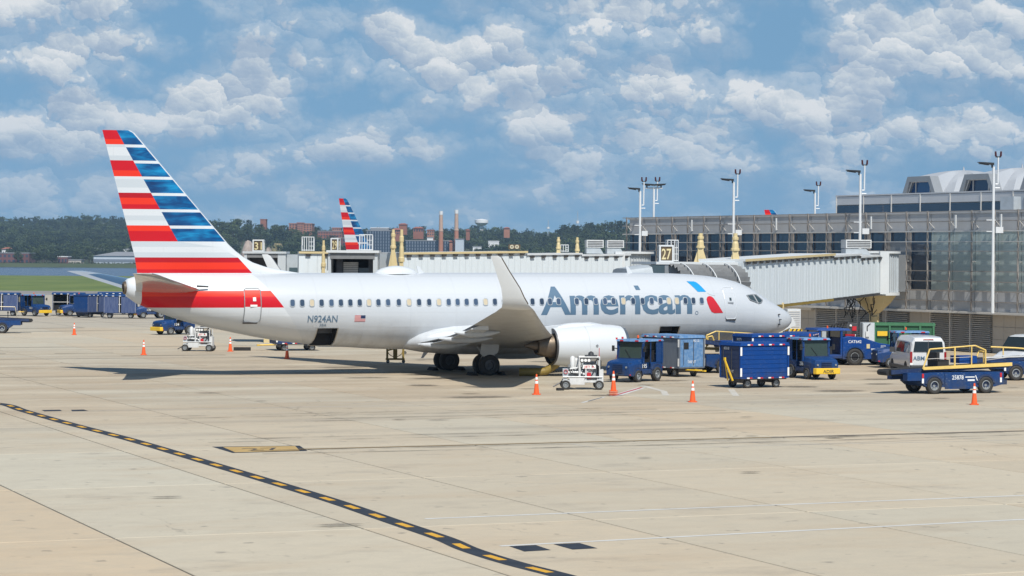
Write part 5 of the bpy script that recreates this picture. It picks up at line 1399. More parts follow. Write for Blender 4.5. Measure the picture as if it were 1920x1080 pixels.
rr_ = MB(); rr_.lathe([(2.5, .01), (2.5, 1.8), (2.66, 1.8), (2.68, .01)], c2, (0, 0, 1), 24); rr_.build('rotunda_roof', M_roofw, b29); MB().cyl(c2 + Vector((0, 0, -3.95)), c2, .4, n=14).build('support_column', M_cyel, b29)
po = MB(); p = B2 - b29.location; po.box(p.x - .35, p.x + .35, p.y - 1.4, p.y + 1.3, p.z - .1, p.z + 2.62); po.build('portal', M_roofw, b29)
cb = MB(); cb.box(c2.x - 1, c2.x + 1.2, c2.y + 1.2, c2.y + 24, 3.95, 6.3); cb.build('corridor', M_steelgr, b29)
# head end of that bridge: cab looking left, its shutters open
cabc = Vector((-10.6, 163.6, 0)) - b29.location
def lb(name, x0, x1, y0, y1, z0, z1, m): return MB().box(cabc.x + x0, cabc.x + x1, cabc.y + y0, cabc.y + y1, z0, z1).build(name, m, b29)
lb('cab_roof', -1.75, 1.75, -1.5, 1.6, 6.36, 6.52, M_roofw)
lb('cab_wall', -1.65, -1.45, -1.3, 1.4, 3.6, 6.35, M_tunnel2); lb('cab_wall', 1.35, 1.65, -1.3, 1.4, 3.6, 6.35, M_tunnel2); lb('cab_back', -1.45, 1.35, 1.2, 1.4, 3.6, 6.35, M_dark); lb('cab_floor', -1.65, 1.65, -1.3, 1.4, 3.4, 3.6, M_dkmetal)
lb('cab_awning', -1.5, 1.45, -1.35, -1.0, 5.95, 6.34, M_bellow)
lb('operator_screen', .3, .95, .3, .4, 4.2, 5.35, M_cockpit)
for k in range(14): lb('shutter_slat', -.75, .25, .5, .56, 4.0 + k * .125, 4.1 + k * .125, M_lightfr)
lb('shutter_side', -1.2, -.78, .3, .6, 3.7, 6.2, M_dkmetal); lb('shutter_side', .95, 1.3, .3, .6, 3.7, 6.2, M_dkmetal)
lift_column(b29, (-7.45, 164.2), 3.6, 7.95, .24); lift_column(b29, (-8.02, 164.4), 5.4, 7.95, .24)
lift_column(b29, (3.35, 177.2), 5.9, 7.62, .22); lift_column(b29, (4.75, 178.5), 5.6, 7.62, .22)
ladder_cage('white ladder rail above the open cab of the rear bridge', (-9.85, 164.4, 6.53), .86, 1.05, 0, .6, 6)
ladder_cage('short white ladder rail between two cream lift columns on the rear bridge', (3.8, 177.8, 6.55), .55, .5, 0, .5, 4)
rooftop_ac('left of the two louvred cooling units side by side on the rear bridge roof', (6.0, 178.9, 6.42), R(6), 1.25)
rooftop_ac('right of the two louvred cooling units side by side on the rear bridge roof', (7.55, 180.2, 6.42), R(6), 1.25)
tag(MB().box(-.42, .42, -.2, .2, 0, .34).build('roof_lamp_box', M_signbr, None, (.15, 172.8, 6.70)), 'small box with two round lamps on the rear bridge roof', 'lamp box')
lmp = bpy.data.objects['roof_lamp_box']
for x in (-.18, .18): MB().lathe([(0, .15), (.03, .15), (.03, .05)], (x, -.21, .17), (0, -1, 0), 12).build('lamp_lens', M_cream, lmp)
# left stub of the neighbouring bridge with its own cream column
b29b = thing('jet_bridge', 'short white bridge section beside a cream column, left of the open cab', 'jet bridge', (-13.0, 168.0, 0), 0, 'jet bridges at the gates')
tunnel(b29b, (-14.75, 168.2, 3.75), (-12.2, 168.5, 3.75), 2.5, 2.55, .6, trim=M_cyel, name='tunnel_section')
lift_column(b29b, (-12.92, 167.1), 3.6, 7.2, .19)
ladder_cage('white ladder rail on the short bridge section at the left', (-14.05, 167.9, 6.47), .8, .95, 0, .5, 6)
gate_sign('double faced brown gate sign beside a cream column, reading 29', (-12.05, 166.4, 6.50), .46, .82, '29', R(-12), '28', .5)
# --- farther bridge head at the left, half hidden by the dorsal fillet of the fin
b31 = thing('jet_bridge', 'grey bridge head with a dark opening, half hidden behind the fin root', 'jet bridge', (-17.15, 172.0, 0), 0, 'jet bridges at the gates')
def l31(name, x0, x1, y0, y1, z0, z1, m): return MB().box(x0, x1, y0, y1, z0, z1).build(name, m, b31)
l31('cab_roof', -1.7, 1.35, -1.4, 1.4, 6.27, 6.42, M_tunnel2); l31('cab_wall', -1.6, -1.4, -1.3, 1.3, 3.6, 6.26, M_tunnel2); l31('cab_wall', .75, 1.3, -1.3, 1.3, 3.6, 6.26, M_tunnel2)
l31('cab_back', -1.4, .75, .6, .8, 3.6, 6.26, M_dkmetal); l31('cab_floor', -1.6, 1.3, -1.3, 1.3, 3.4, 3.6, M_dkmetal); l31('cab_awning', -1.38, .74, -1.3, -.9, 5.98, 6.25, M_bellow)
l31('booth', 1.32, 2.6, -.6, 1.3, 3.6, 6.22, M_greyeq); l31('booth_window', 1.5, 2.4, -.64, -.58, 4.3, 5.3, M_cockpit)
sp_ = MB(); sp_.box(-.3, .3, -.2, .2, 0, 3.5); sp_.build('support_column', M_cyel, b31)
gate_sign('brown gate sign reading 31 above the half hidden bridge head', (-17.77, 171.0, 6.44), .70, .76, '31', R(-4))
# ================================================================== SERVICE VEHICLES
def cone(p, label, stack=0):
    t = thing('traffic_cone', label, 'traffic cone', (p[0], p[1], 0), random.uniform(-.4, .4), 'orange traffic cones with white bands around the aircraft')
    for k in range(1 + stack):
        b = MB(); z = .085 * k; b.prism([(.185, -.10), (.185, .10), (.10, .185), (-.10, .185), (-.185, .10), (-.185, -.10), (-.10, -.185), (.10, -.185)], 'z', z + .004, z + .045); b.build('base', M_orangec if k == 0 else M_orangec, t)
    z0 = .085 * stack
    def rad(z): return .135 + (.032 - .135) * (z / .92)
    c = MB(); c.lathe([(z, rad(z)) for z in (.045, .50, .92)] + [(.92, .001)], (0, 0, z0), n=20); c.build('body', M_orangec, t)
    for a, b_ in ((.50, .62), (.68, .79)):
        s = MB(); s.lathe([(a, rad(a) + .004), (b_, rad(b_) + .004)], (0, 0, z0), n=20); s.build('reflective_band', M_wband, t)
    return t
cone((1.13, 109.47), 'orange cone standing just left of the white fuelling cart by the engine')
cone((4.58, 109.4), 'stacked orange cones in front of the blue tractor beside the engine', 2)
cone((7.78, 104.65), 'orange cone alone between the blue tractor and the front blue cart')
cone((19.77, 104.18), 'orange cone in front of the right-hand belt loader')
cone((-22.52, 149.42), 'orange cone left of the white fuelling cart under the tail')
cone((-33.18, 185.11), 'smallest orange cone, far left near the parked carts')
cone((-17.95, 155.71), 'orange cone right of the white fuelling cart under the tail')
cone((-13.35, 145.15), 'orange cone close under the rear fuselage, near the open hold')

def place(name, label, cat, p, deg, group=None): return thing(name, label, cat, (p[0], p[1], 0), R(deg), group)

def tractor(p, deg, label, number, bumper=False, group='blue baggage tractors', code=None, long_hood=True):
    """open-cab baggage tractor, front towards +x"""
    t = place('baggage_tractor', label, 'tractor', p, deg, group)
    hw = .74
    b = MB()
    # hood and nose
    b.loft([[(1.52, -hw + .06, .34), (1.52, hw - .06, .34), (1.56, hw - .08, .80), (1.50, hw - .12, 1.00), (1.50, -hw + .12, 1.00), (1.56, -hw + .08, .80)],
            [(1.20, -hw, .30), (1.20, hw, .30), (1.20, hw, .86), (1.20, hw - .1, 1.07), (1.20, -hw + .1, 1.07), (1.20, -hw, .86)],
            [(.42, -hw, .58), (.42, hw, .58), (.42, hw, .92), (.42, hw - .05, 1.14), (.42, -hw + .05, 1.14), (.42, -hw, .92)]], 0, True, False)
    b.box(.40, 1.20, -hw + .25, hw - .25, .35, .60)
    b.box(-1.45, .42, -hw + .22, hw - .22, .35, .62)                       # floor
    b.loft([[(-1.45, -hw, .45), (-1.45, hw, .45), (-1.45, hw, .95), (-1.45, -hw, .95)], [(-.40, -hw, .62), (-.40, hw, .62), (-.40, hw, .95), (-.40, -hw, .95)]], 0, True, False)
    b.box(-.40, .42, -hw, -hw + .05, .40, .62); b.box(-.40, .42, hw - .05, hw, .40, .62)
    b.build('body', M_blue, t, bevel=.025)
    fd = MB()
    for sg in (-1, 1):
        for cx, r in ((.80, .40), (-.92, .47)):
            zc = .30 if cx > 0 else .36
            fd.loft([[(cx + rr * math.cos(R(a)), sg * yy, zc + rr * math.sin(R(a))) for a in range(0, 181, 20)] for rr, yy in ((r, hw + .01), (r + .05, hw + .01), (r + .05, hw - .3), (r, hw - .3))], 0, False, True)
    fd.build('mudguard', M_navy, t)
    c = MB()
    for x in (-1.36, .36):
        for sg in (-1, 1): c.box(x - .05, x + .05, sg * hw - .05, sg * hw + .05, .9, 2.02)
    for sg in (-1, 1):
        c.box(-1.36, -.85, sg * (hw - .01) - .02, sg * (hw - .01) + .02, .95, 2.0)
        c.box(-.34, -.30, sg * hw - .02, sg * hw + .02, .9, 2.0)
    c.box(-1.41, -1.33, -hw, hw, .95, 1.35)
    c.build('cab_frame', M_blue, t)
    rf = MB(); rf.hexa([(-1.48, -hw - .05, 2.0), (.50, -hw - .05, 2.0), (.50, hw + .05, 2.0), (-1.48, hw + .05, 2.0), (-1.44, -hw, 2.10), (.44, -hw, 2.10), (.44, hw, 2.10), (-1.44, hw, 2.10)]); rf.build('cab_roof', M_faded, t)  # paler blue puts the sunlight on the roof into its colour
    rs = MB()
    for y in (-.55, .35): rs.box(.50, .515, y, y + .2, 2.01, 2.07)
    for x in (-1.2, .0):
        for sg in (-1, 1): rs.box(x, x + .22, sg * (hw + .05) - .012, sg * (hw + .05) + .012, 2.01, 2.07)
    rs.build('reflector', M_rband, t)
    ws = MB(); ws.hexa([(.40, -hw + .06, 1.14), (.43, -hw + .06, 1.14), (.43, hw - .06, 1.14), (.40, hw - .06, 1.14), (.30, -hw + .06, 1.98), (.33, -hw + .06, 1.98), (.33, hw - .06, 1.98), (.30, hw - .06, 1.98)]); w_ = ws.build('windscreen', M_tugglass, t)
    fr_ = MB(); fr_.tube([(.42, -hw + .06, 1.15), (.42, hw - .06, 1.15), (.33, hw - .06, 1.98), (.33, -hw + .06, 1.98), (.42, -hw + .06, 1.15)], .035, 5); fr_.build('windscreen_frame', M_navy, w_)
    rw = MB(); rw.box(-1.40, -1.38, -hw + .06, hw - .06, 1.36, 1.98); rw.build('rear_window', M_tugglass, t)
    st = MB(); st.box(-.85, -.40, -.55, .55, .95, 1.08); st.box(-.95, -.83, -.55, .55, 1.05, 1.55); st.build('seat', M_seat, t)
    sw = MB(); sw.cyl((.35, .3, .95), (.05, .3, 1.18), .025, n=6); sw.lathe([(0, .19), (.03, .19), (.03, .16), (0, .16), (0, .19)], (.05, .3, 1.17), (-.8, 0, .6), 14); sw.build('steering_wheel', M_seat, t)
    for sg in (-1, 1):
        wheel(t, .80, sg * (hw - .04), .30, .30, .20); wheel(t, -.92, sg * (hw - .05), .36, .36, .24)
    hl = MB()
    for sg in (-1, 1): hl.cyl((1.53, sg * .52, .76), (1.575, sg * .52, .76), .05, n=12)
    hl.build('headlight', M_rim, t)
    gr = MB()
    for k in range(5): gr.box(1.548, 1.565, -.30, .30, .50 + k * .09, .535 + k * .09)
    gr.build('grille', M_navy, t)
    if bumper:
        bp = MB(); bp.hexa([(1.50, -hw - .02, .30), (1.74, -hw + .06, .30), (1.74, hw - .06, .30), (1.50, hw + .02, .30), (1.50, -hw - .02, .60), (1.74, -hw + .06, .60), (1.74, hw - .06, .60), (1.50, hw + .02, .60)]); bo = bp.build('bumper', M_yellow, t, bevel=.03)
        if code: lettering(code, bo, (1.752, 0, .36), (0, 1, 0), (0, 0, 1), .17, M_tar, .01, .62, center=True)
    bc = MB(); bc.cyl((-.3, 0, 2.10), (-.3, 0, 2.16), .06, n=10); bc.lathe([(.06, .055), (.17, .05), (.2, .01)], (-.3, 0, 2.10), n=10, mi=1); bc.build('beacon', [M_dkmetal, M_orangec], t)
    ht = MB(); ht.box(-1.62, -1.45, -.12, .12, .40, .56); ht.build('tow_hitch', M_dkmetal, t)
    for sg in (-1, 1):
        mm = MB(); mm.tube([(.40, sg * hw, 1.62), (.55, sg * (hw + .20), 1.66)], .026, 5); mm.box(.50, .54, sg * (hw + .20) - .07, sg * (hw + .20) + .07, 1.50, 1.78); mm.build('side_mirror', M_black, t)
        hs = MB(); hs.box(.50, 1.46, sg * (hw - .075) - .006, sg * (hw - .075) + .006, .935, .955); hs.build('hood_seam', M_navy, t)
        MB().box(-.28, .36, sg * (hw - .30) - .01, sg * (hw - .30) + .01, .62, .95).build('footwell', M_dark, t)
        MB().box(1.30, 1.50, sg * (hw - .045) - .008, sg * (hw - .045) + .008, .36, .41).build('edge_reflector', M_rband, t)
    wp = MB(); wp.tube([(.445, .05, 1.18), (.40, -.30, 1.62)], .012, 4); wp.build('wiper', M_black, t)
    MB().box(1.555, 1.60, -.06, .06, .36, .46).build('front_hook', M_dkmetal, t)
    dk = MB(); dk.box(-1.30, -.98, -.58, .58, .95, 1.22); dk.build('battery_box', M_navy, t)
    for sg in (-1, 1):
        lettering(number, t, (.02 if sg < 0 else .44, sg * (hw + .012), .70), (-sg, 0, 0), (0, 0, 1), .20, M_decal, .015, .40)
        dd = MB(); dd.box(.62, .98, sg * (hw - .098) - .012, sg * (hw - .098) + .012, .985, 1.05); dd.build('name_plate', M_decal, t)
    return t
tractor((6.15, 121.9), 234, 'blue open-cab tractor numbered 195 beside the engine, ahead of the faded cart', '195')
tractor((15.55, 126.1), 291, 'blue tractor with a yellow lettered bumper, facing the camera right of the front cart', '286', True, code='ADIR')
tractor((-26.0, 187.9), 222, 'blue tractor numbered 134 partly hidden by the rear fuselage', '134', True)
tractor((-47.0, 240.9), 318, 'blue tractor with a yellow bumper facing right, farthest left of the parked row', '121', True)
tractor((-43.1, 241.3), 205, 'blue tractor with a yellow bumper facing left, between two curtained carts', '118', True)
tractor((-34.9, 235.4), 200, 'blue tractor under the tail cone, at the right end of the parked row', '139', True)
tractor((22.25, 139.6), 187, 'dark blue tractor half hidden behind the white van', '142')

def cart_solid(p, deg, label, m_side, m_end, text_side=None, text_end=None, bar_up=False, code=None, ribs=True, L_=2.95, W_=1.68, window=False, m_roof=None):
    """closed baggage cart on four small wheels; tow bar at -x"""
    t = place('baggage_cart', label, 'baggage cart', p, deg, 'closed blue baggage carts')
    l, w_ = L_ / 2, W_ / 2; z0, z1 = .52, 2.14
    ch = MB(); ch.box(-l + .1, l - .1, -w_ + .2, w_ - .2, .42, .52); ch.box(-l + .35, -l + .75, -w_ + .25, w_ - .25, .24, .42); ch.box(l - .75, l - .35, -w_ + .25, w_ - .25, .24, .42); ch.build('chassis', M_dkmetal, t)
    bd = MB(); bd.box(-l + .03, l - .03, -w_ + .03, w_ - .03, z0, z1 - .02); bd.build('body', m_side, t)
    n = 7 if ribs else 1
    for k in range(n):
        a = z0 + (z1 - .14 - z0) * k / n; b = z0 + (z1 - .14 - z0) * (k + 1) / n
        for sg in (-1, 1):
            q = MB(); q.box(-l + .06, l - .06, sg * w_ - .02, sg * w_ + .006, a + .007, b - .007); q.build('side_panel', m_side, t)
            if m_end is not M_fadedg:
                q = MB(); q.box(sg * l - .02, sg * l + .008, -w_ + .06, w_ - .06, a + .007, b - .007); q.build('end_panel', m_end, t)
    if m_end is M_fadedg or not ribs:
        for sg in (-1, 1): q = MB(); q.box(sg * l - .018, sg * l + .018, -w_ + .06, w_ - .06, z0 + .02, z1 - .15); q.build('end_panel', m_end, t)
    fr_ = MB()
    for x in (-l, l):
        for y in (-w_, w_): fr_.box(x - .045, x + .045, y - .045, y + .045, z0 - .04, z1)
    for y in (-w_, w_): fr_.box(-l, l, y - .04, y + .04, z0 - .06, z0)
    for x in (-l, l): fr_.box(x - .04, x + .04, -w_, w_, z0 - .06, z0)
    fr_.build('frame', m_side, t)
    rf = MB(); rf.hexa([(-l - .07, -w_ - .07, z1 - .12), (l + .07, -w_ - .07, z1 - .12), (l + .07, w_ + .07, z1 - .12), (-l - .07, w_ + .07, z1 - .12), (-l - .03, -w_ - .03, z1 + .03), (l + .03, -w_ - .03, z1 + .03), (l + .03, w_ + .03, z1 + .03), (-l - .03, w_ + .03, z1 + .03)]); rf.build('roof', m_roof or m_side, t)
    for zz in (z1 - .07, z0 - .03):
        for k in range(4):
            x = -l + .35 + (L_ - .9) * k / 3
            for sg in (-1, 1):
                q = MB(); yy = sg * (w_ + (.075 if zz > 1 else .045)); q.box(x, x + .15, yy - .008, yy + .008, zz - .03, zz + .03, 0); q.box(x + .155, x + .31, yy - .008, yy + .008, zz - .03, zz + .03, 1); q.build('reflector', [M_wband, M_rband], t)
    for x in (-l, l):
        for sg in (-1, 1):
            for za in (z0 + .05, z1 - .58): q = MB(); q.box(x - .05, x + .05, sg * (w_ + .05) - .006, sg * (w_ + .05) + .006, za, za + .40); q.build('edge_tape', M_wband, t)
    for x in (-l + .55, l - .55):
        for sg in (-1, 1): wheel(t, x, sg * (w_ - .22), .22, .22, .14)
    tb = MB()
    if bar_up: tb.tube([(-l - .05, -.25, .35), (-l - .38, -.05, 1.35)], .05, 6); tb.tube([(-l - .05, .15, .35), (-l - .38, -.05, 1.35)], .035, 6); tb.box(-l - .42, -l - .34, -.1, .0, 1.33, 1.46)
    else: tb.tube([(-l + .1, -.3, .38), (-l - .95, 0, .36)], .04, 6); tb.tube([(-l + .1, .3, .38), (-l - .95, 0, .36)], .04, 6); tb.box(-l - 1.1, -l - .92, -.06, .06, .32, .40)
    tb.build('tow_bar', M_yellow, t)
    if window:
        q = MB(); q.box(-l - .035, -l - .015, w_ - .62, w_ - .32, 1.45, 1.80); q.build('vent_window', M_dark, t)
        q = MB(); q.box(l + .015, l + .035, -w_ + .14, -w_ + .38, 1.42, 1.78); q.build('vent_window', M_dark, t)
    for sg in (-1, 1):
        lb = MB(); lb.cyl((sg * (l + .03), -.12, z0 + .1), (sg * (l + .03), -.12, z1 - .25), .018, n=6); lb.cyl((sg * (l + .03), .55, z0 + .1), (sg * (l + .03), .55, z1 - .25), .014, n=6); tag(lb.build('latch_bar', M_dkmetal, t), kind='stuff')
    kp = MB(); kp.box(-l + .05, l - .05, -w_ + .03, -w_ + .06, .40, .47); kp.build('kick_rail', M_dkmetal, t)
    def endtext(s, h, wd, z, dy=0):
        lettering(s, t, (-l - .03, dy, z), (0, -1, 0), (0, 0, 1), h, M_decal, .01, wd, center=True)
        lettering(s, t, (l + .03, dy, z), (0, 1, 0), (0, 0, 1), h, M_decal, .01, wd, center=True)
    if text_end: endtext(text_end, .15, .55, .72)
    if code: endtext(code, .13, .42, 1.82, .3 if not window else -.3)
    return t
cart_solid((8.45, 127.8), 126.8, 'faded pale blue baggage cart behind the tractor numbered 195', M_fadedg, M_faded, None, 'TARE WT', code='802 32', ribs=False, window=True, m_roof=M_faded)
cart_solid((13.55, 130.2), 30, 'deep blue closed cart standing behind the front cart', M_blue2, M_blue, None, 'TARE WT', code='80275')
cart_solid((11.65, 117.1), 31, 'bright blue closed cart in front, with its yellow tow bar raised', M_blue2, M_navy, None, 'TARE WT', True, code='80318', L_=2.8, W_=1.6)
cart_solid((15.65, 132.8), 76, 'blue closed cart end showing behind the tractor with the yellow lettered bumper', M_blue2, M_blue, None, 'AD', code='80340')

def cart_curtain(p, deg, label, gap=.12, openx=None):
    t = place('curtained_cart', label, 'baggage cart', p, deg, 'curtained blue baggage carts parked in a row at the far left')
    l, w_ = 1.55, .85; z0, z1 = .55, 2.12
    ch = MB(); ch.box(-l, l, -w_, w_, .47, .55); ch.box(-l + .3, -l + .8, -w_ + .2, w_ - .2, .25, .47); ch.box(l - .8, l - .3, -w_ + .2, w_ - .2, .25, .47); ch.build('deck', M_navy, t)
    fr_ = MB()
    for x in (-l + .04, -.05, l - .04):
        for y in (-w_ + .04, w_ - .04): fr_.box(x - .035, x + .035, y - .035, y + .035, z0, z1)
    for y in (-w_ + .04, w_ - .04): fr_.box(-l, l, y - .025, y + .025, 1.30, 1.36)
    fr_.build('frame', M_lightfr, t)
    MB().box(-l + .1, l - .1, -.03, .03, z0, z1).build('divider', M_dark, t)
    for sg in (-1, 1): MB().box(sg * (l - .02) - .02, sg * (l - .02) + .02, -w_, w_, z0, z1).build('end_wall', M_blue, t)
    for sg in (-1, 1):
        for a, b in ((-l + .06, -gap - .02), (gap, l - .06)):
            if openx == 'left' and a < -.5: continue
            c = MB(); N_ = 14; top = []; bot = []
            for k in range(N_ + 1):
                x = a + (b - a) * k / N_; y = sg * (w_ + .012 + .016 * math.sin(k * 2.1)); top.append((x, y, z1 - .06)); bot.append((x, y, z0 - .02))
            c.add(top + bot, [(k, k + 1, N_ + 2 + k, N_ + 1 + k) for k in range(N_)], 0, True); c.build('curtain', M_curtain, t)
    rf = MB(); rf.loft([[(x, y, z) for y, z in ((-w_ - .05, z1 - .03), (-w_ - .05, z1 + .05), (0, z1 + .16), (w_ + .05, z1 + .05), (w_ + .05, z1 - .03))] for x in (-l - .06, l + .06)], 0, True, False); rf.build('roof', M_blue, t)
    for k in range(5):
        x = -l + .15 + k * .65
        for sg in (-1, 1): MB().box(x, x + .2, sg * (w_ + .055) - .008, sg * (w_ + .055) + .008, z1 - .02, z1 + .04).build('reflector', M_wband, t)
    for x in (-l + .55, l - .55):
        for sg in (-1, 1): wheel(t, x, sg * (w_ - .2), .22, .22, .14)
    tb = MB(); tb.tube([(l, -.3, .38), (l + .85, 0, .36)], .04, 6); tb.tube([(l, .3, .38), (l + .85, 0, .36)], .04, 6); tb.build('tow_bar', M_yellow, t)
    sg_ = MB(); sg_.box(l + .002, l + .02, -.3, .3, 1.35, 1.85); sg_.build('notice', M_signcr, t)
    return t
cart_curtain((-50.2, 241.0), 2, 'curtained blue cart cut by the left picture edge')
cart_curtain((-44.3, 244.0), 5, 'curtained cart with one dark open bay, behind the two leftmost tractors', openx='left')
cart_curtain((-41.0, 237.5), 62, 'curtained cart turned end-on, its solid blue end with a notice facing the camera')
cart_curtain((-37.6, 234.6), 4, 'curtained blue cart with a dark slit between its curtains, under the tail cone')
cart_curtain((-40.6, 249.0), 6, 'curtained cart in the second row, only its roof showing above the others at left')
cart_curtain((-36.6, 250.5), 6, 'curtained cart in the second row, its roof showing just left of the tail cone')

def belt_loader(p, deg, label, number, raised=0.0, rails=True):
    """low chassis with a conveyor; nose towards -x, camera side is -y"""
    t = place('belt_loader', label, 'belt loader', p, deg, 'blue belt loaders with yellow rails')
    b = MB(); pr = [(-2.15, .62), (-1.9, .98), (2.35, .98), (2.35, .55), (2.18, .42), (1.9, .42)]
    b.prism([(-2.05, .55), (-1.9, .98), (2.40, .98), (2.40, .42), (1.92, .30), (.95, .30), (-.75, .30), (-1.8, .36)], 'y', -.92, .92); b.build('chassis', M_blue, t)
    MB().box(-.78, .88, -.955, -.92, .22, .93).build('side_skirt', M_blue, t); MB().box(-.78, .88, .92, .955, .22, .93).build('side_skirt', M_blue, t)
    for x in (-1.35, 1.42):
        for sg in (-1, 1): wheel(t, x, sg * .87, .385, .385, .28)
    fd = MB()
    for x in (-1.35, 1.42):
        for sg in (-1, 1): fd.loft([[(x + rr * math.cos(R(a)), sg * yy, .385 + rr * math.sin(R(a))) for a in range(10, 171, 20)] for rr, yy in ((.42, .965), (.50, .965), (.50, .6), (.42, .6))], 0, False)
    fd.build('mudguard', M_navy, t)
    zr = 1.10; sl = .045
    cv = MB(); cv.hexa([(-3.35, -.48, zr - .20), (3.0, -.48, zr + .06 + raised), (3.0, .48, zr + .06 + raised), (-3.35, .48, zr - .20), (-3.35, -.48, zr), (3.0, -.48, zr + .26 + raised), (3.0, .48, zr + .26 + raised), (-3.35, .48, zr)]); cv.build('conveyor_frame', M_navy, t)
    be = MB(); be.hexa([(-3.3, -.36, zr + .004), (2.95, -.36, zr + .264 + raised), (2.95, .36, zr + .264 + raised), (-3.3, .36, zr + .004), (-3.3, -.36, zr + .03), (2.95, -.36, zr + .29 + raised), (2.95, .36, zr + .29 + raised), (-3.3, .36, zr + .03)]); be.build('belt', M_black, t)
    ns = MB(); ns.box(-3.45, -2.75, -.42, .42, zr - .26, zr + .02); ns.cyl((-3.45, -.42, zr - .12), (-3.45, .42, zr - .12), .14, n=10); ns.build('nose_bumper', M_black, t)
    MB().box(-2.75, -1.55, -.90, -.5, .62, .98).build('nose_box', M_blue, t); MB().box(-2.75, -1.55, .5, .90, .62, .98).build('nose_box', M_blue, t)
    if rails == 'low':
        k = MB(); k.tube([(-2.6, -.58, zr + .62), (-1.2, -.58, zr + .56), (1.8, -.58, zr + .34), (3.0, -.58, zr + .32)], .045, 6); k.tube([(-1.9, -.58, zr + .2), (-1.9, -.58, zr + .60)], .035, 6); k.tube([(.6, -.58, zr + .2), (.6, -.58, zr + .44)], .035, 6); k.build('side_rail', M_yell2, t)
        k = MB(); k.hexa([(-3.0, -.52, zr + .02), (2.6, -.52, zr + .2), (2.6, -.49, zr + .2), (-3.0, -.49, zr + .02), (-3.0, -.52, zr + .10), (2.6, -.52, zr + .28), (2.6, -.49, zr + .28), (-3.0, -.49, zr + .10)]); k.build('side_guard', M_equip, t)
    elif rails:
        for sg in (-1,):
            y = sg * .60
            r = MB(); r.hexa([(-1.75, y - .05, zr + .0), (3.05, y - .05, zr + .14), (3.05, y + .05, zr + .14), (-1.75, y + .05, zr + .0), (-1.75, y - .05, zr + .13), (3.05, y - .05, zr + .30), (3.05, y + .05, zr + .30), (-1.75, y + .05, zr + .13)]); r.build('lower_rail', M_yell2, t)
            k = MB(); k.tube([(-1.75, y, zr + .05), (-1.40, y, zr + .95), (1.05, y, zr + 1.10), (1.62, y, zr + .88), (1.62, y, zr + .25)], .038, 6)
            for x, z in ((-.05, 1.03), (.86, 1.09)): k.cyl((x, y, zr + .12), (x, y, zr + z), .045 if x < 0 else .03, n=6)
            k.build('hand_rail', M_yell2, t)
            k = MB(); k.tube([(-1.6, y, zr + .5), (.9, y, zr + .58)], .014, 5); k.tube([(1.62, y, zr + .42), (3.6, y, zr + .62)], .014, 5); k.build('guard_wire', M_lightfr, t)
        k = MB(); k.tube([(1.62, -.45, zr + .3), (1.62, -.45, zr + .8), (1.35, -.45, zr + .85), (1.25, -.45, zr + .6)], .04, 6); k.build('control_handle', M_yell2, t)
        mo = MB(); mo.box(.30, 1.25, -.45, .35, zr + .28, zr + .62); mo.build('motor_cover', M_blue2, t)
        st = MB(); st.box(-.9, -.3, -.5, .4, zr + .1, zr + .45); st.box(-.95, -.8, -.5, .4, zr + .4, zr + .8); st.build('seat', M_seat, t)
    else:
        k = MB(); k.tube([(-2.4, -.6, zr + .0), (-2.2, -.6, zr + .9), (.9, -.6, zr + .95)], .035, 6); k.build('hand_rail', M_cream, t)
        k = MB(); k.cyl((-1.7, -.2, zr + .05), (-1.7, -.2, zr + .45), .03, n=6); k.cyl((-1.7, -.2, zr + .42), (-1.7, -.2, zr + .56), .06, n=8); k.build('control_lever', M_seat, t)
    for x in (-1.95, 2.25): q = MB(); q.box(x - .05, x + .05, -.935, -.92, .50, .72, 0); q.box(x - .05, x + .05, -.935, -.92, .74, .94, 1); q.build('reflector', [M_wband, M_rband], t)
    lettering(number, t, (-.42, -.968, .66), (1, 0, 0), (0, 0, 1), .20, M_decal, .01, .62); lettering(number, t, (.6, .968, .66), (-1, 0, 0), (0, 0, 1), .20, M_decal, .01, .62)
    q = MB(); q.box(.30, .80, -.968, -.958, .74, .79); q.hexa([(.82, -.968, .84), (.87, -.968, .84), (.87, -.958, .84), (.82, -.958, .84), (.92, -.968, .60), (.97, -.968, .60), (.97, -.958, .60), (.92, -.958, .60)]); q.box(.42, .80, -.968, -.958, .58, .66); q.build('maker_plate', M_decal, t)
    rb = MB(); rb.box(2.40, 2.70, -.75, .75, .38, .60); rb.build('rear_bumper', M_navy, t)
    return t
belt_loader((20.35, 113.6), 22, 'blue belt loader with yellow rails in front of the white van', '25878')
belt_loader((27.0, 126.6), 14, 'rear belt loader with a low yellow rail, cut by the right picture edge', '25871', rails='low')
belt_loader((-40.6, 188.2), 187, 'blue belt loader numbered 306 cut by the left picture edge', '306', rails=False)
belt_loader((12.3, 132.5), 202.7, 'belt loader between the fuselage and the carts, only its yellow rails showing', '25880', .5)

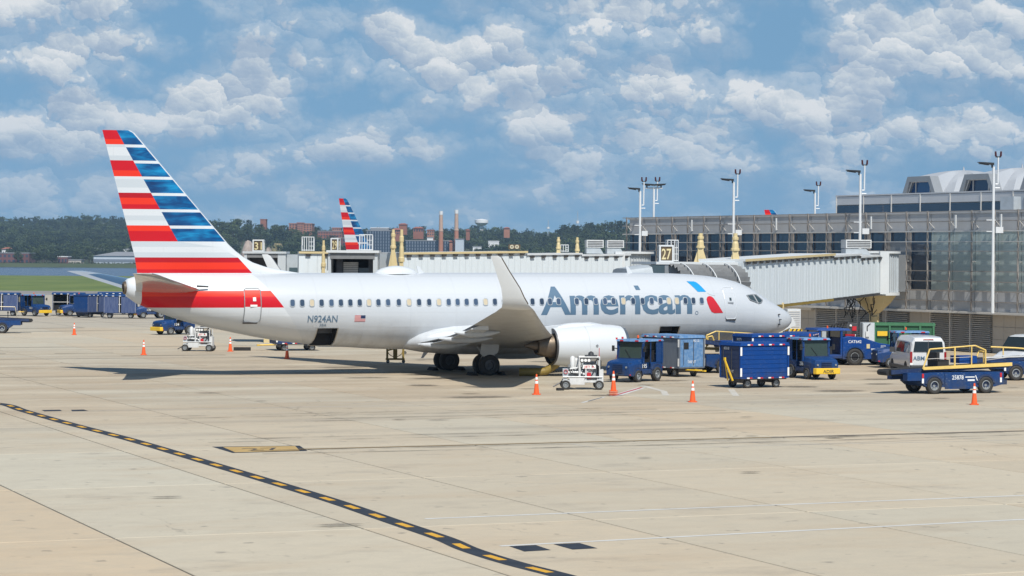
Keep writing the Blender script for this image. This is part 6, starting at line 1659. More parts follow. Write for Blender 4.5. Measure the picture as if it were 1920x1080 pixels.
def pushback(p, deg):
    t = place('pushback_tractor', 'large blue pushback tractor numbered 267 with open cab and big wheels', 'tractor', p, deg)
    b = MB()
    b.prism([(-1.05, .35), (2.35, .35), (2.45, .55), (2.45, 1.12), (1.2, 1.30), (.2, 1.62), (-.75, 1.70), (-1.05, 1.60)], 'y', -1.05, 1.05)
    b.box(-2.6, -1.05, -1.0, 1.0, .40, .62); b.prism([(-2.7, .45), (-2.2, .45), (-2.2, 1.0), (-2.6, 1.0)], 'y', -1.0, 1.0)
    b.build('body', M_blue2, t, bevel=.04)
    c = MB()
    for x in (-2.45, -1.1):
        for sg in (-1, 1): c.box(x - .06, x + .06, sg * .92 - .06, sg * .92 + .06, .6, 2.02)
    c.build('cab_frame', M_blue2, t)
    r = MB(); r.hexa([(-2.65, -1.02, 2.02), (-.55, -1.02, 2.02), (-.55, 1.02, 2.02), (-2.65, 1.02, 2.02), (-2.55, -.95, 2.14), (-.65, -.95, 2.14), (-.65, .95, 2.14), (-2.55, .95, 2.14)]); r.build('cab_roof', M_blue2, t)
    MB().box(-1.12, -1.08, -.86, .86, 1.62, 2.0).build('windscreen', M_tugglass, t); MB().box(-2.47, -2.43, -.86, .86, 1.1, 2.0).build('rear_window', M_tugglass, t)
    s = MB(); s.box(-2.0, -1.5, -.5, .5, .62, 1.05); s.box(-2.1, -1.95, -.5, .5, 1.0, 1.6); s.build('seat', M_seat, t)
    for x in (-.30, 1.75):
        for sg in (-1, 1): wheel(t, x, sg * .92, .49, .49, .34, hub=.55)
    f = MB()
    for x in (-.30, 1.75):
        for sg in (-1, 1): f.loft([[(x + rr * math.cos(R(a)), sg * yy, .49 + rr * math.sin(R(a))) for a in range(0, 181, 15)] for rr, yy in ((.55, 1.10), (.63, 1.10), (.63, .8), (.55, .8))], 0, False)
        MB().cyl((x, -.6, .49), (x, .6, .49), .1, n=8).build('axle', M_dkmetal, t)
    f.build('mudguard', M_blue, t)
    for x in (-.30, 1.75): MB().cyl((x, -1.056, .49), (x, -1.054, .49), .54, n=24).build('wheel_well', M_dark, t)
    l_ = MB(); l_.cyl((-.85, -.85, 1.72), (-.25, -.85, 1.72), .10, n=10); l_.build('light_bar', M_taill, t)
    lettering('267', t, (.85, -1.062, .45), (1, 0, 0), (0, 0, 1), .24, M_decal, .02, .52); lettering('CAT642', t, (-.72, -1.062, 1.30), (1, 0, 0), (0, 0, 1), .17, M_decal, .012, .82)
    lettering('J2236', t, (1.3, -1.062, 1.05), (1, 0, 0), (0, 0, 1), .12, M_decal, .01, .34)
    q = MB(); q.box(.42, .62, -1.075, -1.055, .98, 1.24); q.build('notice', M_signcr, t)
    q = MB(); q.box(.7, 1.05, -1.07, -1.055, .92, .97); q.box(.74, 1.05, -1.07, -1.055, .84, .89); q.hexa([(1.1, -1.07, 1.0), (1.16, -1.07, 1.0), (1.16, -1.055, 1.0), (1.1, -1.055, 1.0), (1.2, -1.07, .80), (1.26, -1.07, .80), (1.26, -1.055, .80), (1.2, -1.055, .80)]); q.build('maker_plate', M_decal, t)
    bc = MB(); bc.lathe([(0, .05), (.12, .045), (.14, .01)], (-1.6, 0, 2.14), n=10); bc.build('beacon', M_orangec, t)
    return t
pushback((20.0, 143.0), 14)

def van(p, deg, label, rear_text=None):
    t = place('passenger_van', label, 'van', p, deg, 'white passenger vans by the terminal')
    hw = 1.0
    # sections from the tail (x<0) to the nose: list of (x, half width low, half width top, z sill, z belt, z roof)
    S = [(-2.72, .90, .78, .42, 1.05, 1.90), (-2.66, .98, .84, .36, 1.05, 2.02), (-2.3, 1.0, .86, .34, 1.06, 2.08), (-1, 1.0, .87, .34, 1.06, 2.11), (.6, 1.0, .87, .34, 1.06, 2.09), (1.15, 1.0, .84, .34, 1.06, 2.02), (1.55, .99, .72, .34, 1.08, 1.62), (1.95, .98, .80, .34, 1.08, 1.22), (2.6, .94, .80, .36, .86, 1.00), (2.76, .80, .70, .42, .72, .80)]
    rings = []
    for x, a, b, zs, zb, zr in S:
        rings.append([(x, -a, zs), (x, -a * 1.0, zb), (x, -(a * .25 + b * .75), zb + (zr - zb) * .75), (x, -b * .86, zr), (x, 0, zr + .03), (x, b * .86, zr), (x, (a * .25 + b * .75), zb + (zr - zb) * .75), (x, a, zb), (x, a, zs)])
    b = MB(); b.loft(rings, 0, True, False); bo = b.build('body', M_vanw, t, bevel=.05)
    def side_y(x, z, sg):
        for p, q in zip(S, S[1:]):
            if p[0] <= x <= q[0]:
                k = (x - p[0]) / (q[0] - p[0]); v = [p[i] + (q[i] - p[i]) * k for i in range(6)]
                _, a, bb, zs, zb, zr = v; zt = zb + (zr - zb) * .75; top = a * .25 + bb * .75
                return sg * (a + (top - a) * min(1, max(0, (z - zb) / (zt - zb))))
    for sg in (-1, 1):
        for x0, x1, z0, z1 in ((-2.35, -1.25, 1.22, 1.78), (-1.18, -.05, 1.22, 1.78), (.02, .72, 1.22, 1.76)):
            g = MB(); o_ = sg * .012
            g.hexa([(x0, side_y(x0, z0, sg) - o_ * 2, z0), (x1, side_y(x1, z0, sg) - o_ * 2, z0), (x1, side_y(x1, z0, sg) + o_, z0), (x0, side_y(x0, z0, sg) + o_, z0), (x0, side_y(x0, z1, sg) - o_ * 2, z1), (x1, side_y(x1, z1, sg) - o_ * 2, z1), (x1, side_y(x1, z1, sg) + o_, z1), (x0, side_y(x0, z1, sg) + o_, z1)]); g.build('side_window', M_vglass, t)
        m_ = MB(); m_.box(.95, 1.05, sg * 1.0, sg * 1.28, 1.15, 1.42); m_.build('wing_mirror', M_plastic, t)
        wheel(t, 1.72, sg * .86, .345, .345, .24); wheel(t, -1.72, sg * .86, .345, .345, .24)
        a = MB()
        for x in (1.72, -1.72): a.cyl((x, sg * .99, .36), (x, sg * 1.004, .36), .42, n=22)
        a.build('wheel_arch', M_dark, t)
        tl = MB(); tl.box(-2.735, -2.62, sg * .91 - .06, sg * .91 + .06, .72, 1.30); tl.build('tail_light', M_taill, t)
        tl = MB(); tl.box(-2.738, -2.62, sg * .90 - .075, sg * .90 + .075, .60, .71); tl.build('reversing_light', M_wband, t)
        hl = MB(); hl.box(2.55, 2.74, sg * .74 - .14, sg * .74 + .14, .70, .92); hl.build('headlight', M_wband, t)
        tr = MB(); tr.box(-2.6, 2.5, sg * 1.003 - .012, sg * 1.003 + .012, .34, .52); tr.build('sill_trim', M_plastic, t)
    for sg in (-1, 1):
        g = MB(); ya, yb = (.02, .80) if sg > 0 else (-.80, -.02)
        g.hexa([(-2.755, ya, 1.30), (-2.66, ya, 1.30), (-2.66, yb, 1.30), (-2.755, yb, 1.30), (-2.745, ya * .92, 1.84), (-2.66, ya * .92, 1.84), (-2.66, yb * .90, 1.84), (-2.745, yb * .90, 1.84)]); g.build('rear_window', M_vglass, t)
    ws = MB(); ws.hexa([(1.24, -.74, 1.98), (1.28, -.74, 1.99), (1.28, .74, 1.99), (1.24, .74, 1.98), (1.98, -.78, 1.27), (2.02, -.78, 1.28), (2.02, .78, 1.28), (1.98, .78, 1.27)]); ws.build('windscreen', M_vglass, t)
    bp = MB(); bp.box(-2.86, -2.60, -.96, .96, .36, .60); bp.build('rear_bumper', M_plastic, t, bevel=.04)
    bp = MB(); bp.box(2.55, 2.84, -.88, .88, .32, .60); bp.build('front_bumper', M_plastic, t, bevel=.04)
    sm = MB(); sm.box(-2.74, -2.70, -.006, .006, .60, 1.88); sm.build('door_seam', M_dkmetal, t)
    hd = MB(); hd.box(-2.765, -2.73, -.34, -.10, 1.02, 1.07); hd.build('door_handle', M_plastic, t)
    bl = MB(); bl.box(-2.74, -2.68, -.28, .28, 1.93, 1.98); bl.build('brake_light', M_taill, t)
    pl = MB(); pl.box(-2.875, -2.86, -.42, -.10, .44, .58); pl.build('number_plate', M_decal, t)
    if rear_text:
        lettering(rear_text, t, (-2.745, .82, .86), (0, -1, 0), (0, 0, 1), .22, M_logogrey, .012, .62)
    return t
van((21.9, 131.8), 93.0, 'white passenger van seen from behind, with blue lettering on its rear door', 'ABM')
van((28.7, 134.6), 228, 'white passenger van entering at the right picture edge, its dark side windows showing')

# skip
t = place('waste_skip', 'green open-topped waste skip against the terminal louvres', 'skip', (25.0, 155.6), -8)
b = MB(); b.hexa([(-1.75, -.95, .12), (1.75, -.95, .12), (1.75, .95, .12), (-1.75, .95, .12), (-1.85, -1.05, 2.02), (1.85, -1.05, 2.02), (1.85, 1.05, 2.02), (-1.85, 1.05, 2.02)]); b.build('body', M_green, t)
r = MB()
for y in (-1.07, 1.07): r.box(-1.95, 1.95, y - .07, y + .07, 1.98, 2.13)
for x in (-1.88, 1.88): r.box(x - .07, x + .07, -1.0, 1.0, 1.98, 2.13)
r.build('rim', M_green2, t)
for x in (-1.84, -.90, .05, 1.0, 1.84): MB().box(x - .06, x + .06, -1.14, -1.0, .1, 1.97).build('rib', M_green2, t)
MB().box(-1.68, -1.05, -1.13, -1.06, 1.32, 1.62).build('hazard_plate', M_yellow, t)
MB().box(-1.66, 1.66, -.9, .9, .02, .11).build('skid', M_dkmetal, t)

# power cabinets beneath the docked bridge
t = place('power_cabinet', 'pale grey power cabinet beside the cream bridge column', 'cabinet', (21.75, 149.3), 6)
b = MB(); b.box(-.38, .38, -.35, .35, .95, 2.30); b.build('case', M_greyeq, t, bevel=.03); b = MB(); b.box(-.3, .3, -.3, .3, 0, .95); b.build('plinth', M_dkmetal, t)
MB().box(-.32, .34, -.37, -.35, 1.02, 2.24).build('door', M_greyp, t)
MB().box(-.20, .02, -.47, -.37, 1.45, 1.78).build('meter_box', M_equip, t); MB().tube([(-.1, -.42, 1.78), (-.1, -.42, 2.1), (.1, -.40, 2.25)], .025, 5).build('conduit', M_dark, t)
t = place('gate_equipment', 'dark gate equipment frame with a red box and a black plate reading 27', 'equipment', (20.75, 149.0), 4)
b = MB(); b.box(-.35, .32, -.25, .35, .5, 2.25); b.build('case', M_dkmetal, t); b = MB(); b.box(-.3, .3, -.2, .3, 0, .5); b.build('plinth', M_dkmetal, t)
MB().box(-.02, .24, -.30, -.25, 1.82, 2.08).build('red_box', M_rband, t)
np_ = MB().box(-.04, .27, -.29, -.255, 1.28, 1.72).build('number_board', M_black, t); lettering('27', np_, (.115, -.297, 1.40), (1, 0, 0), (0, 0, 1), .20, M_decal, .01, .20, center=True)
lp = MB(); lp.lathe([(0, .07), (.06, .07), (.09, .02)], (-.12, -.26, 2.12), (0, -1, 0), 10); lp.build('lamp', M_wband, t)
t = place('transformer', 'squat dark grey transformer tank with cables left of the power cabinets', 'transformer', (19.7, 149.2), 0)
b = MB(); b.lathe([(.35, .01), (.35, .42), (1.7, .42), (1.85, .35), (1.85, .01)], n=16); b.build('tank', M_dkmetal, t); b = MB(); b.box(-.45, .45, -.35, .35, 0, .35); b.build('plinth', M_dkmetal, t)
MB().box(-.75, -.5, -.2, .1, 1.3, 1.75).build('switch_box', M_greyeq, t); MB().box(-.66, -.60, -.08, -.02, 0, 1.3).build('post', M_dkmetal, t)
hh = MB()
for k in range(5): hh.tube([(-.3 + k * .15, -.3, 1.7), (-.2 + k * .2, -.45, 2.1 + .05 * k), (.4 + k * .1, -.3, 2.35), (.8, 0, 2.3)], .04, 5)
hh.build('hose', M_black, t)

# white inclined chute and vent cabinet just beyond the nose
t = place('baggage_slide', 'white inclined baggage slide beneath the aircraft nose', 'slide', (14.9, 141.2), 20)
b = MB(); b.hexa([(-2.1, -.45, 1.05), (-2.0, -.45, .85), (-2.0, .45, .85), (-2.1, .45, 1.05), (1.3, -.45, 2.75), (1.5, -.45, 2.35), (1.5, .45, 2.35), (1.3, .45, 2.75)]); b.build('trough', M_roofw, t)
b = MB()
for x, z in ((-1.5, 1.1), (1.1, 2.3)):
    for y in (-.35, .35): b.cyl((x, y, 0), (x, y, z), .05, n=6)
b.build('leg', M_greyeq, t)
t = thing('vent_cabinet', 'white louvred vent cabinet with a striped base right behind the aircraft nose', 'vent cabinet', (16.35, 142.6, 0), R(18))
b = MB(); b.box(-.42, .42, -.35, .35, 2.1, 3.25); b.build('case', M_roofw, t)
for k in range(8): MB().box(-.36, .36, -.385, -.355, 2.2 + k * .125, 2.26 + k * .125).build('vent_slat', M_lightfr, t)
b = MB(); b.box(-.5, .5, -.4, .4, 1.95, 2.09); b.build('striped_base', M_yellow, t)
for k in range(4): MB().hexa([(-.45 + k * .25, -.412, 1.955), (-.35 + k * .25, -.412, 1.955), (-.35 + k * .25, -.402, 1.955), (-.45 + k * .25, -.402, 1.955), (-.37 + k * .25, -.412, 2.085), (-.27 + k * .25, -.412, 2.085), (-.27 + k * .25, -.402, 2.085), (-.37 + k * .25, -.402, 2.085)]).build('black_stripe', M_tar, t)
b = MB()
for x in (-.35, .35): b.cyl((x, 0, 0), (x, 0, 1.95), .06, n=8)
b.build('post', M_greyeq, t)

# hydrant fuelling carts
def hydrant(p, deg, label, tank=True):
    t = place('fuelling_cart', label, 'fuelling cart', p, deg, 'white hydrant fuelling carts')
    b = MB(); b.box(-.92, .92, -.42, .42, .34, .44); b.box(-.90, -.70, -.45, .45, .2, .5); b.box(.68, .92, -.45, .45, .2, .5); b.build('chassis', M_equip, t)
    for x in (-.78, .78):
        for sg in (-1, 1): wheel(t, x, sg * .46, .22, .22, .15)
    b = MB(); b.lathe([(0, .02), (.03, .12), (.62, .13), (.70, .07), (.72, .01)], (-.45, -.1, .85), n=14); b.build('filter_vessel', M_equip, t)
    b = MB(); b.cyl((-.70, 0, .72), (.1, 0, .72), .20, n=14); b.build('meter_body', M_greyeq, t)
    b = MB(); b.tube([(-.8, -.3, .80), (-.1, -.3, .80), (.1, -.28, .70), (.34, -.25, .95), (.5, -.2, .95)], .065, 8); b.tube([(-.6, -.2, .5), (-.6, -.2, .95), (-.2, -.2, 1.0)], .05, 8); b.tube([(-.13, -.36, .34), (-.13, -.36, 1.30)], .055, 6); b.tube([(.16, -.36, .4), (.16, -.36, 1.15)], .045, 6); b.tube([(-.92, -.44, .60), (.92, -.44, .60)], .035, 6); b.build('pipework', M_equip, t)
    b = MB()
    for x in (-.15, .80): b.tube([(x, -.38, .44), (x, -.38, 1.52), (x, .38, 1.52), (x, .38, .44)], .03, 6)
    b.tube([(-.15, -.38, 1.52), (.8, -.38, 1.52)], .03, 6); b.tube([(-.15, .38, 1.52), (.8, .38, 1.52)], .03, 6); b.build('frame', M_equip, t)
    b = MB(); b.box(-.12, .40, -.40, -.34, 1.26, 1.48); b.build('gauge_panel', M_dkmetal, t)
    for k, x in enumerate((-.02, .14, .30)):
        g = MB(); g.cyl((x, -.43, 1.37), (x, -.40, 1.37), .07, n=12); g.build('gauge', M_wband, t)
    b = MB(); b.box(.02, .62, -.42, -.36, .98, 1.16); pn = b.build('notice_plate', M_wband, t); lettering('JET A', pn, (.32, -.428, 1.02), (1, 0, 0), (0, 0, 1), .11, M_rband, .01, .5, center=True)
    b = MB(); b.lathe([(-.16, .36), (-.16, .30), (.16, .30), (.16, .36), (.17, .01), (-.17, .01)], (.52, .0, .86), (0, 1, 0), 18); rl = b.build('hose_reel', M_dkmetal, t)
    for k in range(4):
        h = MB(); h.lathe([(-.02, .31 + .012), (0, .345), (.02, .31 + .012)], (.52, -.12 + k * .08, .86), (0, 1, 0), 18); h.build('hose', M_black if k % 2 else M_roofw, rl)
    b = MB(); b.box(.80, .98, -.40, .1, .35, .95); b.build('control_box', M_equip, t)
    b = MB(); b.box(-.92, -.66, -.40, -.10, .62, .98); b.build('valve_box', M_greyeq, t); b = MB(); b.lathe([(-.02, .10), (.02, .10), (.02, .08), (-.02, .08), (-.02, .10)], (-.78, -.44, .84), (0, 1, 0), 12); b.build('valve_wheel', M_rband, t)
    b = MB(); b.cyl((.78, -.34, 1.5), (.78, -.34, 1.95), .015, n=5); b.build('whip_mast', M_rband, t)
    b = MB(); b.tube([(-.92, 0, .36), (-1.35, -.1, .12)], .035, 6); b.build('drawbar', M_dkmetal, t)
    b = MB(); b.box(-.60, .10, -.44, -.40, .24, .58); b.build('side_skirt', M_equip, t)
    b = MB(); b.cyl((-.30, .22, .48), (-.30, .22, 1.35), .17, n=14); b.lathe([(0, .17), (.1, .10), (.12, .01)], (-.30, .22, 1.35), n=14); b.build('separator_tank', M_equip, t)
    b = MB(); b.box(.0, .72, .10, .36, .46, 1.30); b.build('cabinet', M_greyeq, t)
    b = MB(); b.box(.22, .40, -.415, -.36, .52, .80); b.build('placard', M_rband, t)
    for k in range(3): MB().tube([(-.62 + k * .1, -.3, .95), (-.55 + k * .12, -.36, .78 - .05 * k), (-.35 + k * .16, -.34, .70), (-.2 + k * .2, -.28, 1.0 + .1 * k)], .026, 6).build('fuel_hose', M_black, t)
    MB().tube([(.86, -.32, .95), (.86, -.32, 1.35), (.70, -.38, 1.45), (.55, -.40, 1.22)], .03, 6).build('fuel_hose', M_black, t)
    for x in (-.62, -.05, .45): MB().cyl((x, -.36, 1.05), (x, -.36, 1.16), .07, n=10).build('valve', M_metal, t)
    b = MB(); b.box(.15, .70, -.3, .3, 1.45, 1.60); b.lathe([(0, .14), (.14, .12), (.2, .02)], (.42, 0, 1.58), n=10); b.build('pump_head', M_dkmetal, t)
    return t
hydrant((3.30, 114.2), 2, 'white fuelling cart with hoses and gauges, in front of the engine')
hydrant((-20.0, 156.0), -6, 'white fuelling cart with hoses and gauges, under the tail')

# wheeled yellow jack under the belly
t = place('wheeled_jack', 'worn yellow wheeled jack frame under the belly', 'jack', (-6.7, 140.6), 5)
b = MB()
for x in (-.46, .46): b.box(x - .06, x + .06, -.05, .05, .22, 1.30)
b.box(-.55, .55, -.06, .06, .18, .28); b.build('frame', M_olive, t)
b = MB(); b.lathe([(0, .20), (.1, .20)], (0, -.05, .82), (0, 1, 0), 14); b.box(-.12, .12, -.06, .06, .25, .9); b.hexa([(-.45, -.03, .68), (.0, -.03, .80), (0, .03, .80), (-.45, .03, .68), (-.45, -.03, .76), (0, -.03, .92), (0, .03, .92), (-.45, .03, .76)]); b.hexa([(.0, -.03, .80), (.45, -.03, .88), (.45, .03, .88), (0, .03, .80), (0, -.03, .92), (.45, -.03, .98), (.45, .03, .98), (0, .03, .92)]); b.box(-.1, .1, -.05, .05, .9, 1.25); b.build('jack_post', M_olive, t)
b = MB(); b.tube([(.5 * math.cos(R(a)) * .9, 0, .78 + .42 * math.sin(R(a))) for a in range(200, 341, 14)], .022, 5); b.build('ring', M_olive, t)
for x in (-.42, .48): wheel(t, x, 0, .10, .10, .09)
wheel(t, .56, 0, .60, .09, .08)
# ducting from the engine to the ground
t = thing('ducting_hose', 'ribbed dull yellow hose lying on the concrete behind the engine', 'hose', (1.3, 126.5, 0), 0)
prof = []; h = MB()
pts = smooth([(-.9, 0), (-.3, .02), (.35, .06), (.62, .18), (1.05, .50), (1.35, .95)], 5); rings = []
pz = [(x, max(.20, .20 + (z - .02) * .95)) for x, z in pts]
for k, (x, z) in enumerate(pz):
    a = pz[max(0, k - 1)]; b_ = pz[min(len(pz) - 1, k + 1)]; d = Vector((b_[0] - a[0], 0, b_[1] - a[1])).normalized(); n_ = Vector((-d.z, 0, d.x)); r = .20 + (.018 if k % 2 else 0)
    rings.append([tuple(Vector((x, .05 * x, z)) + n_ * (r * math.cos(2 * math.pi * q / 14)) + Vector((0, 1, 0)) * (r * math.sin(2 * math.pi * q / 14))) for q in range(14)])
h.loft(rings); h.build('hose_body', M_olive, t)  # wing shade is put into this darkened yellow
# chocks and small blocks
for p, dg, lab, nm in (((2.26, 113.0), 20, 'dark rubber block beside the fuelling cart near the engine', 'rubber_block'), ((-17.35, 157.2), 4, 'long black and red bar on the ground right of the rear cone', 'ground_bar')):
    o = MB(); (o.box(-.16, .16, -.1, .1, 0, .12) if nm == 'rubber_block' else o.box(-.55, .55, -.10, .10, 0, .22))
    tag(o.build(nm, M_black, None, (p[0], p[1], .002), (0, 0, R(dg))), lab, 'chock')
for k, (u, l) in enumerate(((.78, -2.86), (-.78, -2.86), (.78, 2.86), (-.78, 2.86))):
    q = PW(u, l, 0); o = MB(); o.prism([(-.18, 0), (.18, 0), (.06, .17), (-.06, .17)], 'y', -.45, .45)
    tag(o.build('wheel_chock', M_black, None, (q[0], q[1], .002), (0, 0, R(22.7))), ['black chock ahead of the far main wheels', 'black chock behind the far main wheels', 'black chock ahead of the near main wheels', 'black chock behind the near main wheels'][k], 'chock', 'black chocks at the main wheels')
# loader parked beyond the rear fuselage
cart_solid((-14.0, 158.2), 20, 'low dark blue cart beyond the rear fuselage, only its lower edge showing', M_blue, M_navy, None, 'TARE WT')
# ================================================================== FAR SHORE
FPX = 4576.2
def px2(x, Z): return (x - 960) / FPX * Z                    # bearing as seen from the apron, at distance Z
RIDGE = [(-500, 62), (0, 66), (40, 66), (90, 64), (150, 74), (185, 71), (240, 68), (330, 62), (400, 62), (440, 64), (500, 57), (560, 55), (650, 54), (720, 52), (800, 52), (860, 54), (930, 52), (1000, 48), (1040, 53), (1080, 64), (1130, 69), (1190, 70), (1400, 66), (2400, 60)]
def lin(tab, x):
    if x <= tab[0][0]: return tab[0][1]
    for (a, p), (b, q) in zip(tab, tab[1:]):
        if a <= x <= b: return p + (q - p) * (x - a) / (b - a)
    return tab[-1][1]
def ridge_z(x): return lin([(-500, 3300), (240, 3300), (400, 2350), (560, 2300), (680, 2700), (1000, 2800), (1060, 2350), (2400, 2300)], x)
def hill_h(x, Z):
    zr = ridge_z(x); top = lin(RIDGE, x) * zr / FPX + CAM_H - 13.0
    t = (Z - 1830) / (zr - 1830)
    if t <= 0: return -4.2
    base = 0.5 - 2.0
    s = min(1.0, t); k = s * s * (3 - 2 * s)
    flat = 0.16
    s = max(0, (min(1.0, t) - flat) / (1 - flat)); k = s ** 1.15
    h = -1.5 + (top + 1.5) * k
    h += 3.0 * math.sin(x * .021 + Z * .004) * math.sin(Z * .0061 + x * .008) * min(1, t * 2) * (1 if t < .92 else .3)
    return h
xs = list(range(-520, 2440, 40)); zsr = [1822, 1832, 1850, 1900, 1960, 2040, 2130, 2220, 2320, 2420, 2520, 2640, 2760, 2880, 3000, 3150, 3300, 3450]
mb = MB(); vs = []
for Z in zsr:
    for x in xs: vs.append((px2(x, Z), Z, -4.8 if Z == 1822 else hill_h(x, min(Z, ridge_z(x)))))
n = len(xs)
mb.add(vs, [(j * n + k, j * n + k + 1, (j + 1) * n + k + 1, (j + 1) * n + k) for j in range(len(zsr) - 1) for k in range(n - 1)], 0, True)
hl = mb.build('hills', M_hill, fix=False); hl['kind'] = 'structure'
if hl.data.polygons[0].normal.z < 0: hl.data.flip_normals()
# low far-bank ground
bk = MB(); bk.add([(-1500, 1822, -5), (1500, 1822, -5), (1500, 1832, -1.5), (-1500, 1832, -1.5)], [(0, 1, 2, 3)]); bk.build('river_bank', M_bank)['kind'] = 'structure'

# --- trees: clumps of leaf faces round limbs
def tree_mesh(name, seed, h=13.0, w_=5.5, clumps=46, leafs=9, m=None):
    rg = random.Random(seed); mb = MB()
    mb.cyl((0, 0, 0), (0.2, 0, h * .5), .35, .16, 6, 1)
    for k in range(5):
        a = rg.uniform(0, 6.28); mb.cyl((.1, 0, h * rg.uniform(.25, .45)), (w_ * .6 * math.cos(a), w_ * .6 * math.sin(a), h * rg.uniform(.55, .8)), .14, .05, 5, 1)
    lobes = [(rg.uniform(-.42, .42) * w_, rg.uniform(-.42, .42) * w_, h * rg.uniform(.42, .82), rg.uniform(.38, .62) * w_) for _ in range(7)]
    for k in range(clumps):
        lx, ly, lz, lr = lobes[k % 7]
        v = Vector((rg.gauss(0, 1), rg.gauss(0, 1), rg.gauss(0, 1))).normalized() * lr * rg.uniform(.55, 1.0)
        c = Vector((lx + v.x, ly + v.y, lz + v.z * .8)); cr = w_ * rg.uniform(.16, .26)
        for q in range(leafs):
            d = Vector((rg.gauss(0, 1), rg.gauss(0, 1), rg.gauss(0, 1))).normalized(); p = c + d * cr * rg.uniform(.4, 1)
            nrm = (d + Vector((rg.uniform(-.6, .6), rg.uniform(-.6, .6), rg.uniform(0, .8)))).normalized()
            t1 = nrm.orthogonal().normalized(); t2 = nrm.cross(t1); s = w_ * rg.uniform(.07, .12)
            mb.add([p + t1 * s, p + t2 * s * .8, p - t1 * s, p - t2 * s * .8], [(0, 1, 2, 3)], 0)
    me = mb.mesh(name, [m or M_leaf, M_bark]); return me
TREES = [tree_mesh('tree', 11, 13, 5.6), tree_mesh('tree', 12, 15, 5.0), tree_mesh('tree', 13, 11, 6.2), tree_mesh('tree', 14, 14, 6.0)]
def bush_mesh(seed, m): return tree_mesh('tree_crown', seed, 9, 5.2, 60, 9, m)

# buildings keep their own ground clear of trees
CLEAR = []
def clear(x0, x1, z0, z1): CLEAR.append((x0, x1, z0, z1))
clear(-60, 60, 1838, 1905); clear(158, 262, 1838, 1930); clear(672, 890, 1838, 2250); clear(440, 520, 1835, 2140)

def wood(name, pts):
    col = bpy.data.collections.new(name + '_kinds')
    for me in TREES:
        o = bpy.data.objects.new('tree', me); col.objects.link(o)
    me = bpy.data.meshes.new(name); me.from_pydata([p[:3] for p in pts], [], [])
    a = me.attributes.new('size', 'FLOAT', 'POINT'); a.data.foreach_set('value', [p[3] for p in pts])
    o = link(name, me); o['kind'] = 'stuff'
    ng = bpy.data.node_groups.new(name, 'GeometryNodeTree')
    ng.interface.new_socket('Geometry', in_out='INPUT', socket_type='NodeSocketGeometry'); ng.interface.new_socket('Geometry', in_out='OUTPUT', socket_type='NodeSocketGeometry')
    N = ng.nodes; Lk = ng.links
    gi = N.new('NodeGroupInput'); go = N.new('NodeGroupOutput')
    m2p = N.new('GeometryNodeMeshToPoints'); iop = N.new('GeometryNodeInstanceOnPoints'); ci = N.new('GeometryNodeCollectionInfo')
    ci.inputs['Collection'].default_value = col; ci.inputs['Separate Children'].default_value = True; ci.inputs['Reset Children'].default_value = True
    rv = N.new('FunctionNodeRandomValue'); rv.data_type = 'FLOAT_VECTOR'; rv.inputs[0].default_value = (-.06, -.06, 0); rv.inputs[1].default_value = (.06, .06, 6.28)
    na = N.new('GeometryNodeInputNamedAttribute'); na.data_type = 'FLOAT'; na.inputs[0].default_value = 'size'
    Lk.new(gi.outputs[0], m2p.inputs[0]); Lk.new(m2p.outputs[0], iop.inputs['Points']); Lk.new(ci.outputs[0], iop.inputs['Instance'])
    iop.inputs['Pick Instance'].default_value = True
    Lk.new(rv.outputs[0], iop.inputs['Rotation']); Lk.new(na.outputs[0], iop.inputs['Scale']); Lk.new(iop.outputs[0], go.inputs[0])
    md = o.modifiers.new('trees', 'NODES'); md.node_group = ng
    return o
rg = random.Random(5); pts = []
Zc = 1842.0
while Zc < 3320:
    step = 9.0 * (Zc / 2000.0) * 1.15
    x = -120.0
    while x < 1290:
        x += step * FPX / Zc * rg.uniform(.75, 1.35)
        z = Zc + rg.uniform(-.5, .5) * step * 1.4
        zr = ridge_z(x)
        if z > zr + 30: continue
        if any(a < x < b and c < z < d for a, b, c, d in CLEAR): continue
        t = (z - 1830) / (zr - 1830)
        if t < .1 and rg.random() < .45: continue
        if z < 1875 and (x < 300) and rg.random() < .7: continue
        pts.append((px2(x, z), z, hill_h(x, min(z, zr)) - .8, rg.uniform(.75, 1.25) * (1.0 if t > .12 else .75)))
    Zc += step * 1.25
wood('hillside_wood', pts)
# individual dark trees on the bank
BUSH = [bush_mesh(31, M_leafd), bush_mesh(32, M_leafd)]
for k, (x, s, lab) in enumerate([(32, 1.0, 'dark tree on the far bank in front of the red brick hall'), (68, 1.05, 'dark round tree on the far bank right of the red brick hall'), (103, 1.1, 'dark tree on the far bank left of the low red building')]):
    t = thing('bank_tree', lab, 'tree', (px2(x, 1842), 1842, -1.6), k * 2.1, 'dark trees on the far river bank'); t.scale = (s, s, s)
    link('tree_crown', BUSH[k % 2], t); MB().cyl((0, 0, -.5), (0, 0, 3), .4, .25, 7).build('trunk', M_bark, t)
# scrub along the water's edge
pts2 = []
for k in range(360):
    x = rg.uniform(-120, 280); pts2.append((px2(x, 1834 + rg.uniform(0, 5)), 1834 + rg.uniform(0, 5), -2.4, rg.uniform(.07, .17)))
wood('bank_scrub', pts2)

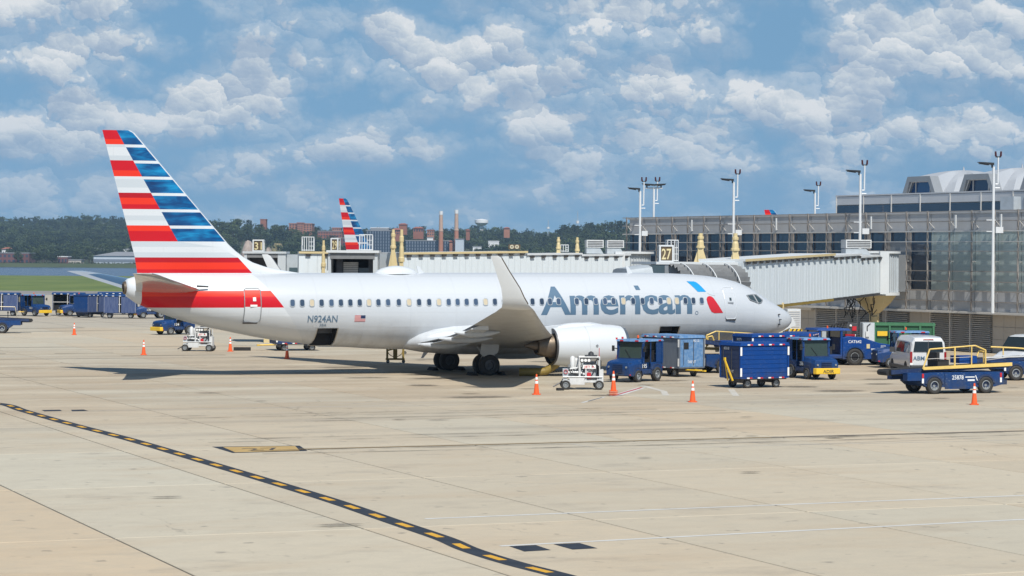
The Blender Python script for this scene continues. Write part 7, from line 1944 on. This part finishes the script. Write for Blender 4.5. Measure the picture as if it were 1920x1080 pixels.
# --- buildings on the far side
def block(name, label, x0, x1, ytop, ybot, Z, m, depth=30, roof=None, cols=0, rows=0, wm=None, hip=False, rim=None, group=None, win=(.55, .5)):
    """a building placed by its bearing; its windows are set into the wall that faces the river"""
    X0, X1 = px2(x0, Z), px2(x1, Z)
    def zz(y, x): return CAM_H - (y - (480.7 + (x - 960) * .00714)) * Z / FPX
    xm = (x0 + x1) / 2; z0, z1 = zz(ybot, xm), zz(ytop, xm)
    t = thing(name, label, 'building', ((X0 + X1) / 2, Z, z0), 0, group); w_ = (X1 - X0) / 2; h = z1 - z0
    MB().box(-w_, w_, 0, depth, -6, h).build('wall', m, t)
    if hip:
        r = MB(); o_ = .8; rh = h * .38 if hip is True else hip; r.add([(-w_ - o_, -o_, h), (w_ + o_, -o_, h), (w_ + o_, depth + o_, h), (-w_ - o_, depth + o_, h), (-w_ * .45, depth / 2, h + rh), (w_ * .45, depth / 2, h + rh)], [(0, 1, 5, 4), (2, 3, 4, 5), (1, 2, 5), (3, 0, 4), (3, 2, 1, 0)]); r.build('roof', roof or M_roofred, t)
    else:
        MB().box(-w_ - .3, w_ + .3, -.3, depth + .3, h, h + .7).build('roof', roof or M_roofgr, t)
    if cols:
        cw, rh_ = 2 * w_ / cols, h / rows; wm = wm or M_offglass
        mb = MB(); a, b = cw * win[0] / 2, rh_ * win[1] / 2; mb.box(-a, a, -.12, .3, -b, b); me = mb.fix(mb.mesh('window', wm))
        for i in range(cols):
            for j in range(rows): link('window', me, t, (-w_ + cw * (i + .5), 0, rh_ * (j + .5)))
    return t
block('brick_hall', 'long dark red brick building on the far bank at the left edge', -45, 54, 475, 494, 1850, M_dkbrick, 24, M_roofgr, 12, 2, M_offglass)
block('warehouse', 'pale blue grey warehouse with a dark band, left of the striped tail', 175, 300, 480, 496, 1848, M_ware, 40, M_roofgr, hip=3.2)
wb = bpy.data.objects['warehouse']; MB().box(-px2(960 + 62, 1848), px2(960 + 62, 1848), -.3, 0, 2.0, 4.0).build('window_band', M_wared, wb)
block('long_shed', 'long low pale building behind the blue grey warehouse', 172, 300, 467, 472, 2060, M_farwhite, 25, M_roofgr)
block('low_brick_house', 'low red building with a white roof edge between the bank trees', 108, 126, 482, 495, 1849, M_dkbrick, 15, M_farwhite, 3, 1)
block('white_house', 'small white house among the trees at the left edge', 3, 19, 467, 473, 2050, M_farwhite, 12, M_roofred, hip=1.5)
block('low_shed', 'low pale shed partly behind bank scrub', 127, 152, 488, 495, 1853, M_cwall, 12, M_roofgr)
block('far_house', 'tiny white house high on the left hillside', 178, 183, 419, 421.5, 3150, M_farwhite, 12, M_roofgr)
block('far_house', 'second tiny white house high on the left hillside', 188, 193, 419, 421.5, 3150, M_farwhite, 12, M_roofgr)
block('brick_flats', 'tall orange brick apartment block on the ridge between the two tails', 541, 584, 420, 440, 2290, M_brick2, 30, M_brick2, 8, 5, M_offglass)
block('brick_flats', 'narrower taller wing of the orange brick apartments', 556, 567, 418.5, 441, 2286, M_brick2, 20, M_roofred, 3, 6, M_offglass)
block('brick_chimney_block', 'small square brick block poking above the trees left of the apartments', 487, 498, 412, 419, 2330, M_brick, 12, M_brick)
block('brick_terrace', 'red brick terrace just left of the distant striped tail', 595, 640, 434, 455, 2240, M_brick, 25, M_roofgr, 9, 4, M_offglass)
block('brick_flats', 'orange brick block close left of the distant striped tail', 622, 638, 428, 440, 2262, M_brick2, 20, M_brick2, 4, 3, M_offglass)
block('brick_warehouse', 'dark red brick warehouse behind the gate sign reading 29', 628, 660, 447, 475, 2100, M_dkbrick, 20, M_roofgr, 5, 4, M_offglass)
block('glass_office', 'dark glass office block right of the distant striped tail', 686, 731, 433, 474, 2080, M_offglass, 40, M_roofgr, 9, 7, M_wared, win=(.35, .8))
block('office_wing', 'pale roofed upper wing of the dark office block', 694, 728, 428, 433, 2150, M_roofgr, 25, M_farwhite)
block('red_roof_house', 'large house with a red hipped roof behind the cream lift columns', 734, 752, 431, 440, 2200, M_brick, 18, M_roofred, 4, 2, M_offglass, hip=True)
block('red_roof_house', 'red hipped roof house on the ridge above the office blocks', 747, 762, 421, 428, 2260, M_brick, 16, M_roofred, hip=True)
block('red_roof_house', 'broad red roof house left of the twin chimneys', 774, 793, 428, 436, 2240, M_brick, 16, M_roofred, 4, 1, M_offglass, hip=True)
block('brick_house', 'pale red house just left of the twin chimneys', 800, 813, 432, 442, 2220, M_brick2, 14, M_roofred, 3, 2, M_offglass)
block('glass_office', 'long dark office range below the twin chimneys', 760, 852, 452, 476, 2060, M_offglass, 40, M_roofgr, 18, 4, M_wared, win=(.4, .75))
block('pale_house', 'small pale block standing on the dark office range', 800, 811, 446, 456, 2062, M_farwhite, 10, M_roofgr)
block('red_house', 'small red house between the twin chimney bases', 842, 850, 453, 459, 2055, M_brick2, 10, M_roofred, hip=True)
block('blue_grey_block', 'blue grey tower block at the foot of the right chimney', 853, 869, 449, 474, 2030, M_ware, 25, M_roofgr)
block('red_roof_house', 'red roof half hidden by trees below the water tower at left', 873, 880, 432, 438, 2230, M_brick, 12, M_roofred, hip=True)
block('red_roof_house', 'red roof among trees right of the water tower', 944, 955, 428, 434, 2330, M_brick2, 14, M_roofred, hip=True)
block('white_truck_depot', 'low white shed among dark trees right of the chimneys', 886, 902, 463, 468, 2010, M_farwhite, 10, M_roofgr)
block('long_white_roof', 'thin white roof line in the trees right of the chimneys', 915, 935, 453, 456, 2120, M_farwhite, 12, M_farwhite)
# bare bank and scrub mound at the left bridge head
def mound(name, label, x0, x1, ytop, Z, m, cat, seed):
    rgm = random.Random(seed); X0, X1 = px2(x0, Z), px2(x1, Z); xm = (x0 + x1) / 2
    zt = CAM_H - (ytop - (480.7 + (xm - 960) * .00714)) * Z / FPX
    t = MB(); N_ = 16; rings = []
    for j in range(7):
        r = 1 - j / 7.0; rings.append([((X1 - X0) / 2 * (r ** .6) * math.cos(2 * math.pi * k / N_) * rgm.uniform(.85, 1.1), 16 * (r ** .6) * math.sin(2 * math.pi * k / N_), (zt + 1) * (1 - r ** 1.5) * rgm.uniform(.88, 1.06)) for k in range(N_)])
    t.loft(rings, 0, True, True); o = t.build(name, m, None, ((X0 + X1) / 2, Z, -1)); return tag(o, label, cat)
mound('rubble_mound', 'pale bare rubble slope on the far shore left of the sign reading 31', 448, 482, 450, 1990, M_rock, 'rubble', 1)
mound('rubble_mound', 'smaller grey rubble heap right of the sign reading 31', 492, 513, 463, 1960, M_rock, 'rubble', 2)
mound('scrub_mound', 'sandy scrub covered mound beyond the left bridge heads', 500, 540, 455, 2010, M_sand, 'mound', 3)
# chimneys, water tower, masts
for x, yt, lab in ((826, 396, 'left brick chimney of the twin pair, slightly shorter'), (855, 393.5, 'right brick chimney of the twin pair, slightly taller')):
    Z = 2050.0; t = thing('brick_chimney', lab, 'chimney', (px2(x, Z), Z, -1), 0, 'twin brick chimneys on the far shore'); h = CAM_H - (yt - 480) * Z / FPX + 1
    b = MB(); b.lathe([(0, 2.2), (h * .62, 1.85)], n=14); b.build('lower_shaft', M_chim, t); b = MB(); b.lathe([(h * .62, 2.05), (h * .64, 2.05), (h * .645, 1.75), (h * .93, 1.5)], n=14); b.build('upper_shaft', M_chimu, t); b = MB(); b.lathe([(h * .93, 1.7), (h, 1.65), (h, .01)], n=14); b.build('cap', M_farwhite, t)
Z = 2700.0; t = thing('water_tower', 'white bowl shaped water tower on the wooded ridge', 'water tower', (px2(902, Z), Z, 15), 0)
zt = CAM_H + (481 - 411) * Z / FPX - 15; s = .9 * Z / FPX
b = MB(); b.lathe([(zt - 15 * s, 4 * s), (zt - 13 * s, 9 * s), (zt - 8.5 * s, 14.2 * s), (zt - 7 * s, 14.2 * s), (zt - 2.5 * s, 14 * s), (zt - 1.2 * s, 9 * s), (zt, 1 * s), (zt + .1, .01)], n=28); b.build('tank', M_farwhite, t); b = MB(); b.lathe([(0, 5 * s), (zt - 14.5 * s, 4 * s)], n=18); b.build('stem', M_farwhite, t)
for x, yt, lab in ((1027, 413, 'small red and white mast on the ridge'), (1082, 396, 'thin radio mast on the wooded ridge right of the water tower')):
    Z = 2450.0; t = thing('radio_mast', lab, 'mast', (px2(x, Z), Z, 20), 0); h = CAM_H - (yt - 481.5) * Z / FPX - 20
    b = MB()
    for k in range(3): b.cyl((1.0 * math.cos(k * 2.09), 1.0 * math.sin(k * 2.09), 0), (.3 * math.cos(k * 2.09), .3 * math.sin(k * 2.09), h), .16, .12, 5)
    for k in range(8): b.tube([(.9 * math.cos(a * 2.09), .9 * math.sin(a * 2.09), h * k / 8) for a in range(4)], .08, 4)
    b.build('lattice', M_greyeq, t); b = MB(); b.cyl((0, 0, h * .62), (0, 0, h * .70), 1.5, n=10); b.build('antenna_drum', M_farwhite, t)

# ------------------------------------------------------------------ summer haze over the river
hz = MB().box(-2600, 2600, -60, 3480, -7.5, 105)
ho = hz.build('haze', []); ho['kind'] = 'stuff'
m = bpy.data.materials.new('haze_air'); m.use_nodes = True; N = NT(m.node_tree); N.n.clear()
o_ = N.node('ShaderNodeOutputMaterial'); v_ = N.node('ShaderNodeVolumePrincipled')
v_.inputs['Color'].default_value = (0.50, 0.72, 1.0, 1); v_.inputs['Density'].default_value = HAZE; v_.inputs['Anisotropy'].default_value = 0.1
N.l.new(v_.outputs[0], o_.inputs['Volume']); ho.data.materials.append(m)
